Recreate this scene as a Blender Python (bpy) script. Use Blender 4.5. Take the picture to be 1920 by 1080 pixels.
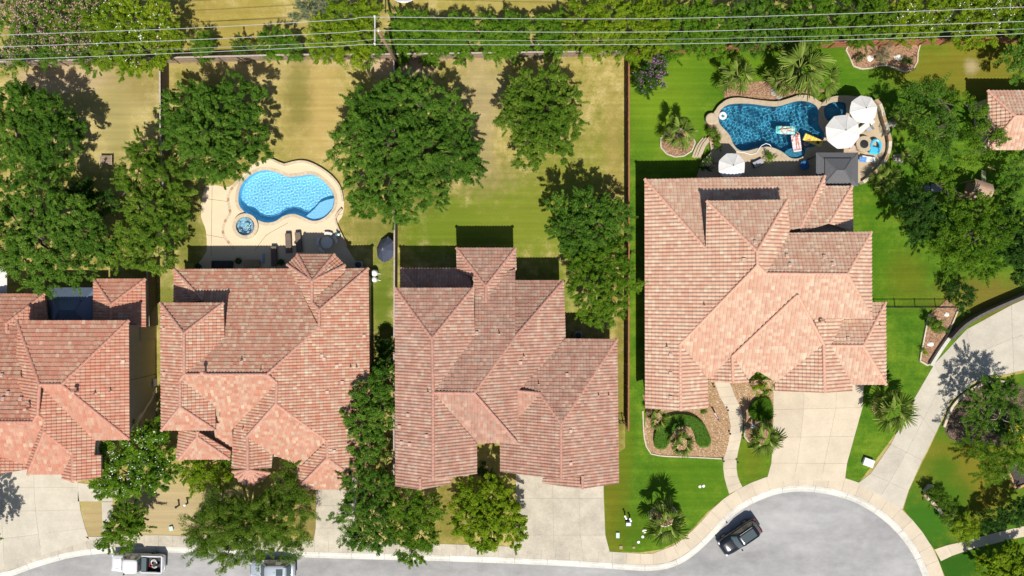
import bpy, bmesh, math, random
import numpy as np
from mathutils import Vector, Matrix
from mathutils.geometry import tessellate_polygon

for _o in list(bpy.data.objects): bpy.data.objects.remove(_o)
sc = bpy.context.scene
COL = sc.collection
R = math.radians

# ------------------------------------------------------------------ camera, sky, sun
H = 74.0          # camera height above the yards (m)
S = 17.5          # photograph pixels per metre at ground level
cam = bpy.data.cameras.new('camera'); camo = bpy.data.objects.new('camera', cam); COL.objects.link(camo)
camo.location = (0, 0, H); camo.rotation_euler = (0, 0, 0)
cam.sensor_width = 36; cam.lens = 36 * S * H / 1920.0; cam.clip_start = 0.5; cam.clip_end = 3000
sc.camera = camo
SUN_EL = 55.0; SUN_AZ = 7.0       # sun stands to the image bottom, a little to the right
w = bpy.data.worlds.new('World'); sc.world = w; w.use_nodes = True
nt = w.node_tree; bg = nt.nodes['Background']
sky = nt.nodes.new('ShaderNodeTexSky'); sky.sky_type = 'NISHITA'; sky.sun_disc = False
sky.sun_elevation = R(SUN_EL); sky.sun_rotation = R(180 - SUN_AZ)
sky.air_density = 1.0; sky.dust_density = 1.0
nt.links.new(sky.outputs[0], bg.inputs[0]); bg.inputs[1].default_value = 0.07
sl = bpy.data.lights.new('sun', 'SUN'); sl.energy = 4.6; sl.angle = R(0.53); sl.color = (1.0, 0.95, 0.87)
so = bpy.data.objects.new('sun', sl); COL.objects.link(so)
sd = Vector((math.sin(R(SUN_AZ)) * math.cos(R(SUN_EL)), -math.cos(R(SUN_AZ)) * math.cos(R(SUN_EL)), math.sin(R(SUN_EL))))
so.rotation_euler = sd.to_track_quat('Z', 'Y').to_euler(); so.location = (0, -40, 60)
vs = sc.view_settings; vs.view_transform = 'Standard'; vs.look = 'None'; vs.exposure = 0.45; vs.gamma = 1.0
sc.render.engine = 'CYCLES'
sc.cycles.max_bounces = 6; sc.cycles.transparent_max_bounces = 12

# ------------------------------------------------------------------ helpers
def P(px, py, z=0.0):
    k = (H - z) / (H * S)
    return Vector(((px - 960) * k, (540 - py) * k, z))
def M(px): return px / S
rng = np.random.default_rng(7)
random.seed(7)

def new_mat(name):
    m = bpy.data.materials.new(name); m.use_nodes = True
    return m, m.node_tree, m.node_tree.nodes['Principled BSDF']
def plain(name, col, rough=0.6, metal=0.0, noise=0.0, scale=8.0, bump=0.0, spec=0.5, coat=0.0):
    m, t, b = new_mat(name)
    b.inputs['Base Color'].default_value = (*col, 1); b.inputs['Roughness'].default_value = rough
    b.inputs['Metallic'].default_value = metal; b.inputs['Specular IOR Level'].default_value = spec
    b.inputs['Coat Weight'].default_value = coat
    if noise > 0 or bump > 0:
        tc = t.nodes.new('ShaderNodeTexCoord'); n = t.nodes.new('ShaderNodeTexNoise')
        n.inputs['Scale'].default_value = scale; n.inputs['Detail'].default_value = 6; n.inputs['Roughness'].default_value = 0.65
        t.links.new(tc.outputs['Object'], n.inputs['Vector'])
        if noise > 0:
            mp = t.nodes.new('ShaderNodeMapRange'); mp.inputs[1].default_value = 0.3; mp.inputs[2].default_value = 0.7
            mp.inputs[3].default_value = 1 - noise; mp.inputs[4].default_value = 1 + noise
            mx = t.nodes.new('ShaderNodeVectorMath'); mx.operation = 'SCALE'; mx.inputs[0].default_value = col
            t.links.new(n.outputs[0], mp.inputs[0]); t.links.new(mp.outputs[0], mx.inputs['Scale'])
            t.links.new(mx.outputs[0], b.inputs['Base Color'])
        if bump > 0:
            bp = t.nodes.new('ShaderNodeBump'); bp.inputs['Strength'].default_value = 0.6; bp.inputs['Distance'].default_value = bump
            t.links.new(n.outputs[0], bp.inputs['Height']); t.links.new(bp.outputs[0], b.inputs['Normal'])
    return m
def ramp(t, stops, interp='LINEAR'):
    r = t.nodes.new('ShaderNodeValToRGB'); cr = r.color_ramp; cr.interpolation = interp
    while len(cr.elements) > 1: cr.elements.remove(cr.elements[0])
    cr.elements[0].position = stops[0][0]; cr.elements[0].color = (*stops[0][1], 1)
    for p, c in stops[1:]:
        e = cr.elements.new(p); e.color = (*c, 1)
    return r
def wnoise(t, scale, detail=5, rough=0.6, vec=None, sx=1, sy=1):
    g = t.nodes.new('ShaderNodeNewGeometry'); n = t.nodes.new('ShaderNodeTexNoise')
    n.inputs['Scale'].default_value = scale; n.inputs['Detail'].default_value = detail; n.inputs['Roughness'].default_value = rough
    mp = t.nodes.new('ShaderNodeMapping'); mp.inputs['Scale'].default_value = (sx, sy, 1)
    t.links.new(g.outputs['Position'], mp.inputs[0]); t.links.new(mp.outputs[0], n.inputs['Vector'])
    return n.outputs[0]
def mixc(t, fac, a, b, mode='MIX'):
    x = t.nodes.new('ShaderNodeMix'); x.data_type = 'RGBA'; x.blend_type = mode
    for s, v in ((x.inputs['Factor'], fac), (x.inputs['A'], a), (x.inputs['B'], b)):
        if isinstance(v, (int, float)): s.default_value = v
        elif isinstance(v, tuple): s.default_value = (*v, 1)
        else: t.links.new(v, s)
    return x.outputs['Result']
def mapr(t, v, a, b, c, d, smooth=False):
    x = t.nodes.new('ShaderNodeMapRange')
    if smooth: x.interpolation_type = 'SMOOTHSTEP'
    t.links.new(v, x.inputs[0])
    for i, q in enumerate((a, b, c, d)): x.inputs[i + 1].default_value = q
    return x.outputs[0]
def mathn(t, op, a, b=0.0):
    x = t.nodes.new('ShaderNodeMath'); x.operation = op
    for s, v in ((x.inputs[0], a), (x.inputs[1], b)):
        if isinstance(v, (int, float)): s.default_value = v
        else: t.links.new(v, s)
    return x.outputs[0]

WL = {}
def tag(o, label=None, cat=None, group=None, kind=None):
    if label: o['label'] = label
    if cat: o['category'] = cat
    if group: o['group'] = group
    if kind: o['kind'] = kind
    return o
def thing(name, label, cat, loc, group=None):
    o = bpy.data.objects.new(name, None); COL.objects.link(o); o.location = loc; o.empty_display_size = 0.3
    WL[o] = Vector(loc)
    return tag(o, label, cat, group)
def link(name, me, mat, parent=None, loc=None, smooth=False):
    o = bpy.data.objects.new(name, me); COL.objects.link(o)
    if mat is not None and len(me.materials) == 0: me.materials.append(mat)
    base = WL[parent] if parent is not None else Vector((0, 0, 0))
    L = Vector(loc) if loc is not None else base
    if parent is not None: o.parent = parent
    o.location = L - base; WL[o] = L
    return o
def emit(name, V, F, mat, parent=None, loc=None, smooth=False):
    """V in world coordinates; the mesh is stored relative to its parent (or loc)."""
    if loc is None: loc = WL[parent] if parent is not None else Vector((0, 0, 0))
    V = np.asarray(V, dtype=float).reshape(-1, 3) - np.array(loc)
    me = bpy.data.meshes.new(name); me.from_pydata([tuple(x) for x in V], [], [tuple(f) for f in F])
    if smooth: me.polygons.foreach_set('use_smooth', [True] * len(me.polygons))
    me.update()
    return link(name, me, mat, parent, loc)
def quadmesh(name, V, nface, nper=4, tint=None):
    """fast mesh of nface separate polygons with nper corners, V (nface*nper,3)"""
    me = bpy.data.meshes.new(name); n = nface * nper
    me.vertices.add(n); me.vertices.foreach_set('co', np.ascontiguousarray(V, dtype=np.float32).ravel())
    me.loops.add(n); me.loops.foreach_set('vertex_index', np.arange(n, dtype=np.int32))
    me.polygons.add(nface); me.polygons.foreach_set('loop_start', np.arange(0, n, nper, dtype=np.int32))
    me.polygons.foreach_set('loop_total', np.full(nface, nper, dtype=np.int32))
    if tint is not None:
        a = me.attributes.new('tint', 'FLOAT', 'FACE'); a.data.foreach_set('value', np.asarray(tint, dtype=np.float32))
    me.update(calc_edges=True)
    return me
class MB:
    def __init__(s): s.v = []; s.f = []
    def add(s, V, F):
        o = len(s.v); s.v += [tuple(x) for x in V]; s.f += [tuple(i + o for i in f) for f in F]; return s
    def box(s, c, d, rz=0.0, rx=0.0, ry=0.0, bev=0.0):
        x, y, z = d[0] / 2, d[1] / 2, d[2] / 2
        m = Matrix.Translation(c) @ Matrix.Rotation(rz, 4, 'Z') @ Matrix.Rotation(ry, 4, 'Y') @ Matrix.Rotation(rx, 4, 'X')
        if bev <= 0:
            V = [m @ Vector((a * x, b * y, e * z)) for e in (-1, 1) for a, b in ((-1, -1), (1, -1), (1, 1), (-1, 1))]
            return s.add(V, [(3, 2, 1, 0), (4, 5, 6, 7), (0, 1, 5, 4), (1, 2, 6, 5), (2, 3, 7, 6), (3, 0, 4, 7)])
        b_ = min(bev, x * .9, y * .9, z * .9); V = []; F = []
        rings = [(-z, b_), (-z + b_, 0), (z - b_, 0), (z, b_)]
        for zz, i in rings:
            xx, yy = x - i, y - i
            for a, b in ((-xx + b_, -yy), (xx - b_, -yy), (xx, -yy + b_), (xx, yy - b_), (xx - b_, yy), (-xx + b_, yy), (-xx, yy - b_), (-xx, -yy + b_)):
                V.append(m @ Vector((a, b, zz)))
        for k in range(3):
            for j in range(8): F.append((k * 8 + j, k * 8 + (j + 1) % 8, k * 8 + 8 + (j + 1) % 8, k * 8 + 8 + j))
        F.append(tuple(range(7, -1, -1))); F.append(tuple(range(24, 32)))
        return s.add(V, F)
    def tube(s, pts, rad, n=6, cap=True):
        pts = [Vector(p) for p in pts]
        if isinstance(rad, (int, float)): rad = [rad] * len(pts)
        V = []; F = []
        for i, p in enumerate(pts):
            d = (pts[min(i + 1, len(pts) - 1)] - pts[max(i - 1, 0)]).normalized()
            a = d.cross(Vector((0, 0, 1)) if abs(d.z) < 0.9 else Vector((1, 0, 0))).normalized(); b = d.cross(a)
            for k in range(n):
                t = 2 * math.pi * k / n; V.append(p + (a * math.cos(t) + b * math.sin(t)) * rad[i])
        for i in range(len(pts) - 1):
            for k in range(n): F.append((i * n + k, i * n + (k + 1) % n, i * n + n + (k + 1) % n, i * n + n + k))
        if cap: F.append(tuple(range(n - 1, -1, -1))); F.append(tuple((len(pts) - 1) * n + k for k in range(n)))
        return s.add(V, F)
    def lathe(s, c, prof, n=16, rz=0.0, cap0=True):
        V = []; F = []
        for r_, z_ in prof:
            for k in range(n):
                t = 2 * math.pi * k / n + rz; V.append((c[0] + r_ * math.cos(t), c[1] + r_ * math.sin(t), c[2] + z_))
        for i in range(len(prof) - 1):
            for k in range(n): F.append((i * n + k, i * n + (k + 1) % n, i * n + n + (k + 1) % n, i * n + n + k))
        if cap0: F.append(tuple(range(n - 1, -1, -1)))
        F.append(tuple((len(prof) - 1) * n + k for k in range(n)))
        return s.add(V, F)
    def prism(s, poly, z0, z1, bottom=False):
        n = len(poly); p = [Vector((q[0], q[1], 0)) for q in poly]
        if sum(p[i].x * p[(i + 1) % n].y - p[(i + 1) % n].x * p[i].y for i in range(n)) < 0: p.reverse()
        V = [(q.x, q.y, z0) for q in p] + [(q.x, q.y, z1) for q in p]
        F = [(i, (i + 1) % n, n + (i + 1) % n, n + i) for i in range(n)]
        for t in tessellate_polygon([p]):
            a, b, c = t
            if (p[b] - p[a]).cross(p[c] - p[a]).z < 0: b, c = c, b
            F.append((n + a, n + b, n + c))
            if bottom: F.append((c, b, a))
        return s.add(V, F)
    def sheet(s, poly, z, holes=()):
        loops = [[Vector((q[0], q[1], 0)) for q in poly]] + [[Vector((q[0], q[1], 0)) for q in h] for h in holes]
        flat = [q for l in loops for q in l]; F = []
        for t in tessellate_polygon(loops):
            a, b, c = t
            if (flat[b] - flat[a]).cross(flat[c] - flat[a]).z < 0: b, c = c, b
            F.append((a, b, c))
        return s.add([(q.x, q.y, z) for q in flat], F)
    def build(s, name, mat, parent=None, loc=None, smooth=False):
        return emit(name, s.v, s.f, mat, parent, loc, smooth)
def struct(o): o['kind'] = 'structure'; return o
def pl(pts, z=0.0): return [P(a, b, z) for a, b in pts]
def spline(pts, n=6, closed=True):
    """Catmull-Rom through 2-D points"""
    out = []; L = len(pts); rngk = range(L if closed else L - 1)
    for i in rngk:
        g = lambda k: np.array(pts[(i + k) % L] if closed else pts[min(max(i + k, 0), L - 1)], dtype=float)
        p0, p1, p2, p3 = g(-1), g(0), g(1), g(2)
        for j in range(n):
            t = j / n
            out.append(tuple(0.5 * ((2 * p1) + (-p0 + p2) * t + (2 * p0 - 5 * p1 + 4 * p2 - p3) * t * t + (-p0 + 3 * p1 - 3 * p2 + p3) * t ** 3)))
    if not closed: out.append(tuple(pts[-1]))
    return out
def offset_loop(pts, d):
    """offset a closed px loop outward by d px"""
    a = np.array(pts, dtype=float); n = len(a); o = []
    area = sum(a[i][0] * a[(i + 1) % n][1] - a[(i + 1) % n][0] * a[i][1] for i in range(n))
    sg = 1 if area > 0 else -1
    for i in range(n):
        t = a[(i + 1) % n] - a[i - 1]; t = t / (np.linalg.norm(t) + 1e-9)
        o.append(tuple(a[i] + sg * d * np.array((t[1], -t[0]))))
    return o
def resample(pts, step, closed=False):
    a = [np.array(p, dtype=float) for p in pts]
    if closed: a.append(a[0])
    d = [0.0]
    for i in range(1, len(a)): d.append(d[-1] + np.linalg.norm(a[i] - a[i - 1]))
    n = max(2, int(round(d[-1] / step))); xs = np.linspace(0, d[-1], n + 1)
    A = np.array(a); out = [(np.interp(x, d, A[:, 0]), np.interp(x, d, A[:, 1])) for x in xs]
    return out[:-1] if closed else out

# ------------------------------------------------------------------ ground materials
def patchmask(t, px, py, rx, ry, soft=0.5, nz=None):
    g = t.nodes.new('ShaderNodeNewGeometry'); mp = t.nodes.new('ShaderNodeMapping'); mp.vector_type = 'TEXTURE'
    c = P(px, py); mp.inputs['Location'].default_value = (c.x, c.y, 0); mp.inputs['Scale'].default_value = (M(rx), M(ry), 1e6)
    t.links.new(g.outputs['Position'], mp.inputs[0])
    ln = t.nodes.new('ShaderNodeVectorMath'); ln.operation = 'LENGTH'; t.links.new(mp.outputs[0], ln.inputs[0])
    v = ln.outputs['Value']
    if nz is not None: v = mathn(t, 'ADD', v, mapr(t, nz, 0.25, 0.75, -0.45, 0.45))
    return mapr(t, v, 1.0 - soft, 1.0 + soft, 1.0, 0.0, True)
def grass_mat(name, dark, mid, light, patches, stripe=0.0):
    m, t, b = new_mat(name)
    n1 = wnoise(t, 0.22, 6, 0.62); n2 = wnoise(t, 0.9, 8, 0.72); n3 = wnoise(t, 4.5, 6, 0.8)
    r = ramp(t, [(0.41, dark), (0.5, mid), (0.585, light)])
    f = mathn(t, 'ADD', mathn(t, 'MULTIPLY', n1, 0.36), mathn(t, 'ADD', mathn(t, 'MULTIPLY', n2, 0.38), mathn(t, 'MULTIPLY', n3, 0.26)))
    t.links.new(f, r.inputs[0]); c = r.outputs[0]
    for (px, py, rx, ry, soft, col, amt) in patches:
        k = patchmask(t, px, py, rx, ry, soft, n2)
        c = mixc(t, mathn(t, 'MULTIPLY', k, amt), c, col)
    if stripe > 0:
        n4 = wnoise(t, 1.0, 4, 0.6, sx=0.05, sy=1.7)
        c = mixc(t, 1.0, c, mixc(t, mapr(t, n4, 0.35, 0.65, 0, 1), (1 - stripe,) * 3, (1 + stripe,) * 3), 'MULTIPLY')
    fine = mapr(t, wnoise(t, 16.0, 4, 0.85), 0.25, 0.75, 0.60, 1.40)
    sca = t.nodes.new('ShaderNodeVectorMath'); sca.operation = 'SCALE'; t.links.new(c, sca.inputs[0]); t.links.new(fine, sca.inputs['Scale'])
    t.links.new(sca.outputs[0], b.inputs['Base Color']); b.inputs['Roughness'].default_value = 0.95; b.inputs['Specular IOR Level'].default_value = 0.1
    bp = t.nodes.new('ShaderNodeBump'); bp.inputs['Strength'].default_value = 0.8; bp.inputs['Distance'].default_value = 0.05
    t.links.new(wnoise(t, 14.0, 5, 0.8), bp.inputs['Height']); t.links.new(bp.outputs[0], b.inputs['Normal'])
    return m
DRYG = (0.175, 0.175, 0.032); DRY = (0.30, 0.25, 0.072); STRAW = (0.44, 0.355, 0.15); DIRT = (0.42, 0.31, 0.20)
GREEN = (0.115, 0.165, 0.012)
mat_dry = grass_mat('dry_grass', DRYG, DRY, STRAW, [
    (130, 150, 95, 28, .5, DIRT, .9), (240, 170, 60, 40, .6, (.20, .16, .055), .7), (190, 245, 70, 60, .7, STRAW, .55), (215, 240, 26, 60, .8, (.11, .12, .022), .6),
    (630, 112, 100, 12, .6, DIRT, .8), (750, 125, 60, 22, .5, DIRT, .9), (905, 112, 120, 10, .6, (.36, .27, .14), .5), (440, 120, 120, 10, .6, (.36, .27, .14), .5),
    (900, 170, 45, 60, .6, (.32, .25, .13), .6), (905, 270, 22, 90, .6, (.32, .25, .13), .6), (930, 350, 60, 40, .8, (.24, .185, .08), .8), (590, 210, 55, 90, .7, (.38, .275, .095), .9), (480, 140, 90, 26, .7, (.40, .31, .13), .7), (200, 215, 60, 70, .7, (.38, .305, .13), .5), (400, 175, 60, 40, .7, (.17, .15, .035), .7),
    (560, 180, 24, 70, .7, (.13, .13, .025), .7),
    (850, 425, 130, 60, .6, GREEN, .95), (1000, 410, 110, 80, .6, (.15, .185, .018), .95), (1075, 330, 70, 90, .7, (.16, .175, .02), .8), (1150, 300, 16, 120, .8, (.27, .21, .06), .6),
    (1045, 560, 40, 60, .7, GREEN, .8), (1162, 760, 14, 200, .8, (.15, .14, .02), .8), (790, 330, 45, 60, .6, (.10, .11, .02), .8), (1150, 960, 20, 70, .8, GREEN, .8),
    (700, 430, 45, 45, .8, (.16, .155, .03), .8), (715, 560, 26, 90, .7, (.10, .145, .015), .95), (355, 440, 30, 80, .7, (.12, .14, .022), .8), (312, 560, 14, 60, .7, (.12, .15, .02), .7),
    (312, 960, 90, 60, .6, (.38, .295, .165), .95), (180, 975, 30, 40, .5, (.34, .26, .13), .9), (850, 960, 35, 60, .6, (.15, .13, .025), .8), (590, 980, 30, 40, .6, (.19, .15, .05), .8),
    (430, 45, 120, 60, .5, (.27, .205, .04), .7), (950, 12, 160, 30, .5, (.28, .23, .05), .7)], 0.10)
LUSH = (0.030, 0.110, 0.003)
mat_lush = grass_mat('lush_grass', (0.040, 0.112, 0.006), (0.072, 0.152, 0.009), (0.125, 0.195, 0.014), [
    (1240, 180, 70, 90, .7, (.125, .205, .010), .8), (1800, 130, 120, 45, .6, (.15, .135, .014), .9), (1850, 120, 60, 60, .6, (.17, .15, .018), .7), (1822, 125, 12, 14, .7, (.36, .29, .16), .8),
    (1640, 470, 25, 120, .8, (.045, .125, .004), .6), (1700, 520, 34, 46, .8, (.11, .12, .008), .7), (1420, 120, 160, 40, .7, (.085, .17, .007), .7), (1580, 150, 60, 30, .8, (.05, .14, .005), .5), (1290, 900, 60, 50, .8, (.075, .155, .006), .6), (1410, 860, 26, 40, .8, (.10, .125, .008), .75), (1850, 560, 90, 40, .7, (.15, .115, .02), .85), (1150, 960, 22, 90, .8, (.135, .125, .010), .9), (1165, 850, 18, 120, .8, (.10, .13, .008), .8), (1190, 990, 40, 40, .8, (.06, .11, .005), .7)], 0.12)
mat_corner = grass_mat('mixed_grass', (0.045, 0.125, 0.007), (0.080, 0.145, 0.010), (0.14, 0.155, 0.016), [
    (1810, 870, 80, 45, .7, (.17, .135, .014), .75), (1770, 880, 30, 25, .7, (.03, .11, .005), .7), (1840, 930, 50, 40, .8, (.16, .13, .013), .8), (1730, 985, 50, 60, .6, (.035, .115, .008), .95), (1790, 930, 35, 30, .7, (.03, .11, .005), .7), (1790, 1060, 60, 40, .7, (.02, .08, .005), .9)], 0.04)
def concrete_mat(name, col, var=0.10, stain=0.16):
    m, t, b = new_mat(name)
    n1 = wnoise(t, 0.5, 7, 0.65); n2 = wnoise(t, 5.0, 8, 0.75); n3 = wnoise(t, 28, 3, 0.7)
    oi = t.nodes.new('ShaderNodeObjectInfo')
    f = mathn(t, 'ADD', mapr(t, n1, .3, .7, 1 - stain, 1 + stain * .5), mathn(t, 'ADD', mapr(t, n2, .3, .7, -var, var), mathn(t, 'ADD', mapr(t, n3, .3, .7, -.05, .05), mapr(t, oi.outputs['Random'], 0, 1, -.05, .05))))
    sca = t.nodes.new('ShaderNodeVectorMath'); sca.operation = 'SCALE'; sca.inputs[0].default_value = col; t.links.new(f, sca.inputs['Scale'])
    t.links.new(sca.outputs[0], b.inputs['Base Color']); b.inputs['Roughness'].default_value = 0.9; b.inputs['Specular IOR Level'].default_value = 0.2
    bp = t.nodes.new('ShaderNodeBump'); bp.inputs['Strength'].default_value = 0.3; bp.inputs['Distance'].default_value = 0.01
    t.links.new(n3, bp.inputs['Height']); t.links.new(bp.outputs[0], b.inputs['Normal'])
    return m
mat_conc = concrete_mat('driveway_concrete', (0.45, 0.405, 0.325), .12, .24)
mat_conc2 = concrete_mat('pale_driveway_concrete', (0.51, 0.435, 0.33), .07, .12)
mat_conc3 = concrete_mat('grey_driveway_concrete', (0.46, 0.42, 0.345), .08, .16)
mat_curb = concrete_mat('kerb_concrete', (0.54, 0.52, 0.465), .14, .2)
mat_joint = plain('joint_dirt', (0.13, 0.105, 0.075), 0.95)
def asphalt_mat():
    m, t, b = new_mat('asphalt')
    n1 = wnoise(t, 0.16, 6, 0.6, sx=0.7, sy=1.6); n2 = wnoise(t, 1.2, 6, 0.7, sx=.6); n3 = wnoise(t, 40, 3, 0.8)
    f = mathn(t, 'ADD', mapr(t, n1, .35, .65, .245, .345), mathn(t, 'ADD', mapr(t, n2, .3, .7, -.034, .034), mapr(t, n3, .25, .75, -.05, .05)))
    st = mapr(t, wnoise(t, 0.9, 5, 0.7), .66, .74, 0, .07)
    f = mathn(t, 'ADD', f, st)
    cb = t.nodes.new('ShaderNodeCombineColor'); 
    t.links.new(f, cb.inputs[0]); t.links.new(mathn(t, 'MULTIPLY', f, 0.985), cb.inputs[1]); t.links.new(mathn(t, 'MULTIPLY', f, 0.97), cb.inputs[2])
    t.links.new(cb.outputs[0], b.inputs['Base Color']); b.inputs['Roughness'].default_value = 0.92; b.inputs['Specular IOR Level'].default_value = 0.2
    bp = t.nodes.new('ShaderNodeBump'); bp.inputs['Strength'].default_value = 0.5; bp.inputs['Distance'].default_value = 0.012
    t.links.new(n3, bp.inputs['Height']); t.links.new(bp.outputs[0], b.inputs['Normal'])
    return m
mat_asph = asphalt_mat()
def gravel_mat(name, stops):
    m, t, b = new_mat(name)
    g = t.nodes.new('ShaderNodeNewGeometry'); v = t.nodes.new('ShaderNodeTexVoronoi'); v.inputs['Scale'].default_value = 11.0
    t.links.new(g.outputs['Position'], v.inputs['Vector'])
    sp = t.nodes.new('ShaderNodeSeparateColor'); t.links.new(v.outputs['Color'], sp.inputs[0])
    r = ramp(t, stops); t.links.new(sp.outputs[0], r.inputs[0])
    t.links.new(r.outputs[0], b.inputs['Base Color']); b.inputs['Roughness'].default_value = 0.9
    bp = t.nodes.new('ShaderNodeBump'); bp.inputs['Distance'].default_value = 0.04; t.links.new(v.outputs['Distance'], bp.inputs['Height']); bp.invert = True
    t.links.new(bp.outputs[0], b.inputs['Normal'])
    return m
mat_gravel = gravel_mat('river_gravel', [(0, (.20, .12, .06)), (.4, (.30, .18, .09)), (.8, (.38, .24, .125)), (.95, (.43, .32, .20)), (1, (.56, .48, .38))])
mat_mulch = gravel_mat('bark_mulch', [(0, (.13, .07, .04)), (.5, (.28, .16, .09)), (1, (.40, .25, .15))])

# ------------------------------------------------------------------ ground, street, pavements
POOL_A = spline([(447, 378), (452, 348), (472, 327), (497, 319), (523, 325), (540, 332), (562, 330), (588, 328), (612, 345), (626, 367), (624, 390), (607, 409), (586, 414), (566, 406), (550, 401), (532, 405), (516, 415), (497, 417), (476, 409), (457, 396)], 4)
SPA_A = [(459.5 + 17 * math.cos(i * math.pi / 16), 424 + 17 * math.sin(i * math.pi / 16)) for i in range(32)]
POOL_B = spline([(1347, 220), (1352, 206), (1364, 197), (1383, 194), (1412, 195), (1440, 199), (1460, 199), (1478, 194), (1498, 189), (1516, 191), (1531, 199), (1535, 214), (1535, 232), (1545, 250), (1542, 266), (1525, 275), (1511, 278), (1509, 290), (1497, 297), (1482, 296), (1470, 287), (1455, 279), (1438, 275), (1420, 278), (1400, 283), (1385, 281), (1375, 270), (1369, 255), (1359, 243), (1350, 233)], 4)
SPA_B = spline([(1545, 210), (1549, 198), (1560, 192), (1575, 191), (1585, 194), (1587, 207), (1584, 222), (1570, 228), (1552, 226)], 4)
KERB = [(-60, 1112), (-10, 1083), (20, 1075), (67, 1058), (133, 1040), (200, 1032), (262, 1030), (333, 1031), (500, 1037), (640, 1042), (840, 1047), (1040, 1055), (1173, 1063), (1205, 1065), (1232, 1064), (1257, 1059), (1280, 1049), (1306, 1030), (1336, 1001), (1357, 977), (1380, 957), (1404, 942), (1430, 930), (1467, 919), (1513, 916), (1563, 923), (1613, 940), (1660, 970), (1697, 1007), (1723, 1047), (1740, 1090), (1748, 1140)]
KERB = spline(KERB, 5, False)
def offset_line(pts, d):
    a = np.array(pts); o = []
    for i in range(len(a)):
        t = a[min(i + 1, len(a) - 1)] - a[max(i - 1, 0)]; t = t / (np.linalg.norm(t) + 1e-9)
        o.append((a[i][0] + d * t[1], a[i][1] - d * t[0]))
    return o
def wid(i, n): return 0
k_in = offset_line(KERB, -6.5); k_out = offset_line(KERB, 5.5)
# the yard sheet follows the kerb and has holes for the pools
BIGX = 4200
yard = pl(k_out) + pl([(1760, 1500), (BIGX, 1700), (BIGX, -2500), (-BIGX, -2500), (-BIGX, 1700), (-80, 1500)])
mb = MB().sheet(yard, 0.0, [pl(offset_loop(POOL_A, 2)), pl(offset_loop(SPA_A, 2)), pl(offset_loop(POOL_B, 2)), pl(offset_loop(SPA_B, 2))])
struct(mb.build('yard_ground', mat_dry))
mb = MB().add([(-2500, -2500, -3.0), (2500, -2500, -3.0), (2500, 2500, -3.0), (-2500, 2500, -3.0)], [(0, 1, 2, 3)])
struct(mb.build('ground', plain('far_ground', (.16, .14, .06), .95, noise=.3, scale=.05)))
road = pl([(a, b + 0) for a, b in offset_line(KERB, -1)]) + pl([(1760, 1500), (-80, 1500)])
struct(MB().sheet(road, -0.115).build('road', mat_asph))
# rolled kerb in cast lengths
kerb = struct(MB().prism(pl(offset_line(KERB, -6)) + pl(list(reversed(offset_line(KERB, 5)))), -0.3, -0.13).build('kerb', mat_joint))
rs = resample(KERB, 3.05 * S)
fine = [resample(KERB, 0.5 * S)]
ki = resample(KERB, 0.5 * S)
step = 7
for a in range(0, len(ki) - 1, step):
    seg = ki[a:a + step + 1]
    if len(seg) < 2: continue
    seg = np.array(seg); L = []
    for i in range(len(seg)):
        j = a + i; t = np.array(ki[min(j + 1, len(ki) - 1)]) - np.array(ki[max(j - 1, 0)]); t /= np.linalg.norm(t)
        c = seg[i] + (t * 0.25 if i == 0 else (-t * 0.25 if i == len(seg) - 1 else 0))
        nn = np.array((t[1], -t[0]))
        for d, z in ((-6.2, -0.10), (-1.5, -0.085), (1.5, 0.0), (5.5, 0.012), (5.5, -0.2)):
            q = P(*(c + nn * d)); L.append((q.x, q.y, z))
    F = [];
    for i in range(len(seg) - 1):
        for k in range(4): F.append((i * 5 + k, i * 5 + k + 1, i * 5 + 6 + k, i * 5 + 5 + k))
    emit('kerb_stone', L, [tuple(reversed(f)) for f in F], mat_curb, kerb)
# pavement slabs along the kerb
walk = struct(MB().prism(pl(offset_line(KERB, 5.6)) + pl(list(reversed(offset_line(KERB, 26.5)))), -0.2, 0.012).build('pavement', mat_joint))
def slab(parent, q, mat, z=0.03, gap=0.0):
    """one cast slab: q world xy corners, chamfered top"""
    c = sum((Vector((p[0], p[1], 0)) for p in q), Vector()) / len(q)
    V = []; n = len(q)
    for zz, ins in ((-0.05, 0.006), (z - 0.006, 0.006), (z, 0.013)):
        for p in q:
            d = Vector((p[0], p[1], 0)) - c; l = d.length
            e = c + d * max(0.1, (l - ins * 1.4) / l); V.append((e.x, e.y, zz))
    F = [(i, (i + 1) % n, n + (i + 1) % n, n + i) for i in range(n)] + [(n + i, n + (i + 1) % n, 2 * n + (i + 1) % n, 2 * n + i) for i in range(n)] + [tuple(2 * n + i for i in range(n))]
    ar = sum(q[i][0] * q[(i + 1) % n][1] - q[(i + 1) % n][0] * q[i][1] for i in range(n))
    if ar < 0: F = [tuple(reversed(f)) for f in F]
    return emit('slab', V, F, mat, parent)
ws = resample(KERB, 1.52 * S)
inn = []; out = []
for j in range(len(ws)):
    t = np.array(ws[min(j + 1, len(ws) - 1)]) - np.array(ws[max(j - 1, 0)]); t /= np.linalg.norm(t); nn = np.array((t[1], -t[0]))
    wd = 31.5 if ws[j][0] > 1250 else 27.0
    inn.append(P(*(np.array(ws[j]) + nn * 5.8))); out.append(P(*(np.array(ws[j]) + nn * wd)))
for j in range(len(ws) - 1): slab(walk, [inn[j], inn[j + 1], out[j + 1], out[j]], mat_conc2 if ws[j][0] > 1150 else mat_conc)
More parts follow.
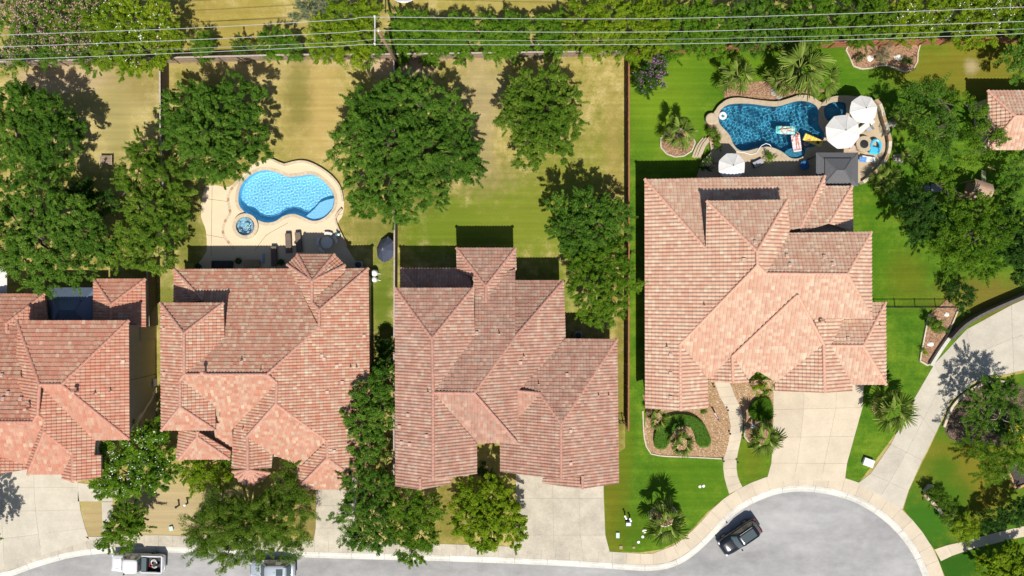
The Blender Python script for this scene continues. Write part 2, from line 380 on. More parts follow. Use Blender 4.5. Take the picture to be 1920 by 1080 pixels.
def drive(name, rows, cols, mat, z=0.034):
    """rows: list of (left px, right px) lines from house to street; cols: fractions"""
    o = struct(MB().prism(pl([r[0] for r in rows] + [r[1] for r in reversed(rows)]), -0.1, 0.014).build(name, mat_joint))
    for i in range(len(rows) - 1):
        for k in range(len(cols) - 1):
            f = lambda r, c: P(r[0][0] + (r[1][0] - r[0][0]) * c, r[0][1] + (r[1][1] - r[0][1]) * c)
            slab(o, [f(rows[i], cols[k]), f(rows[i], cols[k + 1]), f(rows[i + 1], cols[k + 1]), f(rows[i + 1], cols[k])], mat, z)
    return o
drive('driveway', [((1450, 715), (1620, 715)), ((1450, 768), (1617, 764)), ((1449, 820), (1602, 818)), ((1446, 868), (1588, 869)), ((1437, 901), (1584, 901))], [0, .34, .70, 1], mat_conc2)
drive('driveway', [((966, 870), (1131, 870)), ((968, 934), (1132, 934)), ((968, 1003), (1135, 1003)), ((962, 1031), (1143, 1034))], [0, .42, .72, 1], mat_conc)
drive('driveway', [((592, 895), (668, 895)), ((593, 948), (668, 948)), ((592, 990), (668, 990)), ((588, 1014), (672, 1018))], [0, .62, 1], mat_conc)
drive('driveway', [((-70, 870), (146, 875)), ((-70, 913), (146, 914)), ((-70, 960), (151, 956)), ((-70, 1020), (160, 990)), ((-70, 1092), (168, 1012))], [0, .33, .62, 1], mat_conc3)
drive('driveway_link', [((146, 905), (212, 912)), ((146, 940), (212, 940))], [0, 1], mat_conc3)
drive('driveway_link', [((191, 941), (212, 941)), ((193, 1002), (212, 1006))], [0, 1], mat_conc3)
drive('driveway_link', [((160, 1006), (212, 1007)), ((168, 1012), (212, 1009))], [0, 1], mat_conc3)
# sweeping drive at the right
le = spline([(1990, 530), (1920, 562), (1850, 592), (1795, 632), (1752, 682), (1718, 738), (1690, 795), (1660, 850), (1632, 888), (1608, 906)], 3, False)
ri = spline([(1990, 680), (1920, 695), (1865, 703), (1815, 722), (1782, 752), (1760, 800), (1742, 838), (1722, 876), (1703, 920), (1692, 955)], 3, False)
rows = [(le[i], ri[i]) for i in range(0, len(le), 4)] + ([(le[-1], ri[-1])] if (len(le) - 1) % 4 else [])
drive('curved_driveway', rows, [0, .5, 1], mat_conc3)
# front walk
wl_ = spline([(1337, 712), (1350, 745), (1364, 772), (1369, 800), (1365, 830), (1356, 862), (1358, 895), (1367, 926)], 2, False)
wr_ = spline([(1366, 712), (1378, 742), (1390, 770), (1393, 795), (1389, 825), (1381, 862), (1383, 892), (1392, 913)], 2, False)
drive('garden_walk', [(wl_[i], wr_[i]) for i in range(len(wl_))], [0, 1], mat_conc2)
# path at bottom right
drive('garden_walk', [((1752, 1030), (1764, 1052)), ((1776, 1022), (1785, 1042)), ((1812, 1014), (1819, 1030)), ((1850, 1003), (1856, 1021)), ((1885, 994), (1891, 1012)), ((1925, 985), (1930, 1004))], [0, 1], mat_conc2)
# green lawns
struct(MB().sheet(pl([(1179, 60), (2300, 40), (2300, 520), (1990, 532), (1850, 596), (1755, 684), (1692, 795), (1610, 906), (1584, 903), (1440, 903), (1392, 914), (1367, 927), (1325, 962), (1300, 990), (1272, 1014), (1240, 1030), (1200, 1036), (1143, 1034), (1135, 1003), (1131, 870), (1172, 840)]),
       0.006, [pl(offset_loop(POOL_B, 2)), pl(offset_loop(SPA_B, 2))]).build('lawn', mat_lush))
struct(MB().sheet(pl([(1694, 955), (1704, 920), (1762, 800), (1785, 752), (1817, 722), (1990, 684), (2400, 660), (2400, 1400), (1790, 1300), (1773, 1085), (1752, 1030)]), 0.006).build('lawn', mat_corner))
# ------------------------------------------------------------------ houses
def tile_mat(name, stops, rough=0.8, streak=0.25):
    m, t, b = new_mat(name)
    a = t.nodes.new('ShaderNodeAttribute'); a.attribute_name = 'tint'
    r = ramp(t, stops, 'LINEAR'); t.links.new(a.outputs['Fac'], r.inputs[0])
    n = wnoise(t, 1.1, 6, 0.7); n2 = wnoise(t, 12, 5, 0.7)
    f = mathn(t, 'MULTIPLY', mapr(t, n, .3, .75, 1 + streak * .4, 1 - streak), mapr(t, n2, .25, .75, .86, 1.14))
    s_ = t.nodes.new('ShaderNodeVectorMath'); s_.operation = 'SCALE'; t.links.new(r.outputs[0], s_.inputs[0]); t.links.new(f, s_.inputs['Scale'])
    t.links.new(s_.outputs[0], b.inputs['Base Color']); b.inputs['Roughness'].default_value = rough; b.inputs['Specular IOR Level'].default_value = 0.25
    return m
TILE = {
 'h1': tile_mat('orange_clay_tile', [(0, (.41, .165, .105)), (.3, (.44, .20, .135)), (.6, (.43, .225, .155)), (.85, (.46, .28, .195)), (1, (.52, .38, .27))], streak=.2),
 'h2': tile_mat('salmon_clay_tile', [(0, (.40, .165, .105)), (.3, (.43, .21, .14)), (.55, (.42, .235, .165)), (.8, (.45, .30, .21)), (1, (.50, .39, .28))], streak=.2),
 'h3': tile_mat('weathered_clay_tile', [(0, (.35, .17, .12)), (.3, (.39, .215, .155)), (.6, (.375, .22, .165)), (.82, (.43, .30, .225)), (1, (.31, .215, .16))], streak=.36),
 'h4': tile_mat('peach_clay_tile', [(0, (.45, .24, .165)), (.3, (.475, .285, .20)), (.6, (.485, .32, .23)), (.85, (.52, .38, .275)), (1, (.55, .445, .325))], streak=.14),
}
CAPM = {'h1': plain('orange_ridge_tile', (.42, .20, .14), .8, noise=.25, scale=4), 'h2': plain('salmon_ridge_tile', (.42, .22, .16), .8, noise=.25, scale=4),
        'h3': plain('weathered_ridge_tile', (.40, .205, .15), .8, noise=.25, scale=3), 'h4': plain('peach_ridge_tile', (.54, .30, .21), .8, noise=.15, scale=3)}
mat_deck = plain('roof_underlay', (.09, .055, .04), .9)
mat_fascia = plain('fascia_paint', (.40, .25, .18), .7)
mat_stucco = plain('tan_stucco', (.36, .30, .20), .9, noise=.08, scale=2.5, bump=.01)
mat_stucco2 = plain('cream_stucco', (.50, .43, .32), .9, noise=.08, scale=2.5, bump=.01)
mat_stone = plain('limestone_cladding', (.48, .43, .35), .9, noise=.25, scale=3.0, bump=.02)
mat_wglass = plain('window_glass', (.03, .045, .055), .06, spec=.9)
mat_wframe = plain('window_frame', (.55, .52, .46), .5)
mat_door = plain('door_wood', (.16, .075, .035), .5, noise=.2, scale=5)
mat_vent = plain('vent_flashing', (.52, .36, .28), .6)
mat_pipe = plain('vent_pipe', (.42, .24, .18), .6)

PROF = np.array([(0, 0.0), (.14, .002), (.30, .046), (.50, .064), (.70, .046), (.86, .002), (1.0, 0.0)])
def tiles_for(tri, U, V, Nn, O, tw, tl, g):
    """clipped tile geometry for a triangle given in (u,v) coords"""
    T = np.array(tri); lo = T.min(0) - .02; hi = T.max(0) + .02
    iu = np.arange(math.floor(lo[0] / tw), math.ceil(hi[0] / tw)); jv = np.arange(math.floor(lo[1] / tl) - 1, math.ceil(hi[1] / tl))
    I, J = np.meshgrid(iu, jv); I = I.ravel(); J = J.ravel()
    cx = (I + .5) * tw; cy = (J + .5) * tl
    keep = np.ones(len(I), bool); rad = .62 * math.hypot(tw, tl) + .08
    ar = (T[1][0] - T[0][0]) * (T[2][1] - T[0][1]) - (T[2][0] - T[0][0]) * (T[1][1] - T[0][1])
    if ar < 0: T = T[::-1]
    for k in range(3):
        a = T[k]; b = T[(k + 1) % 3]; e = b - a; L = np.hypot(*e)
        if L < 1e-6: return None
        d = ((cx - a[0]) * -e[1] + (cy - a[1]) * e[0]) / L
        keep &= d > -rad
    I = I[keep]; J = J[keep]; n = len(I)
    if n == 0: return None
    m = len(PROF)
    hsh = (np.sin(I * 12.9898 + J * 78.233 + g * 37.7) * 43758.5453) % 1.0
    hs2 = (np.sin(I * 39.3468 + J * 11.135 + g * 17.1) * 24634.6345) % 1.0
    hs3 = (np.sin(I * 3.3468 + J * 91.135 + g * 7.1) * 14634.6345) % 1.0
    lift0 = .056 + .014 * hs2; jit = (hs3 - .5) * .03
    u = I[:, None] * tw + PROF[None, :, 0] * tw
    v0 = J * tl + jit; v1 = (J + 1) * tl + .04
    sc_ = tw / .32
    def pt(uu, vv, hh): return O[None, None] + uu[..., None] * U + vv[..., None] * V + hh[..., None] * Nn
    lowr = pt(u, np.repeat(v0[:, None], m, 1), PROF[None, :, 1] * sc_ + lift0[:, None])
    uppr = pt(u, np.repeat(v1[:, None], m, 1), PROF[None, :, 1] * sc_ * .95 + .008 + 0 * u)
    base = pt(u, np.repeat(v0[:, None], m, 1), 0 * u + .0)
    Vv = np.stack([base, lowr, uppr], 1).reshape(-1, 3)
    F = []
    b0 = np.arange(n) * 3 * m
    for k in range(m - 1):
        F.append(np.stack([b0 + m + k, b0 + m + k + 1, b0 + 2 * m + k + 1, b0 + 2 * m + k], 1))
        F.append(np.stack([b0 + k, b0 + k + 1, b0 + m + k + 1, b0 + m + k], 1))
    nf = len(F); F = np.concatenate(F); tint = np.tile(hsh * .8 + .2 * hs2, nf)
    me = bpy.data.meshes.new('tmp'); nv = len(Vv); nl = len(F) * 4
    me.vertices.add(nv); me.vertices.foreach_set('co', Vv.astype(np.float32).ravel())
    me.loops.add(nl); me.loops.foreach_set('vertex_index', F.astype(np.int32).ravel())
    me.polygons.add(len(F)); me.polygons.foreach_set('loop_start', np.arange(0, nl, 4, dtype=np.int32)); me.polygons.foreach_set('loop_total', np.full(len(F), 4, dtype=np.int32))
    at = me.attributes.new('tint', 'FLOAT', 'FACE'); at.data.foreach_set('value', tint.astype(np.float32))
    me.update(calc_edges=True)
    bm = bmesh.new(); bm.from_mesh(me); bpy.data.meshes.remove(me)
    for k in range(3):
        a = T[k]; b = T[(k + 1) % 3]; e = b - a; L = np.hypot(*e); nn = np.array((e[1], -e[0])) / L
        co = O + a[0] * U + a[1] * V; no = nn[0] * U + nn[1] * V
        bmesh.ops.bisect_plane(bm, geom=bm.verts[:] + bm.edges[:] + bm.faces[:], dist=1e-5, plane_co=Vector(co), plane_no=Vector(no), clear_outer=True)
    return bm
DIRS = {'N': (0, 1), 'S': (0, -1), 'E': (1, 0), 'W': (-1, 0)}
HOUSES = {}
def solve_roof(verts, slopes, prior=.42):
    """inverse depth is linear over a roof plane seen from above: solve all heights together"""
    names = [k for k in verts]; idx = {k: i for i, k in enumerate(names)}; nv = len(names); ns = len(slopes)
    f = S * H; rows = []; rhs = []
    N = nv + 2 * ns
    for k, v in verts.items():
        if v[2] is not None:
            r = np.zeros(N); r[idx[k]] = 1; wt = 30.0; rows.append(r * wt); rhs.append(wt * H / (H - v[2]))
    for si, (d, vs_) in enumerate(slopes):
        if d not in DIRS: continue
        dx, dy = DIRS[d]
        for k in vs_:
            x = (verts[k][0] - 960) / f; y = (540 - verts[k][1]) / f; s = x * dx + y * dy
            r = np.zeros(N); r[idx[k]] = 1; r[nv + 2 * si] = -s; r[nv + 2 * si + 1] = -1
            rows.append(r * 10); rhs.append(0)
        r = np.zeros(N); r[nv + 2 * si] = 1; rows.append(r * .15); rhs.append(-.15 * prior * H / (H - 5))
    sol = np.linalg.lstsq(np.array(rows), np.array(rhs), rcond=None)[0]
    Z = {k: H - H / sol[idx[k]] for k in names}
    return Z
def house(key, mkey, base, label, verts, slopes, caps, walls, tw, tl, prior=.42, gid=0, wallmat=None):
    root = thing('house', label, 'house', base)
    plus = [vs_ for d, vs_ in slopes if d == 'S+']; slopes = [(d[0], vs_) for d, vs_ in slopes if d != 'S+']
    main_s = max((v_ for d, v_ in slopes if d == 'S'), key=len)
    if plus: slopes = [(d, (list(v_) + plus[0]) if v_ is main_s else v_) for d, v_ in slopes]
    Z = solve_roof(verts, slopes, prior)
    if plus:
        slopes = [(d, v_[:-len(plus[0])] if d == 'S' and v_[-1] == plus[0][-1] else v_) for d, v_ in slopes] + [('S', plus[0])]
        for k in plus[0]: Z[k] += .13
    P3 = {k: P(v[0], v[1], Z[k]) for k, v in verts.items()}
    recs = []
    for si, (d, vs_) in enumerate(slopes):
        pts = [P3[k] for k in vs_]
        if d in DIRS:
            dx, dy = DIRS[d]
            A = np.array([[p.x * dx + p.y * dy, 1] for p in pts]); zz = np.array([p.z for p in pts])
            (mslope, c), *_ = np.linalg.lstsq(A, zz, rcond=None)
            res = np.abs(A @ (mslope, c) - zz).max()
            hd = Vector((dx, dy, 0))
        else:
            A = np.array([[p.x, p.y, 1] for p in pts]); zz = np.array([p.z for p in pts]); (ga, gb, c), *_ = np.linalg.lstsq(A, zz, rcond=None)
            hd = Vector((-ga, -gb, 0)); mslope = -hd.length; hd.normalize(); res = 0
        down = hd; pitch = -mslope
        U = Vector((-down.y, down.x, 0)); Vv = Vector((-down.x, -down.y, pitch)).normalized(); Nn = U.cross(Vv)
        if Nn.z < 0: U = -U; Nn = U.cross(Vv)
        # anchor rows on the lowest point of the slope
        cc = c if d in DIRS else c
        pj = []
        for p in pts:
            zf = (mslope * (p.x * down.x + p.y * down.y) + c) if d in DIRS else (ga * p.x + gb * p.y + c)
            pj.append(Vector((p.x, p.y, zf)))
        low = min(pj, key=lambda q: q.z)
        O = low.copy()
        if d in DIRS:
            O = Vector((0, 0, 0)) + low - U * low.dot(U)
        uv = [((p - O).dot(U), (p - O).dot(Vv)) for p in pj]
        if key == 'dbg': pass
        recs.append(dict(d=d, pitch=pitch, res=res, pts=pj, px=[verts[k][:2] for k in vs_], U=U, V=Vv, N=Nn, c=c, m=mslope, down=down))
        bmall = bmesh.new(); lay = None
        tr = tessellate_polygon([[Vector((a, b, 0)) for a, b in uv]])
        Vs = []; Fs = []; Ts = []; off = 0
        for t in tr:
            bm = tiles_for([uv[i] for i in t], np.array(U), np.array(Vv), np.array(Nn), np.array(O), tw, tl, gid * 13 + si)
            if bm is None: continue
            L = bm.faces.layers.float['tint']; bm.verts.index_update()
            Vs += [v.co[:] for v in bm.verts]
            for f in bm.faces: Fs.append([v.index + off for v in f.verts]); Ts.append(f[L])
            off += len(bm.verts); bm.free()
        deck = MB(); npt = len(pj)
        if sum(uv[i][0] * uv[(i + 1) % npt][1] - uv[(i + 1) % npt][0] * uv[i][1] for i in range(npt)) < 0: order = list(range(npt))[::-1]
        else: order = list(range(npt))
        top = [pj[i] - Nn * .002 for i in order]; bot = [pj[i] - Vector((0, 0, .17)) for i in order]
        F = [(npt + i, npt + (i + 1) % npt, (i + 1) % npt, i) for i in range(npt)]
        flat = [Vector((uv[i][0], uv[i][1], 0)) for i in order]
        for t in tessellate_polygon([flat]):
            a, b, c2 = t
            if (flat[b] - flat[a]).cross(flat[c2] - flat[a]).z < 0: b, c2 = c2, b
            F.append((a, b, c2)); F.append((npt + c2, npt + b, npt + a))
        deck.add(top + bot, F)
        so_ = deck.build('roof_slope', mat_fascia, root)
        if Fs:
            me = bpy.data.meshes.new('roof_tiles'); off0 = np.array(base)
            me.from_pydata([tuple(np.array(v) - off0) for v in Vs], [], Fs)
            at = me.attributes.new('tint', 'FLOAT', 'FACE'); at.data.foreach_set('value', np.array(Ts, dtype=np.float32))
            o = link('roof_tiles', me, TILE[mkey], so_, base); o['kind'] = 'stuff'
        bmall.free()
    for seg in caps:
        for a, b in zip(seg[:-1], seg[1:]): ridge_cap(root, P3[a], P3[b], CAPM[mkey])
    for wset in walls: wall_block(root, *wset)
    HOUSES[key] = dict(root=root, recs=recs, Z=Z, P3=P3)
    bad = [(r['d'], round(r['pitch'], 2), round(r['res'], 2)) for r in recs]
    print('HOUSE', key, bad); print('   Z', {k: round(v, 1) for k, v in Z.items()})
    return root
def ridge_cap(root, a, b, mat, r=.15, tl=.40):
    d = b - a; L = d.length
    if L < .2: return
    n = max(1, int(round(L / tl))); d.normalize(); side = d.cross(Vector((0, 0, 1))).normalized(); up = side.cross(d)
    mb = MB()
    for i in range(n):
        p0 = a + d * (L * i / n - .03); p1 = a + d * (L * (i + 1) / n + .03)
        V = []
        lo = i if a.z <= b.z else 0
        r0, r1 = (r * 1.14, r * .94) if a.z <= b.z else (r * .94, r * 1.14)
        for p, rr in ((p0, r0), (p1, r1)):
            for k in range(6):
                t = math.pi * k / 5; V.append(p + side * (math.cos(t) * rr) + up * (math.sin(t) * rr * .85 + .03))
        F = [(k, k + 1, 7 + k, 6 + k) for k in range(5)] + [tuple(range(5, -1, -1)), tuple(range(6, 12))]
        mb.add(V, F)
    o = mb.build('ridge_cap', mat, root)
def wall_block(root, x0, y0, x1, y1, z, ins=(.45, .45, .45, .45), mat=None, wins=()):
    """walls under an eave rectangle (px of the eave at height z); ins = inset W,N,E,S"""
    a = P(x0, y0, z); b = P(x1, y1, z)
    X0 = a.x + ins[0]; Y1 = a.y - ins[1]; X1 = b.x - ins[2]; Y0 = b.y + ins[3]
    mb = MB().prism([(X0, Y0), (X1, Y0), (X1, Y1), (X0, Y1)], -.1, z - .16)
    wo = mb.build('wall', mat or mat_stucco2, root)
    wins = list(wins)
    for side in 'NSW' + ('' if a.x < -36 else 'E'):
        ln = (X1 - X0) if side in 'NS' else (Y1 - Y0); k = int(ln // 3.6)
        for i in range(k):
            for zc in ([1.55, 4.5] if z > 5.5 else [1.55]): wins.append((side, (i + .5) / k, zc, 1.2, 1.35))
    for (side, t, zc, ww, hh) in wins:
        if side in 'NS':
            x = X0 + (X1 - X0) * t; y = Y1 if side == 'N' else Y0; s = 1 if side == 'N' else -1
            fr = MB().box((x, y + s * .02, zc), (ww + .14, .06, hh + .14)).build('window_frame', mat_wframe, wo)
            MB().box((x, y + s * .04, zc), (ww, .04, hh)).build('pane', mat_wglass, wo)
        else:
            y = Y0 + (Y1 - Y0) * t; x = X1 if side == 'E' else X0; s = 1 if side == 'E' else -1
            fr = MB().box((x + s * .02, y, zc), (.06, ww + .14, hh + .14)).build('window_frame', mat_wframe, wo)
            MB().box((x + s * .04, y, zc), (.04, ww, hh)).build('pane', mat_wglass, wo)
    return wo
def garage_door(key, px0, px1, py, zref, ins, h=2.3):
    """sectional door on a street-side wall"""
    a = P(px0, py, zref); b = P(px1, py, zref); y = a.y + ins - .10; root = HOUSES[key]['root']
    d = MB().box(((a.x + b.x) / 2, y + .02, h / 2), (b.x - a.x + .2, .06, h + .1)).build('garage_door', mat_wframe, root)
    for k in range(4):
        for j in range(4):
            w_ = (b.x - a.x) / 4; MB().box((a.x + w_ * (j + .5), y - .015, h * (k + .5) / 4), (w_ - .08, .05, h / 4 - .06), bev=.015).build('door_panel', mat_door, d)
def roof_at(key, px, py):
    """height of the roof of a house where the camera ray of a pixel meets it"""
    best = None
    for r in HOUSES[key]['recs']:
        poly = r['px']; ins = False; n = len(poly)
        for i in range(n):
            x1, y1 = poly[i]; x2, y2 = poly[(i + 1) % n]
            if (y1 > py) != (y2 > py) and px < (x2 - x1) * (py - y1) / (y2 - y1) + x1: ins = not ins
        if ins:
            q = r['pts'][0]; o = Vector((0, 0, H)); dv = P(px, py, 0) - o
            t = (q - o).dot(r['N']) / dv.dot(r['N']); p = o + dv * t
            if best is None or p.z > best[0].z: best = (p, r)
    return best
def vents(key, items):
    root = HOUSES[key]['root']
    for (px, py, kind) in items:
        h = roof_at(key, px, py)
        if not h: continue
        p, r = h
        if kind == 'p':
            p2 = p + Vector((0, 0, .06))
            pipe = MB().tube([p - Vector((0, 0, .1)), p + Vector((0, 0, .55))], [.055, .05], 8).build('vent_pipe', mat_pipe, root)
            MB().tube([p + Vector((0, 0, .0)), p + Vector((0, 0, .22))], [.17, .065], 8).build('flashing', mat_vent, pipe)
        elif kind == 't':
            pipe = MB().tube([p - Vector((0, 0, .1)), p + Vector((0, 0, .8))], [.11, .11], 10).build('vent_pipe', mat_pipe, root)
            MB().lathe(p + Vector((0, 0, .78)), [(.11, 0), (.19, .02), (.19, .14), (.05, .22)], 10).build('vent_cap', mat_pipe, pipe)
        else:
            m = MB(); u = r['U']; v = r['V']; n = r['N']; s = .19
            V = [p + u * a * s + v * b * s + n * c for c, k in ((.05, 1), (.19, .8)) for a, b in ((-k, -k), (k, -k), (k, k), (-k, k))]
            m.add(V, [(4, 5, 6, 7), (0, 1, 5, 4), (1, 2, 6, 5), (2, 3, 7, 6), (3, 0, 4, 7)]).build('roof_vent', mat_vent, root)

lo = 3.5; up = 6.2
# --- house 4, the big peach roof on the right
v4 = {'a': (1209, 336, lo), 'b': (1546, 330, lo), 'c': (1323, 466, None), 'd': (1500, 428, None), 'e': (1325, 377, None), 'f': (1476, 375, None), 'g': (1419, 471, None), 'h': (1420, 497, 7.9),
      'i': (1275, 646, None), 'j': (1276, 770, None), 'k': (1210, 766, lo), 'l': (1546, 365, None), 'm': (1547, 349, lo), 'n': (1597, 349, lo), 'o': (1555, 419, None), 'p': (1599, 436, lo), 'q': (1500, 436, None),
      'r': (1479, 437, None), 's': (1436, 513, None), 't': (1633, 435, 5.5), 'u': (1588, 514, None), 'v': (1634, 596, 5.5), 'w': (1326, 710, None), 'x': (1327, 766, None),
      'aa': (1495, 553, None), 'ab': (1373, 668, None), 'ac': (1544, 645, None), 'ad': (1455, 716, None), 'ae': (1400, 714, None), 'af': (1333, 708, None), 'ag': (1374, 718, None), 'ah': (1332, 716, None), 'ai': (1404, 716, None),
      'aj': (1546, 736, None), 'ak': (1453, 733, 3.3), 'al': (1597, 733, 3.3), 'am': (1557, 648, None), 'an': (1618, 648, None), 'ao': (1660, 567, 3.3), 'ap': (1661, 721, 3.3), 'aq': (1597, 721, None), 'ar': (1634, 567, None), 'as': (1525, 597, None), 'at': (1581, 597, None), 'au': (1453, 718, 3.3)}
s4 = [('W', ['a', 'c', 'e', 'g', 'h', 'i', 'j', 'k']), ('N', ['a', 'b', 'd', 'c']), ('E', ['b', 'l', 'q', 'd']), ('N', ['m', 'n', 'o', 'q', 'd']), ('E', ['n', 'p', 'o']),
      ('N', ['e', 'f', 'g']), ('E', ['f', 'r', 's', 'h', 'g']), ('N', ['r', 't', 'u', 's']), ('E', ['t', 'v', 'u']), ('S', ['h', 's', 'u', 'v', 'as', 'ae', 'w', 'i']), ('E', ['i', 'w', 'x', 'j']),
      ('S+', ['aa', 'ac', 'ad', 'ab']), ('W', ['ab', 'ag', 'ah', 'af']), ('E', ['ab', 'ai', 'ag']), ('W', ['ac', 'aj', 'ak', 'au']), ('E', ['as', 'at', 'am', 'aq', 'al', 'aj', 'ac']), ('N', ['ar', 'ao', 'an', 'am', 'at']), ('E', ['ao', 'ap', 'an']), ('S', ['am', 'an', 'ap', 'aq'])]
c4 = [['a', 'c'], ['b', 'd'], ['e', 'g', 'h', 'i', 'j'], ['f', 'g'], ['n', 'o'], ['h', 's', 'u'], ['t', 'u', 'v'], ['ab', 'aa', 'ac', 'aj'], ['ab', 'ag'], ['am', 'an', 'ap'], ['ao', 'an']]
house('h4', 'h4', (21, -1, 0), 'large house with pale peach tiled roof beside the dark blue pool', v4, s4, c4,
      [(1212, 337, 1546, 560, 3.4, (.45, .45, .45, .1), mat_stucco2), (1212, 500, 1326, 752, lo, (.45, .1, .45, .5), mat_stone), (1310, 470, 1595, 690, 3.2, (.1, .1, .45, .1), mat_stucco2), (1456, 600, 1596, 722, 3.3, (.45, .1, .45, .5), mat_stone),
       (1520, 352, 1597, 500, lo, (.1, .45, .45, .1), mat_stucco2), (1330, 384, 1470, 520, 5.0, (.3, .3, .3, .1), mat_stucco2), (1470, 440, 1630, 592, 5.0, (.1, .4, .4, .1), mat_stucco2), (1590, 570, 1658, 712, 3.3, (.1, .4, .4, .4), mat_stone)], .37, .37, .40, 4)
# --- house 3
v3 = {'a': (741, 540, 6.4), 'b': (887, 540, 6.4), 'c': (810, 635, 8.1), 'd': (812, 736, 8.1), 'e': (812, 900, 8.1), 'f': (788, 897, None), 'g': (788, 918, None), 'h': (742, 911, 6.4), 'i': (890, 630, 6.4), 'j': (894, 831, 6.2), 'k': (894, 888, 6.2),
      'l': (890, 530, None), 'm': (966, 505, None), 'n': (966, 631, None), 'o': (889, 737, 8.0), 'p': (856, 465, 3.6), 'q': (967, 465, 3.6), 'r': (911, 537, None), 's': (911, 574, None), 't': (889, 552, None), 'u': (857, 506, 3.6), 'v': (888, 520, None), 'w': (968, 506, 3.6),
      'x': (966, 526, None), 'y': (1057, 526, 3.5), 'z': (1060, 635, 3.5), 'A': (970, 733, None), 'B': (969, 829, None), 'C': (1157, 636, 3.5), 'D': (1052, 794, 6.0), 'E': (1012, 737, None), 'F': (1160, 906, 3.5), 'G': (1092, 916, None), 'I': (1092, 892, None), 'J': (1052, 899, 6.0),
      'K': (938, 884, 3.5), 'L': (938, 831, 3.5), 'M': (970, 786, None), 'B2': (968, 829, None), 'N': (752, 503, 3.5), 'O': (872, 503, 3.5), 'Q': (890, 545, None), 'R': (794, 560, None), 'T': (752, 560, 3.5)}
s3 = [('W', ['a', 'c', 'd', 'e', 'f', 'g', 'h']), ('N', ['a', 'b', 'c']), ('E', ['b', 'i', 'd', 'c']), ('E', ['d', 'j', 'k', 'e']), ('N', ['l', 'm', 'n', 'o', 'd', 'i']), ('N', ['p', 'q', 'r']), ('W', ['p', 'r', 's', 't', 'v', 'u']), ('E', ['q', 'w', 's', 'r']),
      ('N', ['x', 'y', 'n']), ('E', ['y', 'z', 'A', 'B', 'o', 'n']), ('S', ['d', 'o', 'B', 'j']), ('N', ['z', 'C', 'D', 'E', 'A']), ('E', ['C', 'F', 'G', 'I', 'J', 'D']), ('W', ['E', 'D', 'J', 'K', 'L', 'B2', 'M']), ('S', ['A', 'E', 'M']),
      ('N', ['N', 'O', 'Q', 'R']), ('W', ['N', 'R', 'T'])]
c3 = [['a', 'c', 'd', 'e'], ['b', 'c'], ['d', 'o', 'n', 'y'], ['o', 'B'], ['p', 'r', 's'], ['q', 'r'], ['A', 'E', 'D', 'J'], ['C', 'D'], ['N', 'R'], ['f', 'g'], ['I', 'G']]
house('h3', 'h3', (-1, -10, 0), 'house with weathered brown tiled roof between the long fences', v3, s3, c3,
      [(744, 543, 886, 905, 6.2, (.5, .4, .4, .6), mat_stucco), (884, 715, 962, 822, 5.6, (.1, .1, .1, .4), mat_stucco2), (860, 468, 964, 640, 3.5, (.45, .45, .45, .1), mat_stucco2), (900, 528, 1057, 800, 3.4, (.1, .45, .45, .1), mat_stucco2), (945, 640, 1157, 892, 3.4, (.5, .45, .45, .6), mat_stucco), (755, 506, 890, 600, 3.4, (.45, .45, .1, .1), mat_stucco2)], .31, .37, .45, 3)
def loose_gable(key, mkey, quads, ridges, tw, tl, gid):
    """small extra roof planes (px,py,z) on an existing house"""
    root = HOUSES[key]['root']; base = WL[root]
    for gi, q in enumerate(quads):
        pts = [P(*v) for v in q]
        n = (pts[1] - pts[0]).cross(pts[2] - pts[0]).normalized()
        if n.z < 0: n = -n
        pts = [p - n * (p - pts[0]).dot(n) for p in pts]
        dn = Vector((n.x, n.y, 0)).normalized(); U = Vector((-dn.y, dn.x, 0)); V = n.cross(U)
        if V.z < 0: U = -U; V = n.cross(U)
        O = min(pts, key=lambda p: p.z); uv = [((p - O).dot(U), (p - O).dot(V)) for p in pts]
        Vs = []; Fs = []; Ts = []; off = 0
        for t in tessellate_polygon([[Vector((a, b, 0)) for a, b in uv]]):
            bm = tiles_for([uv[i] for i in t], np.array(U), np.array(V), np.array(n), np.array(O), tw, tl, gid + gi)
            if bm is None: continue
            L = bm.faces.layers.float['tint']; bm.verts.index_update(); Vs += [v.co[:] for v in bm.verts]
            for f in bm.faces: Fs.append([v.index + off for v in f.verts]); Ts.append(f[L])
            off += len(bm.verts); bm.free()
        k = len(pts); d = MB().add(pts + [p - Vector((0, 0, .17)) for p in pts], [tuple(range(k)), tuple(range(2 * k - 1, k - 1, -1))] + [(i, k + i, k + (i + 1) % k, (i + 1) % k) for i in range(k)])
        so_ = d.build('roof_slope', mat_fascia, root)
        if Fs:
            me = bpy.data.meshes.new('roof_tiles'); b0 = np.array(base); me.from_pydata([tuple(np.array(v) - b0) for v in Vs], [], Fs)
            at = me.attributes.new('tint', 'FLOAT', 'FACE'); at.data.foreach_set('value', np.array(Ts, dtype=np.float32))
            o = link('roof_tiles', me, TILE[mkey], so_, base); o['kind'] = 'stuff'
    for a, b in ridges: ridge_cap(root, P(*a), P(*b), CAPM[mkey])
loose_gable('h3', 'h3', [[(789, 897, 7.0), (789, 918, 7.0), (844, 907, 5.9), (850, 893, 5.9)], [(1091, 892, 4.6), (1091, 916, 4.6), (1016, 906, 3.6), (1018, 897, 3.6)]], [], .31, .37, 70)
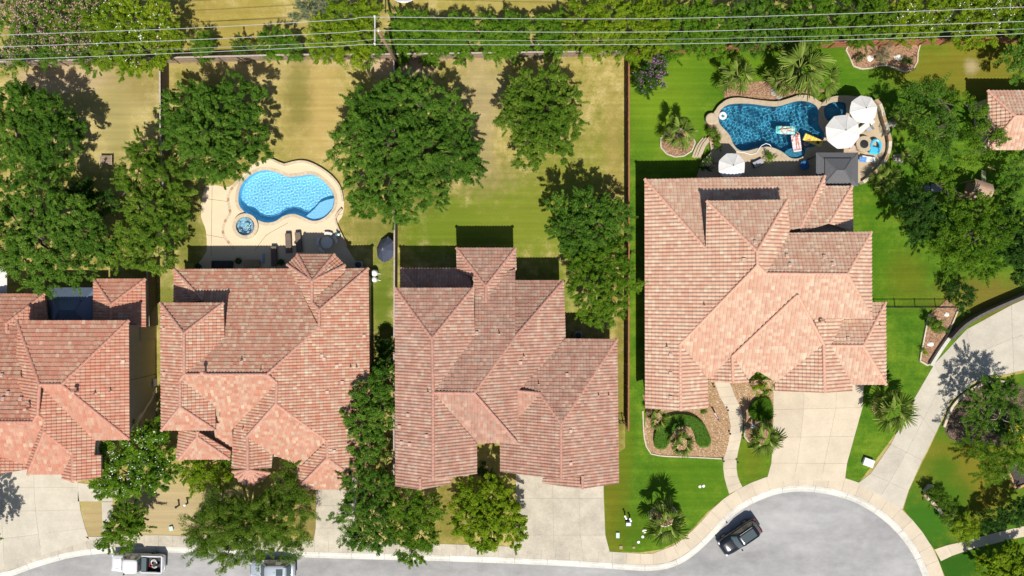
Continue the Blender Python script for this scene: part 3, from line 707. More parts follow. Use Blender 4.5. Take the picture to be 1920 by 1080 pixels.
# --- house 2
v2 = {'a': (327, 505, 3.7), 'b': (544, 504, 3.7), 'c': (598, 613, None), 'd': (501, 702, 7.5), 'e': (346, 702, 7.5), 'f': (381, 563, None), 'g': (326, 570, 3.7), 'h': (539, 496, 3.6), 'i': (585, 527, None), 'j': (585, 565, None), 'k': (599, 581, None),
      'l': (647, 497, 3.6), 'm': (648, 512, None), 'n': (691, 503, 3.7), 'o': (694, 880, 3.7), 'p': (660, 892, None), 'q': (614, 859, None), 'r': (614, 827, None), 's': (518, 757, None), 't': (519, 717, None),
      'u': (301, 568, 6.2), 'v': (419, 568, 6.2), 'w': (345, 625, 7.6), 'x': (421, 640, 6.2), 'y': (338, 713, None), 'z': (338, 763, None), 'A': (303, 807, 6.2), 'B': (404, 806, 5.9), 'C': (403, 758, 5.9), 'D': (437, 804, None), 'E': (437, 848, 3.7), 'F': (404, 830, None), 'C2': (400, 757, None),
      'G': (464, 818, None), 'I': (465, 880, None), 'J': (437, 876, 3.8), 'K': (567, 872, None), 'L': (510, 849, None), 'M': (510, 876, 3.9), 'N': (558, 872, None), 'O': (557, 917, 3.6), 'Q': (657, 917, 3.6), 'R': (648, 504, 3.7)}
s2 = [('N', ['a', 'b', 'c', 'd', 'e', 'f']), ('W', ['a', 'f', 'g']), ('W', ['b', 'h', 'i', 'j', 'k', 'c']), ('E', ['i', 'l', 'm', 'j']), ('N', ['R', 'n', 'k', 'j', 'm']), ('E', ['n', 'o', 'p', 'q', 'r', 's', 't', 'd', 'c', 'k']),
      ('N', ['u', 'v', 'w']), ('W', ['u', 'w', 'e', 'y', 'z', 'A']), ('E', ['v', 'x', 'e', 'w']), ('S', ['A', 'z', 'B']), ('E', ['y', 'C', 'B', 'z']), ('S', ['y', 'e', 'd', 't', 'D', 'E', 'F', 'C2']), ('W', ['t', 's', 'G', 'I', 'J', 'D']),
      ('S', ['G', 's', 'r', 'K', 'N', 'L']), ('E', ['G', 'L', 'M', 'I']), ('W', ['r', 'q', 'O', 'N', 'K']), ('S', ['q', 'p', 'Q', 'O'])]
c2 = [['a', 'f'], ['i', 'j', 'k', 'n'], ['k', 'c', 'd', 'e'], ['d', 't', 's', 'r', 'q', 'p'], ['u', 'w', 'e', 'y', 'z', 'A'], ['v', 'w'], ['z', 'B'], ['s', 'G', 'I'], ['q', 'O'], ['h', 'i', 'l']]
house('h2', 'h2', (-27, -9, 0), 'house with salmon tiled roof behind the bright blue pool', v2, s2, c2,
      [(330, 507, 545, 700, 3.6, (.45, .45, .1, .1), mat_stucco2), (500, 507, 691, 868, 3.58, (.1, .52, .45, .6), mat_stucco2), (304, 571, 417, 790, 5.9, (.45, .4, .4, .5), mat_stucco), (400, 640, 505, 780, 3.8, (.1, .1, .1, .4), mat_stucco2), (440, 790, 508, 872, 3.8, (.5, .1, .4, .3), mat_stucco2), (560, 840, 652, 908, 3.5, (.5, .1, .5, .45), mat_stone), (545, 482, 642, 560, 3.5, (.8, .5, .8, .1), mat_stucco2), (340, 800, 428, 852, 4.0, (.45, .1, .45, .4), mat_stucco2)], .30, .36, .45, 2)
zap = HOUSES['h2']['Z']['i']; zI = HOUSES['h2']['Z']['I']
fan = [(437, 884), (442, 893), (449, 901), (457, 907), (467, 910), (477, 908), (487, 903), (497, 896), (506, 887)]
loose_gable('h2', 'h2', [[(558, 477, 3.5), (539, 496, 3.5), (585, 527, zap)], [(627, 477, 3.5), (558, 477, 3.5), (585, 527, zap)], [(647, 497, 3.5), (627, 477, 3.5), (585, 527, zap)],
    [(336, 807, 4.5), (371, 809, 5.4), (370, 819, 5.4), (336, 861, 4.2)], [(370, 819, 5.4), (336, 861, 4.2), (431, 861, 4.2)], [(371, 809, 5.4), (433, 846, 4.2), (431, 861, 4.2), (370, 819, 5.4)]] +
    [[(fan[i][0], fan[i][1], 3.2), (fan[i + 1][0], fan[i + 1][1], 3.2), (466, 881, 4.1)] for i in range(8)],
    [((585, 527, zap), (558, 477, 3.5)), ((585, 527, zap), (627, 477, 3.5)), ((370, 819, 5.4), (336, 861, 4.2)), ((370, 819, 5.4), (431, 861, 4.2)), ((371, 809, 5.4), (370, 819, 5.4))] + [((466, 881, 4.1), (f_[0], f_[1], 3.2)) for f_ in fan], .30, .36, 90)
# --- house 1, cut by the left edge of the picture
v1 = {'a': (32, 601, 6.2), 'b': (242, 601, 6.2), 'c': (116, 721, 8.2), 'd': (75, 721, 8.2), 'd2': (73, 724, 8.0), 'e': (243, 824, 6.2), 'f': (178, 825, 6.2), 'g': (71, 778, 7.8), 'h': (84, 787, None), 'i': (84, 809, None), 'j': (137, 851, None), 'k': (137, 904, None), 'l': (190, 894, 5.8), 'm': (190, 853, 5.8), 'n': (177, 853, None), 'o': (178, 822, 6.15),
      'p': (53, 889, 5.8), 'q': (117, 889, 5.8), 'r': (133, 858, None), 's': (117, 898, 5.8), 't': (63, 791, None), 'u': (-70, 791, None), 'v': (50, 871, None), 'x': (33, 700, 5.6), 'y': (-70, 690, None), 'z': (0, 888, 5.6), 'A': (0, 834, None), 'B': (-70, 601, 6.2), 'C': (-70, 835, None),
      'D': (-70, 551, 3.4), 'E': (84, 551, 3.4), 'F': (13, 606, None), 'G': (90, 612, 3.4), 'I': (13, 625, None), 'J': (176, 523, 3.4), 'K': (273, 523, 3.4), 'L': (209, 571, None), 'M': (209, 612, None), 'N': (274, 613, 3.4), 'O': (176, 612, 3.4), 'Q': (-60, 551, 3.4), 'R': (-60, 888, 3.6), 'U2': (50, 880, None), 'n1': (-70, 598, 4.3), 'n2': (40, 598, 4.3), 'n3': (40, 708, None), 'n4': (-70, 708, None)}
s1 = [('N', ['a', 'b', 'c', 'd']), ('E', ['b', 'e', 'c']), ('S', ['d', 'c', 'e', 'f']), ('W', ['a', 'd', 'g', 't', 'x']), ('E', ['d2', 'o', 'n', 'm', 'l', 'k', 'j', 'i', 'h', 'g']), ('S', ['i', 'j', 'r', 'q', 'p']), ('W', ['h', 'i', 'p', 'v']), ('W', ['j', 'k', 's', 'q']),
      ('S', ['u', 't', 'g', 'h', 'v', 'C']), ('N', ['x', 't', 'u', 'y']), ('N', ['D', 'E', 'F']), ('E', ['E', 'G', 'I', 'F']), ('N', ['J', 'K', 'L']), ('E', ['K', 'N', 'M', 'L']), ('W', ['J', 'L', 'M', 'O']), ('E', ['A', 'v', 'U2', 'z']), ('N', ['n1', 'n2', 'n3', 'n4'])]
c1 = [['a', 'd', 'c', 'b'], ['c', 'e'], ['d', 'g', 'h', 'i', 'j', 'k'], ['i', 'p'], ['g', 't', 'u'], ['E', 'F', 'I'], ['J', 'L', 'M'], ['K', 'L']]
house('h1', 'h1', (-47, -10, 0), 'house with orange tiled roof cut off by the left edge', v1, s1, c1,
      [(30, 604, 243, 715, 6.0, (.1, .4, .5, .0), mat_stucco), (182, 716, 243, 822, 6.0, (.1, .0, .5, .4), mat_stucco), (-60, 720, 75, 880, 5.2, (.1, .1, .1, .4), mat_stucco2), (80, 800, 188, 886, 5.4, (.3, .1, .4, .5), mat_stucco2), (-60, 555, 86, 660, 3.3, (.1, .4, .4, .1), mat_stucco), (180, 527, 271, 640, 3.3, (.4, .4, .45, .1), mat_stucco)], .31, .42, .42, 1)
# --- garden house at the right edge
v5 = {'a': (1852, 170, 3.0), 'b': (2010, 170, 3.0), 'c': (1903, 218, None), 'd': (1965, 218, None), 'e': (1852, 281, 3.0), 'f': (2010, 281, 3.0)}
s5 = [('W', ['a', 'c', 'e']), ('N', ['a', 'b', 'd', 'c']), ('S', ['c', 'd', 'f', 'e']), ('E', ['b', 'f', 'd'])]
house('h5', 'h4', (54, 18, 0), 'small garden house with peach tiled hip roof at the right edge', v5, s5, [['a', 'c', 'd', 'b'], ['e', 'c'], ['f', 'd']], [(1855, 173, 2005, 276, 3.0, (.4, .4, .4, .4), mat_stucco2)], .37, .37, .42, 5)
garage_door('h4', 1470, 1585, 722, 3.3, .5); garage_door('h3', 985, 1110, 892, 3.4, .6); garage_door('h2', 572, 640, 908, 3.5, .45); garage_door('h1', 100, 175, 886, 5.4, .5)
def gable_wall(key, l, t, r, ins, mat):
    q = HOUSES[key]['P3']; y = max(q[l].y, q[t].y, q[r].y) + ins; s_ = .96
    pts = [(q[l].x, q[l].z), (q[r].x, q[r].z), (q[t].x, q[t].z)]
    V = [(x, yy, z - .20) for yy in (y, y + .12) for x, z in pts]
    emit('gable_wall', V, [(0, 1, 2), (5, 4, 3), (0, 3, 4, 1), (1, 4, 5, 2), (2, 5, 3, 0)], mat, HOUSES[key]['root'])
gable_wall('h3', 'K', 'J', 'F', .5, mat_stucco); gable_wall('h3', 'h', 'e', 'k', .5, mat_stucco); gable_wall('h4', 'k', 'j', 'x', .5, mat_stone); gable_wall('h4', 'ak', 'aj', 'al', .5, mat_stone); gable_wall('h1', 's', 'k', 'l', .5, mat_stucco2)
vents('h4', [(1320, 572, 'p'), (1535, 602, 't'), (1545, 604, 'p'), (1648, 610, 'p'), (1475, 480, 'b'), (1545, 482, 'b'), (1480, 497, 'b'), (1560, 496, 'b'), (1415, 455, 'b'), (1395, 487, 'b'), (1590, 635, 'b'), (1258, 665, 'b'), (1258, 700, 'b'), (1258, 745, 'b'), (1250, 650, 'p')])
vents('h3', [(936, 626, 'p'), (975, 680, 'b'), (982, 668, 'p'), (1010, 720, 'p'), (1063, 703, 'b'), (1122, 741, 'p'), (1141, 741, 'p'), (803, 735, 'p'), (766, 778, 'b'), (750, 800, 'b'), (801, 817, 'b'), (754, 830, 'b'), (769, 833, 'b'), (1069, 808, 'b'), (1069, 869, 'b'), (894, 625, 'b')])
vents('h2', [(386, 697, 't'), (454, 676, 'p'), (490, 694, 'p'), (603, 667, 'b'), (607, 673, 'b'), (631, 686, 'b'), (658, 688, 'p'), (669, 688, 'p'), (682, 630, 'b'), (641, 717, 'b'), (613, 735, 'b'), (457, 803, 'p'), (626, 846, 'b'), (308, 595, 'b'), (309, 617, 'b'), (309, 700, 'b')])
vents('h1', [(147, 733, 't'), (180, 737, 'p'), (209, 733, 'p'), (19, 708, 'p'), (4, 704, 'b'), (16, 737, 'b'), (7, 748, 'b'), (40, 748, 'b'), (58, 764, 't'), (231, 677, 'b')])
# ------------------------------------------------------------------ trees, shrubs, palms
def leaf_mat(name, stops, trans=0.42, rough=0.7):
    m, t, b = new_mat(name)
    a = t.nodes.new('ShaderNodeAttribute'); a.attribute_name = 'tint'
    r = ramp(t, stops); t.links.new(a.outputs['Fac'], r.inputs[0])
    t.links.new(r.outputs[0], b.inputs['Base Color']); b.inputs['Roughness'].default_value = rough; b.inputs['Specular IOR Level'].default_value = 0.10
    tr = t.nodes.new('ShaderNodeBsdfTranslucent'); g = mixc(t, 1.0, r.outputs[0], (1.25, 1.35, .5), 'MULTIPLY'); t.links.new(g, tr.inputs[0])
    mx = t.nodes.new('ShaderNodeMixShader'); mx.inputs[0].default_value = trans
    t.links.new(b.outputs[0], mx.inputs[1]); t.links.new(tr.outputs[0], mx.inputs[2])
    t.links.new(mx.outputs[0], t.nodes['Material Output'].inputs[0])
    return m
LEAF = {
 'oak': leaf_mat('live_oak_leaf', [(0, (.026, .078, .010)), (.4, (.068, .160, .015)), (.75, (.125, .235, .024)), (1, (.22, .32, .055))]),
 'oak2': leaf_mat('red_oak_leaf', [(0, (.036, .09, .008)), (.4, (.088, .175, .013)), (.75, (.150, .24, .022)), (1, (.25, .33, .05))]),
 'elm': leaf_mat('elm_leaf', [(0, (.040, .105, .006)), (.5, (.095, .195, .010)), (1, (.19, .29, .025))]),
 'lime': leaf_mat('bright_leaf', [(0, (.075, .155, .006)), (.5, (.175, .275, .010)), (1, (.32, .38, .025))]),
 'hedge': leaf_mat('hedge_leaf', [(0, (.045, .125, .008)), (.5, (.105, .22, .012)), (1, (.19, .31, .022))]),
 'dark': leaf_mat('dark_leaf', [(0, (.014, .045, .008)), (.5, (.035, .095, .012)), (1, (.085, .165, .022))]),
 'myrtle': leaf_mat('crape_myrtle_leaf', [(0, (.04, .095, .010)), (.5, (.085, .175, .016)), (1, (.18, .26, .05))]),
 'grey': leaf_mat('grey_green_leaf', [(0, (.07, .10, .05)), (.5, (.15, .19, .10)), (1, (.28, .30, .20))]),
 'palm': leaf_mat('palm_leaf', [(0, (.06, .12, .012)), (.5, (.15, .235, .03)), (1, (.36, .40, .11))], .3),
 'olive': leaf_mat('willow_leaf', [(0, (.038, .085, .008)), (.5, (.095, .175, .014)), (.85, (.15, .24, .022)), (1, (.26, .26, .09))]),
}
mat_pinkf = plain('pink_blossom', (.46, .25, .24), .7, noise=.3, scale=2); mat_whitef = plain('white_blossom', (.75, .72, .66), .7); mat_purpf = plain('purple_blossom', (.28, .12, .25), .7); mat_yelf = plain('yellow_blossom', (.75, .5, .02), .7)
mat_bark = plain('tree_bark', (.12, .09, .065), .95, noise=.3, scale=6, bump=.03)
mat_bark2 = plain('pale_bark', (.30, .24, .18), .9, noise=.3, scale=5, bump=.02)
def rand_rot_leaves(C, Nrm, size, asp, rg, droop=.0):
    """diamond leaf quads at C with approximate normals Nrm"""
    n = len(C)
    a = rg.normal(size=(n, 3)); Nn = Nrm / (np.linalg.norm(Nrm, axis=1, keepdims=True) + 1e-9)
    a -= Nn * (a * Nn).sum(1, keepdims=True); a /= np.linalg.norm(a, axis=1, keepdims=True) + 1e-9
    b = np.cross(Nn, a)
    s = size * (0.65 + 0.7 * rg.random(n))[:, None]
    V = np.stack([C - a * s * .8 - b * s * asp, C - a * s * .8 + b * s * asp, C + a * s], 1)
    V[:, 2, 2] -= droop * s[:, 0]
    return V.reshape(-1, 3)
def crown_pts(lobes, dens, rg, cl=.42, kper=16, shell=.55, up=0.35, sprig=.36):
    """leaf centres gathered into rounded clumps that sit on the lobes; gaps between clumps stay open"""
    Cs = []; Ns = []; Ts = []
    for (c, r) in lobes:
        c = np.array(c); r = np.array(r); area = math.pi * r[0] * r[1]; nl = area * dens * 3.35
        lt = rg.uniform(-.12, .16); rc0 = cl * 1.25
        nc = max(4, int(3.3 * (r[0] * r[1]) / (rc0 * rc0) + 2)); kp = max(12, int(nl / nc))
        d = rg.normal(size=(nc, 3)); d[:, 2] = np.where(rg.random(nc) < .94, np.abs(d[:, 2]), d[:, 2] * .5)
        d /= np.linalg.norm(d, axis=1, keepdims=True)
        th = np.arctan2(d[:, 1], d[:, 0]); ph = rg.random(4) * 6.28
        bump = 1 + .15 * np.sin(3 * th + ph[0]) + .13 * np.sin(5 * th + ph[1]) + .10 * np.sin(8 * th + ph[2])
        rad = (shell + (1 - shell) * rg.random(nc) ** .62) * bump
        cc = c + d * r * (rad * .92)[:, None]
        hole = np.sin(cc[:, 0] * 1.9 + ph[0]) * np.sin(cc[:, 1] * 1.7 + ph[1]) + .5 * np.sin(cc[:, 0] * 3.7 + cc[:, 1] * 2.9 + ph[3])
        keepc = hole > -1.02; cc = cc[keepc]; d = d[keepc]; nc = len(cc)
        if nc == 0: continue
        rc = rc0 * (.45 + .75 * rg.random(nc)); ct = rg.random(nc)
        # a fifth of the clumps are thin sprigs that reach outward
        q = rg.normal(size=(nc, kp, 3)); q /= np.linalg.norm(q, axis=2, keepdims=True)
        q[:, :, 2] = np.where(rg.random((nc, kp)) < .72, np.abs(q[:, :, 2]), q[:, :, 2])
        rr = rg.random((nc, kp, 1)) ** .38
        offs = q * rr * rc[:, None, None] * np.array((1, 1, .62))
        spr = (rg.random(nc) < sprig)[:, None, None]
        ax = d * np.array((1, 1, .35)); along = (rg.random((nc, kp, 1)) * 2 - .6) * rc[:, None, None] * 1.25
        offs = np.where(spr, ax[:, None] * along + offs * .38, offs)
        p = cc[:, None] + offs
        nm = q * .8 + np.array((0, 0, .55)) + rg.normal(size=(nc, kp, 3)) * .5
        t = np.clip(lt + .06 + .46 * ct[:, None] + .44 * rg.random((nc, kp)), 0, 1)
        Cs.append(p.reshape(-1, 3)); Ns.append(nm.reshape(-1, 3)); Ts.append(t.ravel())
    C = np.concatenate(Cs); k = C[:, 2] > .12
    return C[k], np.concatenate(Ns)[k], np.concatenate(Ts)[k]
TREE_I = [0]
def tree(name, label, cat, base, lobes, kind, dens=150, leaf=.12, asp=.5, trunk=.2, group=None, blossom=None, bfrac=.05, bark=None, cl=.30, flat=.72, shell=.55, limbs=True, droop=.1, sprig=.36):
    """base px on the ground; lobes (px,py,r px,zc) as seen in the photograph at height zc"""
    TREE_I[0] += 1; rg = np.random.default_rng(100 + TREE_I[0])
    W = []
    for (px, py, r, zc) in lobes:
        zc = zc if zc < 2.5 else 2.5 + (zc - 2.5) * .72
        px += rg.uniform(-5, 5); py += rg.uniform(-5, 5); r *= rg.uniform(.88, 1.12) if r > 20 else 1.0
        c = P(px, py, zc); k = (H - zc) / (H * S); rr = r * k
        W.append((tuple(c), (rr, rr, min(rr * flat, zc * .95))))
    if base is None:
        wsum = sum(w_[1][0] ** 2 for w_ in W); b = Vector((sum(w_[0][0] * w_[1][0] ** 2 for w_ in W) / wsum, sum(w_[0][1] * w_[1][0] ** 2 for w_ in W) / wsum, 0))
    else: b = P(*base)
    root = thing(name, label, cat, b, group)
    leaf = leaf * .73
    C, Nm, T = crown_pts(W, dens, rg, cl, shell=shell, sprig=sprig)
    V = rand_rot_leaves(C, Nm, leaf, asp, rg, droop) - np.array(b)
    link('crown', quadmesh('crown', V, len(C), 3, T), LEAF[kind], root)
    if blossom:
        top = [i for i in rg.permutation(len(C))[:int(len(C) * bfrac * 3)]]
        zt = np.median(C[:, 2]); top = np.array([i for i in top if C[i, 2] > zt][:max(10, int(len(C) * bfrac))])
        cc = C[top] + np.array((0, 0, .15)); cc = np.repeat(cc, 3, 0) + rg.normal(size=(len(top) * 3, 3)) * .12
        Vb = rand_rot_leaves(cc, rg.normal(size=(len(cc), 3)) * .6 + np.array((0, 0, 1)), .06, .8, rg) - np.array(b)
        link('blossom', quadmesh('blossom', Vb, len(cc), 3), blossom, root)
    # trunk and limbs
    top = max(w_[0][2] for w_ in W); zf = max(.5, min(w_[0][2] - w_[1][2] for w_ in W) * .75 + .5)
    mb = MB(); bv = Vector(b)
    fork = bv + Vector((rg.normal() * .1, rg.normal() * .1, zf))
    mb.tube([bv - Vector((0, 0, .15)), bv + Vector((0, 0, .2)), fork], [trunk * 1.5, trunk * 1.1, trunk * .9], 8)
    mb.build('trunk', bark or mat_bark, root, smooth=True)
    if limbs:
        ml = MB()
        for (c, r) in W:
            e = Vector(c) + Vector((0, 0, r[2] * .25)); mid = fork.lerp(e, .5) + Vector((0, 0, .12 * (e - fork).length)) + Vector(rg.normal(size=3) * .15)
            ml.tube([fork - Vector((0, 0, .1)), mid, e], [trunk * .6, trunk * .4, trunk * .12], 6)
            for q in range(4):
                d = Vector((rg.normal(), rg.normal(), abs(rg.normal()) * .5)).normalized(); s_ = mid.lerp(e, .3 + .5 * rg.random())
                ml.tube([s_, s_ + Vector((d.x * r[0], d.y * r[1], d.z * r[2])) * .75], [trunk * .22, .02], 4)
        ml.build('limbs', bark or mat_bark, root, smooth=True)
    return root
BACK = 'trees along the back fence'
# back row, left to right
tree('crape_myrtle', 'pink flowering crape myrtle in the top left corner', 'tree', (55, 85), [(25, 40, 38, 4.2), (60, 75, 42, 4), (20, 110, 34, 3.4), (70, 20, 40, 4.2), (95, 110, 26, 3)], 'hedge', 170, .10, blossom=mat_pinkf, bfrac=.02, bark=mat_bark2, group=BACK)
tree('crape_myrtle', 'pink flowering crape myrtle next to the bright white flowered one', 'tree', (140, 80), [(120, 35, 42, 4.2), (145, 80, 44, 3.8), (165, 25, 36, 4), (110, 90, 32, 3.4), (175, 115, 26, 2.8)], 'elm', 170, .10, blossom=mat_pinkf, bfrac=.014, bark=mat_bark2, group=BACK)
tree('crape_myrtle', 'bright green tree dotted with white flowers beside the dark left fence', 'tree', (255, 85), [(205, 45, 42, 4.5), (255, 35, 48, 5), (300, 40, 40, 4.6), (225, 90, 44, 4), (285, 95, 46, 4), (250, 128, 30, 3), (318, 75, 26, 3.6), (240, 5, 40, 4.5)], 'lime', 170, .13, .4, blossom=mat_whitef, bfrac=.0018, group=BACK)
tree('shrub', 'rounded green shrub standing alone against the back fence rail', 'shrub', None, [(376, 88, 24, 1.6), (386, 78, 20, 1.9), (380, 104, 14, 1.2)], 'elm', 190, .11, trunk=.08, group=BACK)
tree('shrub', 'small reddish green shrub near the top fence, left of a wider one', 'shrub', None, [(450, 78, 16, 1.5), (458, 92, 14, 1.2)], 'olive', 190, .10, trunk=.07, group=BACK)
tree('shrub', 'wide dark green shrub left of the large yellow-green tree', 'shrub', None, [(500, 85, 26, 1.8), (535, 78, 28, 2.2), (550, 98, 22, 1.8), (520, 104, 18, 1.3)], 'hedge', 190, .11, trunk=.1, group=BACK)
tree('crape_myrtle', 'grey leafed tree at the top edge above the yellow-green tree', 'tree', None, [(575, 22, 30, 4.2), (610, 15, 28, 4.2), (640, 28, 24, 4)], 'grey', 160, .10, group=BACK, bark=mat_bark2)
tree('screen_tree', 'large yellow-green tree left of the utility pole', 'tree', (635, 75), [(600, 60, 40, 3.8), (640, 45, 44, 4.4), (675, 60, 38, 4.2), (610, 95, 32, 3), (660, 95, 36, 3.2), (690, 25, 28, 4)], 'lime', 170, .13, .38, group=BACK)
tree('shrub', 'low green bush at the foot of the yellow-green tree by the pole', 'shrub', None, [(690, 98, 22, 1.6), (710, 90, 16, 1.5)], 'hedge', 200, .10, trunk=.07, group=BACK)
hx = [(760, 62, 'clipped hedge shrub right beside the utility pole'), (812, 70, 'clipped hedge shrub second to the right of the pole'), (860, 66, 'clipped hedge shrub third to the right of the pole'), (930, 68, 'clipped hedge shrub in the middle between two brown gaps'), (968, 66, 'clipped hedge shrub just left of the second brown gap'), (1035, 66, 'clipped hedge shrub just right of the second brown gap')]
for i, (x, y, lab) in enumerate(hx):
    tree('hedge_shrub', lab, 'hedge shrub', None, [(x - 14, y - 16, 24, 2.0), (x + 12, y - 14, 24, 2.2), (x - 12, y + 16, 24, 1.7), (x + 12, y + 18, 24, 1.7), (x, y + 38, 19, 1.2), (x, y, 26, 2.3)], 'hedge', 190, .11, trunk=.08, group='hedge shrubs by the pole', flat=.85)
tree('screen_tree', 'bright lime tree right of the hedge, reaching the top edge', 'tree', (1150, 70), [(1100, 45, 42, 4), (1145, 30, 46, 4.6), (1195, 40, 46, 4.6), (1120, 85, 38, 3.2), (1175, 88, 40, 3.4), (1235, 30, 40, 4.4), (1085, 88, 24, 2.4), (1225, 75, 34, 3.4)], 'lime', 170, .13, .38, group=BACK)
tree('screen_tree', 'deep green tree above the purple flowering shrub', 'tree', (1290, 60), [(1270, 50, 40, 4.2), (1315, 35, 44, 4.4), (1300, 80, 34, 3), (1355, 45, 40, 4.2), (1340, 82, 30, 2.8), (1255, 100, 24, 2.2)], 'hedge', 180, .12, group=BACK)
tree('screen_tree', 'dark green tree on the top edge above the first pool palm', 'tree', (1420, 50), [(1400, 35, 44, 4.4), (1445, 40, 44, 4.6), (1425, 75, 32, 3), (1385, 78, 26, 2.6), (1470, 72, 28, 2.8)], 'oak', 190, .12, group=BACK)
tree('screen_tree', 'green tree on the top edge above the tall pool palm', 'tree', (1530, 45), [(1505, 35, 46, 4.6), (1555, 40, 44, 4.4), (1530, 68, 34, 3), (1500, 75, 26, 2.6)], 'hedge', 180, .12, group=BACK)
tree('screen_tree', 'green tree on the top edge left of the butterfly shaped bed', 'tree', (1610, 45), [(1600, 30, 44, 4.6), (1640, 40, 42, 4.4), (1615, 66, 32, 3)], 'elm', 180, .12, group=BACK)
tree('crape_myrtle', 'light green tree with white flowers over the butterfly shaped bed', 'tree', (1700, 40), [(1685, 35, 44, 4.4), (1725, 25, 42, 4.6), (1700, 60, 34, 3.4), (1745, 50, 26, 3.4)], 'lime', 170, .12, .42, blossom=mat_whitef, bfrac=.0018, group=BACK)
tree('crape_myrtle', 'light green tree with white flowers right of the red fence strip', 'tree', (1815, 45), [(1785, 30, 40, 4.4), (1825, 35, 44, 4.6), (1865, 25, 36, 4.2), (1830, 70, 30, 3), (1800, 72, 24, 2.6)], 'lime', 170, .12, .42, blossom=mat_whitef, bfrac=.0018, group=BACK)
tree('crape_myrtle', 'light green tree in the top right corner', 'tree', (1910, 50), [(1905, 30, 40, 4.4), (1935, 50, 40, 4), (1900, 62, 24, 3)], 'elm', 180, .12, group=BACK)
tree('crape_myrtle', 'purple flowering shrub at the end of the long brown fence', 'shrub', (1215, 140), [(1205, 155, 22, 2.2), (1222, 135, 26, 2.6), (1238, 118, 20, 2.4)], 'dark', 190, .10, trunk=.08, blossom=mat_purpf, bfrac=.014, group=BACK)
# left oaks
OAK = 'shade oaks in the back gardens'
tree('oak_tree', 'large oak on the left edge north of the wooden bench', 'tree', (70, 270), [(30, 195, 46, 5), (75, 215, 50, 5.6), (35, 255, 54, 6.2), (100, 260, 52, 6), (140, 240, 30, 4.6), (60, 300, 46, 5.6), (110, 300, 34, 5), (0, 300, 40, 5)], 'oak', 210, .115, trunk=.3, group=OAK)
tree('oak_tree', 'broad oak left of the house terrace, reaching the left edge', 'tree', (85, 420), [(25, 360, 48, 5.4), (80, 370, 52, 6), (130, 400, 52, 6.2), (40, 420, 52, 6.2), (90, 450, 54, 6.4), (165, 440, 46, 5.8), (50, 480, 46, 5.4), (130, 490, 44, 5.2), (190, 470, 36, 5), (80, 515, 40, 4.6), (15, 460, 40, 5)], 'oak', 210, .115, trunk=.34, group=OAK)
tree('oak_tree', 'dark oak casting shade south of the wooden bench', 'tree', (170, 370), [(165, 372, 32, 3.6), (188, 385, 30, 3.4), (150, 360, 24, 3.2)], 'dark', 200, .115, trunk=.2, group=OAK)
tree('oak_tree', 'oak straddling the left fence beside the bright pool deck', 'tree', (290, 400), [(270, 285, 34, 4.4), (255, 340, 38, 5), (305, 330, 42, 5.2), (280, 390, 50, 6), (330, 375, 38, 5), (260, 440, 44, 5.6), (310, 430, 44, 5.6), (285, 480, 36, 4.8), (235, 480, 34, 4.6)], 'oak2', 200, .115, trunk=.26, group=OAK)
tree('oak_tree', 'oak overhanging the top left of the bright pool deck', 'tree', (415, 240), [(350, 205, 44, 5.2), (400, 195, 46, 5.6), (450, 190, 44, 5.2), (345, 250, 40, 5), (400, 250, 54, 6.6), (460, 240, 46, 5.6), (385, 300, 44, 5.2), (435, 295, 46, 5.4), (485, 285, 26, 4), (410, 325, 26, 4)], 'oak', 210, .115, trunk=.28, group=OAK)
tree('oak_tree', 'largest round oak between the bright pool and the bare mown lawn', 'tree', (770, 285), [(690, 215, 52, 5.8), (745, 185, 52, 6), (800, 195, 56, 6.6), (850, 225, 44, 5.6), (665, 275, 46, 5.6), (725, 265, 64, 7.6), (790, 275, 66, 7.8), (855, 290, 52, 6.2), (680, 335, 46, 5.4), (735, 345, 60, 7), (800, 350, 52, 6.2), (745, 392, 36, 4.8), (875, 320, 30, 4.6), (690, 380, 30, 4.4)], 'oak', 210, .12, trunk=.42, group=OAK)
tree('oak_tree', 'oak in the middle of the mown lawn left of the brown fence', 'tree', (1010, 215), [(1030, 160, 38, 5), (990, 185, 40, 5.2), (1050, 195, 42, 5.4), (965, 215, 40, 5.2), (1015, 225, 50, 6.2), (1065, 225, 36, 4.8), (1000, 265, 40, 5.2), (1050, 258, 34, 4.8), (985, 298, 25, 4), (1058, 285, 20, 3.8)], 'oak2', 200, .12, trunk=.28, group=OAK)
tree('oak_tree', 'dense dark oak by the fence behind the peach roofed house', 'tree', (1085, 410), [(1062, 388, 32, 4.8), (1105, 386, 38, 5.2), (1145, 392, 32, 4.8), (1070, 425, 38, 5.2), (1120, 425, 44, 5.8), (1085, 460, 36, 5), (1150, 440, 30, 4.6)], 'oak', 210, .115, trunk=.3, group=OAK)
tree('oak_tree', 'lighter green oak arching over the fence toward the peach roof', 'tree', (1125, 530), [(1090, 490, 40, 5), (1140, 485, 42, 5.4), (1165, 520, 34, 5), (1105, 540, 44, 5.6), (1150, 560, 38, 5.2), (1120, 590, 34, 4.6)], 'elm', 200, .12, .42, trunk=.26, group=OAK)
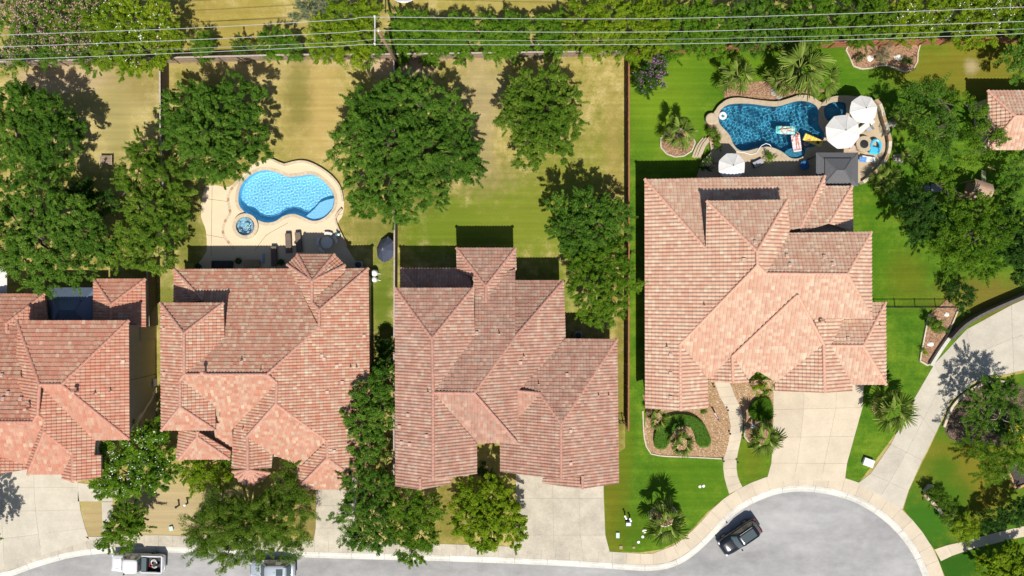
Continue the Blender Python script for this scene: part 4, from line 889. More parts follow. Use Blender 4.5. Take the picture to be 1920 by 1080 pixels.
# trees right of the dark pool
RT = 'trees in the right hand gardens'
tree('pecan_tree', 'dark spreading tree left of the small garden house', 'tree', (1755, 240), [(1712, 172, 24, 6), (1745, 182, 27, 6.2), (1724, 225, 26, 6.2), (1768, 228, 29, 6.6), (1738, 272, 27, 6), (1778, 285, 24, 5.6), (1700, 205, 15, 5)], 'oak', 85, .13, trunk=.26, group=RT, shell=.35, cl=.55)
tree('pecan_tree', 'airy green tree reaching over the garden house roof corner', 'tree', (1830, 250), [(1800, 195, 20, 4.6), (1833, 210, 22, 4.6), (1826, 255, 27, 4.8), (1862, 258, 20, 4.4), (1808, 305, 26, 4.6), (1846, 285, 18, 4)], 'elm', 85, .13, trunk=.2, group=RT, shell=.35, cl=.55)
tree('oak_tree', 'very dark oak right of the peach house lawn', 'tree', (1720, 390), [(1695, 380, 26, 4.4), (1725, 390, 36, 5.2), (1715, 430, 34, 4.8), (1750, 420, 34, 5)], 'dark', 200, .115, trunk=.25, group=RT)
tree('oak_tree', 'wide green oak above the curved driveway', 'tree', (1800, 440), [(1780, 400, 40, 5.2), (1825, 400, 40, 5.2), (1770, 445, 44, 5.6), (1820, 450, 48, 6), (1865, 430, 40, 5.4), (1790, 490, 38, 5.2), (1835, 495, 34, 5), (1750, 470, 22, 4.6), (1778, 340, 22, 4.6), (1738, 322, 20, 4.4)], 'elm', 120, .115, trunk=.32, group=RT)
tree('oak_tree', 'dark tree on the right edge above the curved driveway', 'tree', (1905, 450), [(1895, 420, 32, 4.8), (1905, 470, 34, 5), (1915, 510, 30, 4.6), (1880, 480, 26, 4.4), (1925, 440, 34, 4.6)], 'dark', 180, .115, trunk=.22, group=RT)
tree('oak_tree', 'small dark tree on the right edge north of the garden house', 'tree', (1905, 120), [(1895, 105, 24, 3.8), (1912, 130, 26, 4), (1925, 100, 28, 4)], 'oak', 190, .115, trunk=.2, group=RT)
tree('shrub', 'dark shrubs on the right edge below the garden house', 'shrub', None, [(1900, 330, 26, 2.6), (1905, 375, 30, 3), (1885, 365, 22, 2.6), (1915, 300, 20, 2.4)], 'oak', 190, .11, trunk=.12, group=RT)
tree('shrub', 'dark bush at the top of the gravel strip beside the iron fence', 'shrub', (1800, 558), [(1803, 560, 22, 1.8), (1790, 545, 16, 1.6), (1812, 545, 16, 1.8)], 'dark', 200, .10, trunk=.1, group=RT)
# front gardens
FR = 'trees in the front gardens'
tree('crape_myrtle', 'white flowering crape myrtle between the two orange roofs', 'tree', (262, 880), [(215, 850, 40, 4), (260, 825, 40, 4.4), (300, 845, 36, 4.2), (235, 890, 44, 4.2), (285, 885, 42, 4.2), (240, 920, 30, 3.2), (200, 905, 26, 3), (290, 810, 22, 3.8), (310, 875, 28, 3.6)], 'hedge', 180, .12, blossom=mat_whitef, bfrac=.0028, trunk=.14, group=FR, bark=mat_bark2)
tree('street_tree', 'small leafy tree above the white pickup truck', 'tree', (240, 985), [(245, 960, 28, 3), (225, 985, 30, 3.2), (255, 990, 24, 2.8), (210, 1012, 22, 2.6), (265, 965, 18, 2.4), (235, 1018, 16, 2.2)], 'elm', 180, .12, trunk=.1, group=FR)
tree('shrub', 'lime green shrubs below the small front gable of the salmon roofed house', 'shrub', None, [(355, 885, 28, 2.2), (390, 880, 28, 2.4), (415, 895, 24, 2.2), (375, 908, 22, 1.8)], 'lime', 180, .11, trunk=.1, group=FR)
tree('shrub', 'green bush tucked against the turret porch of the salmon roofed house', 'shrub', None, [(428, 868, 14, 1.8), (432, 855, 10, 1.6)], 'hedge', 200, .10, trunk=.08, group=FR)
tree('willow_tree', 'big feathery street tree over the silver car', 'tree', (475, 985), [(410, 955, 40, 4.6), (455, 950, 34, 5), (505, 940, 34, 5.2), (545, 920, 32, 5), (400, 990, 46, 4.8), (455, 985, 52, 5.8), (515, 975, 54, 6), (565, 955, 34, 4.6), (385, 1022, 34, 3.8), (430, 1028, 38, 4.2), (490, 1018, 42, 4.8), (545, 1005, 40, 4.4), (545, 885, 22, 4.2), (365, 995, 24, 3.4)], 'olive', 165, .12, .32, trunk=.3, group=FR, shell=.35, cl=.5, droop=.5)
tree('street_tree', 'tall tree in the gap between the salmon and the brown roof', 'tree', (712, 720), [(715, 705, 32, 5.4), (690, 740, 36, 5.6), (722, 760, 30, 5.2), (680, 790, 38, 5.6), (718, 810, 30, 5), (690, 840, 34, 5)], 'oak', 200, .12, trunk=.2, group=FR)
tree('street_tree', 'dark leafy bush at the back of the gap between salmon and brown roof', 'shrub', None, [(722, 655, 18, 2), (716, 685, 20, 2.4)], 'dark', 200, .11, trunk=.1, group=FR)
tree('street_tree', 'green street tree at the lower left corner of the brown roof', 'tree', (690, 935), [(675, 900, 38, 4.8), (712, 905, 34, 4.8), (665, 950, 36, 4.6), (705, 950, 38, 4.8), (680, 1000, 36, 4.2), (715, 1000, 30, 4), (660, 1010, 22, 3.4)], 'oak', 190, .12, .42, trunk=.2, group=FR)
tree('street_tree', 'darker yellow-green street tree right below the brown roof gable', 'tree', (775, 975), [(765, 940, 38, 4), (800, 955, 34, 4), (750, 985, 36, 4), (795, 1000, 36, 3.8), (770, 1030, 32, 3.4)], 'elm', 190, .115, .45, trunk=.16, group=FR)
tree('street_tree', 'bright yellow-green round tree left of the wide driveway', 'tree', (912, 965), [(885, 930, 34, 3.8), (925, 925, 34, 4), (955, 955, 34, 3.8), (880, 975, 36, 3.8), (920, 970, 42, 4.6), (955, 995, 28, 3.2), (905, 1005, 30, 3.2), (925, 1015, 20, 2.6)], 'lime', 180, .13, .55, trunk=.16, group=FR)
tree('shrub', 'small shrubs in the shaded entry court of the brown roofed house', 'shrub', None, [(905, 880, 14, 1.2), (920, 895, 16, 1.3)], 'dark', 200, .10, trunk=.05, group=FR)
# bottom right corner garden
CR = 'plants in the bottom right corner garden'
tree('desert_tree', 'feathery tree in the round bed inside the driveway curve', 'tree', (1850, 770), [(1822, 752, 28, 3.4), (1858, 740, 34, 3.8), (1892, 755, 34, 3.8), (1845, 780, 32, 3.4), (1885, 722, 22, 2.8), (1898, 795, 30, 3)], 'oak', 150, .12, .32, trunk=.12, group=CR, shell=.3, cl=.42, bark=mat_bark2, sprig=.9)
tree('desert_tree', 'pale green feathery tree below the round bed', 'tree', (1850, 850), [(1818, 832, 28, 2.8), (1850, 850, 36, 3.2), (1885, 842, 34, 3), (1860, 885, 30, 2.6), (1905, 862, 30, 2.8)], 'elm', 130, .12, .3, trunk=.12, group=CR, shell=.3, cl=.5, bark=mat_bark2, sprig=.7)
tree('shrub', 'dark green shrub with yellow flowers at the right edge', 'shrub', None, [(1908, 800, 20, 1.6), (1900, 820, 18, 1.4)], 'hedge', 190, .10, trunk=.06, group=CR, blossom=mat_yelf, bfrac=.02)
tree('shrub', 'low dark ground shrub in the shade of the round bed', 'shrub', None, [(1860, 725, 16, .9), (1835, 790, 18, 1.0), (1880, 800, 20, 1.1)], 'dark', 190, .10, trunk=.05, group=CR)
tree('shrub', 'olive green shrub row along the curved stone edging', 'shrub', None, [(1752, 925, 17, .9), (1766, 942, 18, 1.0), (1782, 962, 20, 1.0)], 'olive', 230, .09, trunk=.06, group=CR, flat=.9)
tree('shrub', 'bright lime shrub below the olive shrub row', 'shrub', None, [(1795, 982, 22, 1.2), (1815, 985, 20, 1.2), (1805, 1003, 16, .9)], 'lime', 210, .10, trunk=.06, group=CR, flat=.9)
tree('shrub', 'yellow-green leafy shrub in the bottom right corner', 'shrub', (1885, 1055), [(1870, 1045, 28, 1.9), (1900, 1040, 28, 2), (1885, 1068, 30, 2), (1915, 1065, 30, 2), (1850, 1062, 22, 1.5)], 'lime', 170, .15, .6, trunk=.08, group=CR)
tree('shrub', 'dark leaf mass standing in for a shadow on the lower garden walk', 'shrub', (1880, 965), [(1865, 970, 24, 1.7), (1895, 960, 26, 1.9), (1915, 955, 22, 1.8), (1845, 980, 18, 1.3)], 'dark', 190, .11, trunk=.08, group=CR)  # dark foliage added in place of a cast shadow over this stretch
tree('oak_tree', 'oak at the left edge beside the concrete drive, mostly cut off', 'tree', (-60, 1010), [(-50, 985, 40, 4.6), (-75, 1020, 46, 5), (-30, 1015, 30, 4)], 'oak', 150, .13, trunk=.25)

# ---- fan palms
mat_petiole = plain('palm_petiole', (.20, .22, .06), .6); mat_ptrunk = plain('palm_trunk', (.21, .155, .10), .95, noise=.35, scale=10, bump=.04)
def frond_mesh(nm, seed, nl=15, span=215, L=.72, droop=.28):
    rg = np.random.default_rng(seed); V = []; T = []
    # petiole along +x from 0 to .7, blade fan from its tip
    pet = .78
    for k in range(7):
        x0 = pet * k / 7; x1 = pet * (k + 1) / 7
        z = lambda x: .10 * x - .10 * x * x
        V += [(x0, -.018, z(x0)), (x1, -.015, z(x1)), (x1, .015, z(x1)), (x0, .018, z(x0))]; T.append(.75)
    for i in range(nl):
        a = math.radians(-span / 2 + span * i / (nl - 1) + rg.normal() * 3); ll = L * (1 - .28 * (abs(a) / math.radians(span / 2)) ** 1.5) * (.9 + .2 * rg.random())
        d = np.array((math.cos(a), math.sin(a), 0)); s = np.array((-d[1], d[0], 0)); t0 = .3 + .5 * rg.random()
        prev = None; n = 4
        for k in range(n):
            f0, f1 = k / n, (k + 1) / n
            def pt(f, sd):
                wdt = .062 * ll * (math.sin(min(1, f * 1.25 + .12) * math.pi * .5) if f < .5 else 1) * (1 - f ** 2.2) + .004
                zz = .03 * math.cos(sd * math.pi) - droop * ll * f * f * (1.1 + .5 * abs(a))
                return np.array((pet, 0, z(pet))) + d * ll * f + s * wdt * sd + np.array((0, 0, zz - (.0 if sd else -.03)))
            V += [pt(f0, -1), pt(f1, -1), pt(f1, 0), pt(f0, 0)]; T.append(t0)
            V += [pt(f0, 0), pt(f1, 0), pt(f1, 1), pt(f0, 1)]; T.append(t0 + .12)
    return quadmesh(nm, np.array([tuple(q) for q in V]), len(T), 4, T)
FRONDS = [frond_mesh('frond', 40 + i, 15 + i, 190 + 12 * i, .72, .18 + .12 * i) for i in range(3)]
for f_ in FRONDS: f_.materials.append(LEAF['palm'])
def palm(label, px, py, rpx, h, nf=20, z0=0.0, trunk=.16, group='fan palms'):
    """crown centre seen at (px,py) at height h"""
    c = P(px, py, h); k = (H - h) / (H * S); R_ = rpx * k; sc_ = R_ / 1.5
    rg = np.random.default_rng(int(px * 7 + py)); base = Vector((c.x, c.y, z0))
    root = thing('fan_palm', label, 'palm', base, group)
    mb = MB(); n = 7
    prof = []
    for i in range(n + 1):
        f = i / n; prof += [(trunk * (1.25 - .35 * f), f * h * .98), (trunk * (1.05 - .3 * f), (f + .5 / n) * h * .98)]
    mb.lathe(base, prof[:-1], 9); mb.build('trunk', mat_ptrunk, root)
    g = 2.399963
    nf = int(nf * .72)
    for i in range(nf):
        f = (i + .5) / nf; el = math.radians(72 - 88 * f ** .9) + rg.normal() * .06; az = i * g + rg.normal() * .12
        o = bpy.data.objects.new('frond', FRONDS[i % 3]); COL.objects.link(o); o.parent = root
        o.location = (0, 0, h - .12 * f); o.rotation_mode = 'QUATERNION'
        o.rotation_quaternion = Matrix.Rotation(az, 3, 'Z').to_quaternion() @ Matrix.Rotation(-el, 3, 'Y').to_quaternion() @ Matrix.Rotation(rg.normal() * .25, 3, 'X').to_quaternion()
        s_ = sc_ * (.82 + .32 * rg.random()); o.scale = (s_, s_, s_)
        WL[o] = base
    return root
palm('fan palm left of the first pool palm bed, above the gravel strip', 1383, 142, 40, 2.4, 20)
palm('tallest fan palm leaning over the far side of the dark pool', 1500, 128, 56, 3.8, 24)
palm('fan palm right of the tallest palm at the pool edge', 1542, 152, 40, 2.6, 18)
palm('low fan palm left of the tallest palm beside boulders', 1466, 148, 34, 2.0, 16)
palm('fan palm in a round bed on the lawn left of the dark pool', 1272, 248, 36, 2.3, 20)
palm('fan palm right of the white umbrellas', 1693, 218, 27, 2.2, 16)
palm('small fan palm between the umbrellas and the garden house lawn', 1706, 290, 19, 1.8, 12)
palm('fan palm at the corner of the peach house beside the gazebo', 1660, 338, 34, 1.8, 18)
palm('fan palm against the front left corner of the peach house', 1233, 787, 25, 1.9, 16)
palm('fan palm in the gravel bed with the curved grass patch', 1279, 833, 27, 2.0, 18)
palm('fan palm between the garden walk and the pale driveway', 1432, 822, 38, 2.6, 20)
palm('fan palm between the pale and the curved driveway', 1672, 768, 44, 2.3, 22)
palm('fan palm in a round bed on the front lawn by the kerb', 1248, 978, 44, 2.4, 22)
# ------------------------------------------------------------------ pools and patios
def water_mat(name, tint, gl=0.9, scale=2.6):
    m, t, b = new_mat(name); t.nodes.remove(b)
    n1 = wnoise(t, scale, 4, 0.55); n2 = wnoise(t, scale * 2.7, 3, 0.5)
    g = t.nodes.new('ShaderNodeNewGeometry'); v = t.nodes.new('ShaderNodeTexVoronoi'); v.inputs['Scale'].default_value = scale * .9; v.feature = 'SMOOTH_F1'
    t.links.new(g.outputs['Position'], v.inputs['Vector'])
    hgt = mathn(t, 'ADD', mathn(t, 'ADD', n1, mathn(t, 'MULTIPLY', n2, .35)), mathn(t, 'MULTIPLY', v.outputs['Distance'], .7))
    bp = t.nodes.new('ShaderNodeBump'); bp.inputs['Strength'].default_value = 1.0; bp.inputs['Distance'].default_value = 0.16; t.links.new(hgt, bp.inputs['Height'])
    tr = t.nodes.new('ShaderNodeBsdfTransparent'); tr.inputs[0].default_value = (*tint, 1)
    gs = t.nodes.new('ShaderNodeBsdfGlossy'); gs.inputs['Roughness'].default_value = 0.08; t.links.new(bp.outputs[0], gs.inputs['Normal'])
    fr = t.nodes.new('ShaderNodeFresnel'); fr.inputs['IOR'].default_value = 1.33; t.links.new(bp.outputs[0], fr.inputs['Normal'])
    mx = t.nodes.new('ShaderNodeMixShader'); t.links.new(mathn(t, 'MULTIPLY', fr.outputs[0], gl), mx.inputs[0]); t.links.new(tr.outputs[0], mx.inputs[1]); t.links.new(gs.outputs[0], mx.inputs[2])
    t.links.new(mx.outputs[0], t.nodes['Material Output'].inputs[0])
    return m
def clear_water(name, col):
    m, t, b = new_mat(name); b.inputs['Base Color'].default_value = (*col, 1); b.inputs['Roughness'].default_value = 0.0
    b.inputs['Transmission Weight'].default_value = 1.0; b.inputs['IOR'].default_value = 1.33
    return m
mat_wA = clear_water('rippled_pool_water', (.80, .95, 1.0)); mat_wB = clear_water('rippled_deep_water', (.62, .88, .97))
def water_grid(loop, zw, amp, seed, step=.055, wmin=.2):
    """rippled water surface; its rim runs under the coping"""
    lp = np.array([tuple(P(x, y, zw).xy) for x, y in offset_loop(loop, 3)]); mn = lp.min(0) - .1; mx = lp.max(0) + .1
    nx = int((mx[0] - mn[0]) / step); ny = int((mx[1] - mn[1]) / step); X, Y = np.meshgrid(mn[0] + np.arange(nx + 1) * step, mn[1] + np.arange(ny + 1) * step)
    rg = np.random.default_rng(seed); Z = np.zeros_like(X)
    for i in range(26):
        wl = wmin + 1.1 * wmin * rg.random() ** 1.3; a = rg.random() * 6.283; k = 6.283 / wl; Z += wl * np.sin(k * (X * math.cos(a) + Y * math.sin(a)) + rg.random() * 6.283)
    Z = zw + amp * Z / Z.std()
    cx = (X[:-1, :-1] + step / 2).ravel(); cy = (Y[:-1, :-1] + step / 2).ravel(); ins = np.zeros(len(cx), bool); n = len(lp)
    for i in range(n):
        x1, y1 = lp[i]; x2, y2 = lp[(i + 1) % n]
        ins ^= ((y1 > cy) != (y2 > cy)) & (cx < (x2 - x1) * (cy - y1) / (y2 - y1 + 1e-12) + x1)
    id_ = np.arange(X.size).reshape(X.shape); F = np.stack([id_[:-1, :-1].ravel(), id_[:-1, 1:].ravel(), id_[1:, 1:].ravel(), id_[1:, :-1].ravel()], 1)[ins]
    used = np.unique(F); re = np.full(X.size, -1); re[used] = np.arange(len(used))
    V = np.column_stack([X.ravel(), Y.ravel(), Z.ravel()])[used]
    return V, re[F]
sl.cycles.is_caustics_light = True
mat_waterA = water_mat('clear_pool_water', (.66, .90, .98), 1.0, 4.2); mat_waterB = water_mat('deep_pool_water', (.34, .70, .85), 1.2, 3.6)
mat_plA = plain('blue_pool_plaster', (.30, .66, .88), .8, noise=.10, scale=1.2); mat_plB = plain('dark_pool_plaster', (.065, .30, .43), .8, noise=.3, scale=1.0)
mat_copA = concrete_mat('sandstone_coping', (.50, .41, .29), .16, .2); mat_copB = concrete_mat('tan_coping', (.42, .34, .24), .14, .2)
mat_deckA = concrete_mat('cream_pool_deck', (.60, .475, .325), .05, .06); mat_patioB = concrete_mat('tan_patio', (.42, .33, .22), .10, .15)
mat_flag = concrete_mat('brown_flagstone', (.36, .25, .15), .2, .3); mat_spa = plain('spa_shell', (.52, .56, .64), .3, noise=.1, scale=3)
mat_dark = plain('dark_iron', (.02, .02, .022), .4); mat_white = plain('white_paint', (.78, .77, .74), .45); mat_offw = plain('white_canvas', (.60, .585, .56), .85, noise=.06, scale=3)
mat_wood = plain('weathered_cedar', (.24, .18, .125), .85, noise=.3, scale=4, bump=.01); mat_redwood = plain('reddish_cedar', (.26, .10, .05), .85, noise=.25, scale=4, bump=.01)
mat_stonew = concrete_mat('cut_limestone', (.52, .45, .34), .2, .25); mat_rock = plain('grey_boulder', (.33, .30, .26), .9, noise=.35, scale=3, bump=.05); mat_wrock = plain('white_boulder', (.72, .68, .60), .9, noise=.2, scale=3, bump=.04)
def ring_stones(root, loop, w, z0, z1, n, mat, name='coping_stone', gap=.012):
    """individual stones around a closed px loop, from the loop outward by w px"""
    a = resample(loop, sum(math.dist(loop[i], loop[i - 1]) for i in range(len(loop))) / (n * 3), True)
    o = offset_loop(a, w); L = len(a); n = L // 3
    for i in range(n):
        idx = [(i * 3 + k) % L for k in range(4)] if i < n - 1 else [k % L for k in range(i * 3, L + 1)]
        ii = [P(*a[k], z1) for k in idx]; oo = [P(*o[k], z1) for k in idx]
        def shrink(l):
            l[0] = l[0].lerp(l[1], .03); l[-1] = l[-1].lerp(l[-2], .03); return l
        ii = shrink(ii); oo = shrink(oo); h = random.uniform(-.006, .006)
        MB().prism([(p.x, p.y) for p in ii] + [(p.x, p.y) for p in reversed(oo)], z0, z1 + h).build(name, mat, root)
def pool(label, loop, zw, depth, zc, plaster, water, cop, copw, ncop, base, ripple=(.005, .22)):
    root = thing('swimming_pool', label, 'pool', base)
    lp = [P(x, y, zw) for x, y in loop]; n = len(lp)
    inner = [P(x, y, zw) for x, y in offset_loop(loop, -6)]; zb = zw - depth
    V = [(p.x, p.y, zc) for p in lp] + [(p.x, p.y, zb + .25) for p in lp] + [(p.x, p.y, zb) for p in inner]
    F = [(i, (i + 1) % n, n + (i + 1) % n, n + i) for i in range(n)] + [(n + i, n + (i + 1) % n, 2 * n + (i + 1) % n, 2 * n + i) for i in range(n)]
    fl = [Vector((p.x, p.y, 0)) for p in inner]
    for t in tessellate_polygon([fl]): F.append(tuple(2 * n + i for i in t))
    bo = emit('basin', V, F, plaster, root); bo.cycles.is_caustics_receiver = True
    WV, WF = water_grid(loop, zw, ripple[0], len(loop), wmin=ripple[1]); wo = emit('water', WV, WF, water, root, smooth=True); wo.cycles.is_caustics_caster = True
    if ncop: ring_stones(root, [(x, y) for x, y in loop], copw, zc - .06, zc, ncop, cop)
    return root
poolA = pool('bright light blue free form pool with a cream deck', POOL_A, -.08, 1.35, .05, mat_plA, mat_wA, mat_copA, 6.0, 58, P(537, 368), (.0023, .20))
MB().prism(pl([(569, 411), (578, 402), (590, 392), (600, 380), (612, 375), (627, 372), (624, 390), (607, 409), (586, 414)], -.4), -1.4, -.42).build('shallow_ledge', plain('pale_blue_ledge', (.32, .62, .82), .8), poolA).cycles.is_caustics_receiver = True
# deck of the bright pool
DECK_A = spline([(379, 372), (386, 352), (402, 347), (430, 350), (452, 330), (470, 312), (492, 300), (512, 302), (533, 309), (552, 304), (574, 303), (598, 313), (622, 330), (640, 352), (645, 380), (642, 405), (634, 418), (638, 440), (650, 462), (652, 520), (383, 520), (388, 470), (386, 432), (377, 405)], 4)
deckA = struct(MB().sheet(pl(DECK_A), .028, [pl(offset_loop(POOL_A, 1)), pl(offset_loop(SPA_A, 1))]).build('pool_deck', mat_deckA))
band = spline([(452, 335), (436, 352), (428, 368), (430, 388), (432, 400), (422, 415), (418, 432), (421, 445), (432, 458), (440, 468)], 4, False)
bs = resample(band, 7.2)
for i in range(len(bs) - 1):
    a, b = np.array(bs[i]), np.array(bs[i + 1]); t = (b - a) / np.linalg.norm(b - a); nn = np.array((t[1], -t[0])) * 2.4
    e = .4; q = [P(*(a + t * e + nn)), P(*(b - t * e + nn)), P(*(b - t * e - nn)), P(*(a + t * e - nn))]
    MB().prism(q, .02, .040).build('flagstone', mat_flag if i % 3 == 0 else mat_copA, deckA)
for ln in ([(382, 372), (428, 378)], [(386, 440), (420, 446)], [(478, 470), (486, 458), (500, 440), (540, 418)], [(398, 350), (396, 480)], [(560, 430), (562, 470)], [(628, 405), (644, 400)]):
    pts = resample(ln, 12); l = offset_line(pts, .35); r_ = offset_line(pts, -.35)
    MB().prism(pl(l) + pl(list(reversed(r_))), .02, .031).build('control_joint', mat_joint, deckA)
spaA = thing('spa_tub', 'round raised hot tub with grey shell beside the bright blue pool', 'hot tub', P(459.5, 424))
c = P(459.5, 424)
ring_stones(spaA, [(459.5 + 17.5 * math.cos(-i * math.pi / 18), 424 + 17.5 * math.sin(-i * math.pi / 18)) for i in range(36)], 6.5, -.2, .32, 18, mat_copA, 'rim_stone')
MB().lathe(c, [(.98, .30), (.98, -.05), (.72, -.08), (.62, -.45), (.05, -.5)], 32, cap0=False).build('shell', mat_spa, spaA)
MB().lathe(c, [(.97, .18), (.01, .181)], 32, cap0=False).build('water', mat_waterA, spaA)
MB().lathe(c + Vector((.15, .05, 0)), [(.34, -.5), (.34, -.06), (.05, -.04)], 16).build('seat', mat_offw, spaA)
for a_ in (.4, 1.5, 2.6, 3.9, 5.2): MB().lathe(c + Vector((.74 * math.cos(a_), .74 * math.sin(a_), -.06)), [(.17, 0), (.15, .08), (.02, .09)], 10).build('headrest', mat_spa, spaA)
def low_wall(label, pts, h, th, mat, step=.6, cat='wall', z0=-.05, name='garden_wall', capmat=None):
    a = resample(pts, step * S); base = P(*a[len(a) // 2]); root = thing(name, label, cat, base)
    for i in range(len(a) - 1):
        p, q = P(*a[i]), P(*a[i + 1]); d = (q - p); L = d.length
        MB().box(((p.x + q.x) / 2, (p.y + q.y) / 2, (h + z0) / 2), (L - .012, th, h - z0), math.atan2(d.y, d.x)).build('wall_stone', mat if (i * 7) % 3 or capmat is None else capmat, root)
    return root
low_wall('low curved stone wall around the far side of the bright pool deck', spline([(505, 298), (520, 304), (534, 310), (552, 305), (574, 304), (598, 314), (622, 331), (639, 353), (644, 378)], 3, False), .35, .22, mat_copA)
low_wall('short curved stone wall at the right end of the cream deck', spline([(642, 392), (632, 404), (630, 414), (636, 430), (645, 448), (650, 462)], 3, False), .35, .18, mat_copA)
# raised patio and dark pool
ZP = .5
PAT = spline([(1330, 262), (1338, 240), (1332, 226), (1338, 212), (1347, 200), (1362, 187), (1385, 183), (1420, 187), (1455, 190), (1480, 184), (1500, 178), (1522, 180), (1541, 192), (1552, 184), (1575, 179), (1600, 180), (1628, 186), (1642, 200), (1647, 222), (1655, 245), (1660, 268), (1657, 290), (1645, 312), (1622, 335), (1600, 348)], 3, False)
outl = pl(PAT + [(1590, 400), (1300, 400), (1308, 330), (1318, 300), (1334, 285)], ZP)
mbp = MB().sheet(outl, ZP, [pl(offset_loop(POOL_B, 1), ZP), pl(offset_loop(SPA_B, 1), ZP)])
n0 = len(outl); off = len(mbp.v)
mbp.add([(p.x, p.y, ZP) for p in outl] + [(p.x, p.y, -.1) for p in outl], [(i, (i + 1) % n0, n0 + (i + 1) % n0, n0 + i) for i in range(n0)])
patio = struct(mbp.build('patio', mat_patioB))
poolB = pool('dark blue free form pool behind the peach house', POOL_B, ZP - .1, 1.5, ZP + .02, mat_plB, mat_wB, mat_copB, 8.5, 46, P(1440, 240), (.0065, .24))
MB().prism(pl(spline([(1470, 287), (1478, 280), (1490, 277), (1502, 281), (1509, 289), (1497, 297), (1482, 296)], 3), 0), -1.1, .12).build('shallow_ledge', plain('mid_blue_ledge', (.06, .26, .36), .8, noise=.4, scale=8), poolB).cycles.is_caustics_receiver = True
for (x, y) in ((1388, 199), (1450, 203), (1508, 194), (1528, 222)): MB().box(P(x, y, .2) + Vector((0, -.1, 0)), (.42, .34, .12)).build('tile_step', plain('pool_seat_tile', (.35, .45, .5), .5), poolB)
spaB = pool('small dark spa pool right of the dark blue pool', SPA_B, ZP - .08, .9, ZP + .04, mat_plB, mat_wB, mat_copB, 8, 18, P(1568, 208)); spaB.name = 'spa_pool'; spaB['category'] = 'spa'
low_wall('curved pale stone wall along the right side of the patio', spline([(1634, 190), (1644, 202), (1649, 222), (1656, 245), (1661, 268), (1658, 290), (1646, 312), (1624, 334), (1611, 344)], 3, False), .92, .34, mat_stonew, .7, capmat=mat_flag)
for k in range(3):
    a = spline([(1333 - 5 * k, 262), (1322 - 5 * k, 276), (1314 - 5 * k, 296)], 4, False)
    st = MB(); l = pl(a, .2); r_ = pl(offset_line(a, -7), .2); st.prism(l + list(reversed(r_)), -.05, .38 - .12 * k)
    o = st.build('patio_step', mat_copB); struct(o)
bedW = struct(MB().prism(pl([(1327, 230), (1338, 230), (1345, 250), (1352, 262), (1342, 270), (1330, 264)], ZP), .3, ZP + .03).build('planting_bed', mat_mulch))
MB().lathe(P(1334, 223, ZP), [(.62, -.55), (.62, .10), (.5, .14)], 20).build('stone_pier', mat_copB, poolB)
tree('shrub', 'leafy shrub in the bed at the left end of the dark pool', 'shrub', (1342, 255), [(1340, 250, 9, .9), (1346, 262, 10, .9), (1352, 272, 8, .8)], 'elm', 230, .09, trunk=.04, group='patio plants')
tree('shrub', 'small potted shrub in the patio shade near the white lounger', 'shrub', (1438, 305), [(1438, 304, 10, .9)], 'hedge', 230, .09, trunk=.04, group='patio plants')
tree('shrub', 'small dark shrub in the shade left of the third umbrella', 'shrub', (1332, 302), [(1332, 302, 9, .9), (1322, 318, 10, .9)], 'dark', 230, .09, trunk=.04, group='patio plants')
# beds
struct(MB().prism(pl([(1357, 156), (1440, 152), (1530, 150), (1545, 172), (1520, 177), (1498, 176), (1478, 182), (1455, 187), (1420, 185), (1385, 180), (1358, 185)]), -.05, .05).build('planting_bed', mat_mulch))
BF = spline([(1594, 82), (1593, 108), (1600, 125), (1618, 130), (1638, 127), (1655, 122), (1672, 125), (1690, 134), (1706, 134), (1718, 122), (1720, 100), (1715, 80)], 4)
struct(MB().prism(pl(BF), -.05, .04).build('planting_bed', mat_mulch))
edging_m = concrete_mat('pale_edging', (.52, .45, .35), .1, .15)
def edging(label, pts, closed=False, w=2.2, h=.12):
    a = resample(pts, 1.0 * S, closed); 
    if closed: a = a + [a[0]]
    root = thing('bed_edging', label, 'edging', P(*a[0]))
    for i in range(len(a) - 1):
        p, q = P(*a[i]), P(*a[i + 1]); d = q - p
        MB().box(((p.x + q.x) / 2, (p.y + q.y) / 2, h / 2 - .03), (d.length - .015, w / S, h + .06), math.atan2(d.y, d.x)).build('edging_block', edging_m, root)
edging('pale edging around the butterfly shaped bed', BF[:-4], False)
ring1 = [(1270 + 34 * math.cos(i * .2617), 262 + 34 * math.sin(i * .2617)) for i in range(24)]
struct(MB().prism(pl([(1270 + 32 * math.cos(i * .2617), 268 + 26 * math.sin(i * .2617)) for i in range(24)]), -.05, .04).build('planting_bed', mat_mulch))
edging('pale ring edging of the palm bed left of the dark pool', [(1270 + 33 * math.cos(i * .2617), 268 + 27 * math.sin(i * .2617)) for i in range(24)], True)
struct(MB().prism(pl([(1244 + 25 * math.cos(i * .2617), 966 + 20 * math.sin(i * .2617)) for i in range(24)]), -.05, .04).build('planting_bed', mat_mulch))
edging('pale ring edging of the palm bed on the front lawn', [(1244 + 27 * math.cos(i * .2617), 966 + 21 * math.sin(i * .2617)) for i in range(24)], True)
struct(MB().prism(pl([(1418 + 23 * math.cos(i * .2617), 810 + 25 * math.sin(i * .2617)) for i in range(24)]), -.05, .042).build('planting_bed', mat_mulch))
edging('pale curved edging of the palm bed beside the garden walk', [(1418 + 24 * math.cos(t), 810 + 26 * math.sin(t)) for t in np.linspace(1.2, 3.6, 14)])
struct(MB().prism(pl([(1648 + 14 * math.cos(i * .4), 765 + 14 * math.sin(i * .4)) for i in range(16)]), -.05, .03).build('planting_bed', mat_mulch))
GB = [(1204, 740), (1212, 765), (1207, 815), (1212, 838), (1226, 853), (1300, 857), (1357, 860), (1366, 830), (1370, 800), (1365, 772), (1350, 745), (1338, 712), (1325, 712), (1320, 740)]
struct(MB().prism(pl(GB), -.05, .045).build('gravel_bed', mat_gravel))
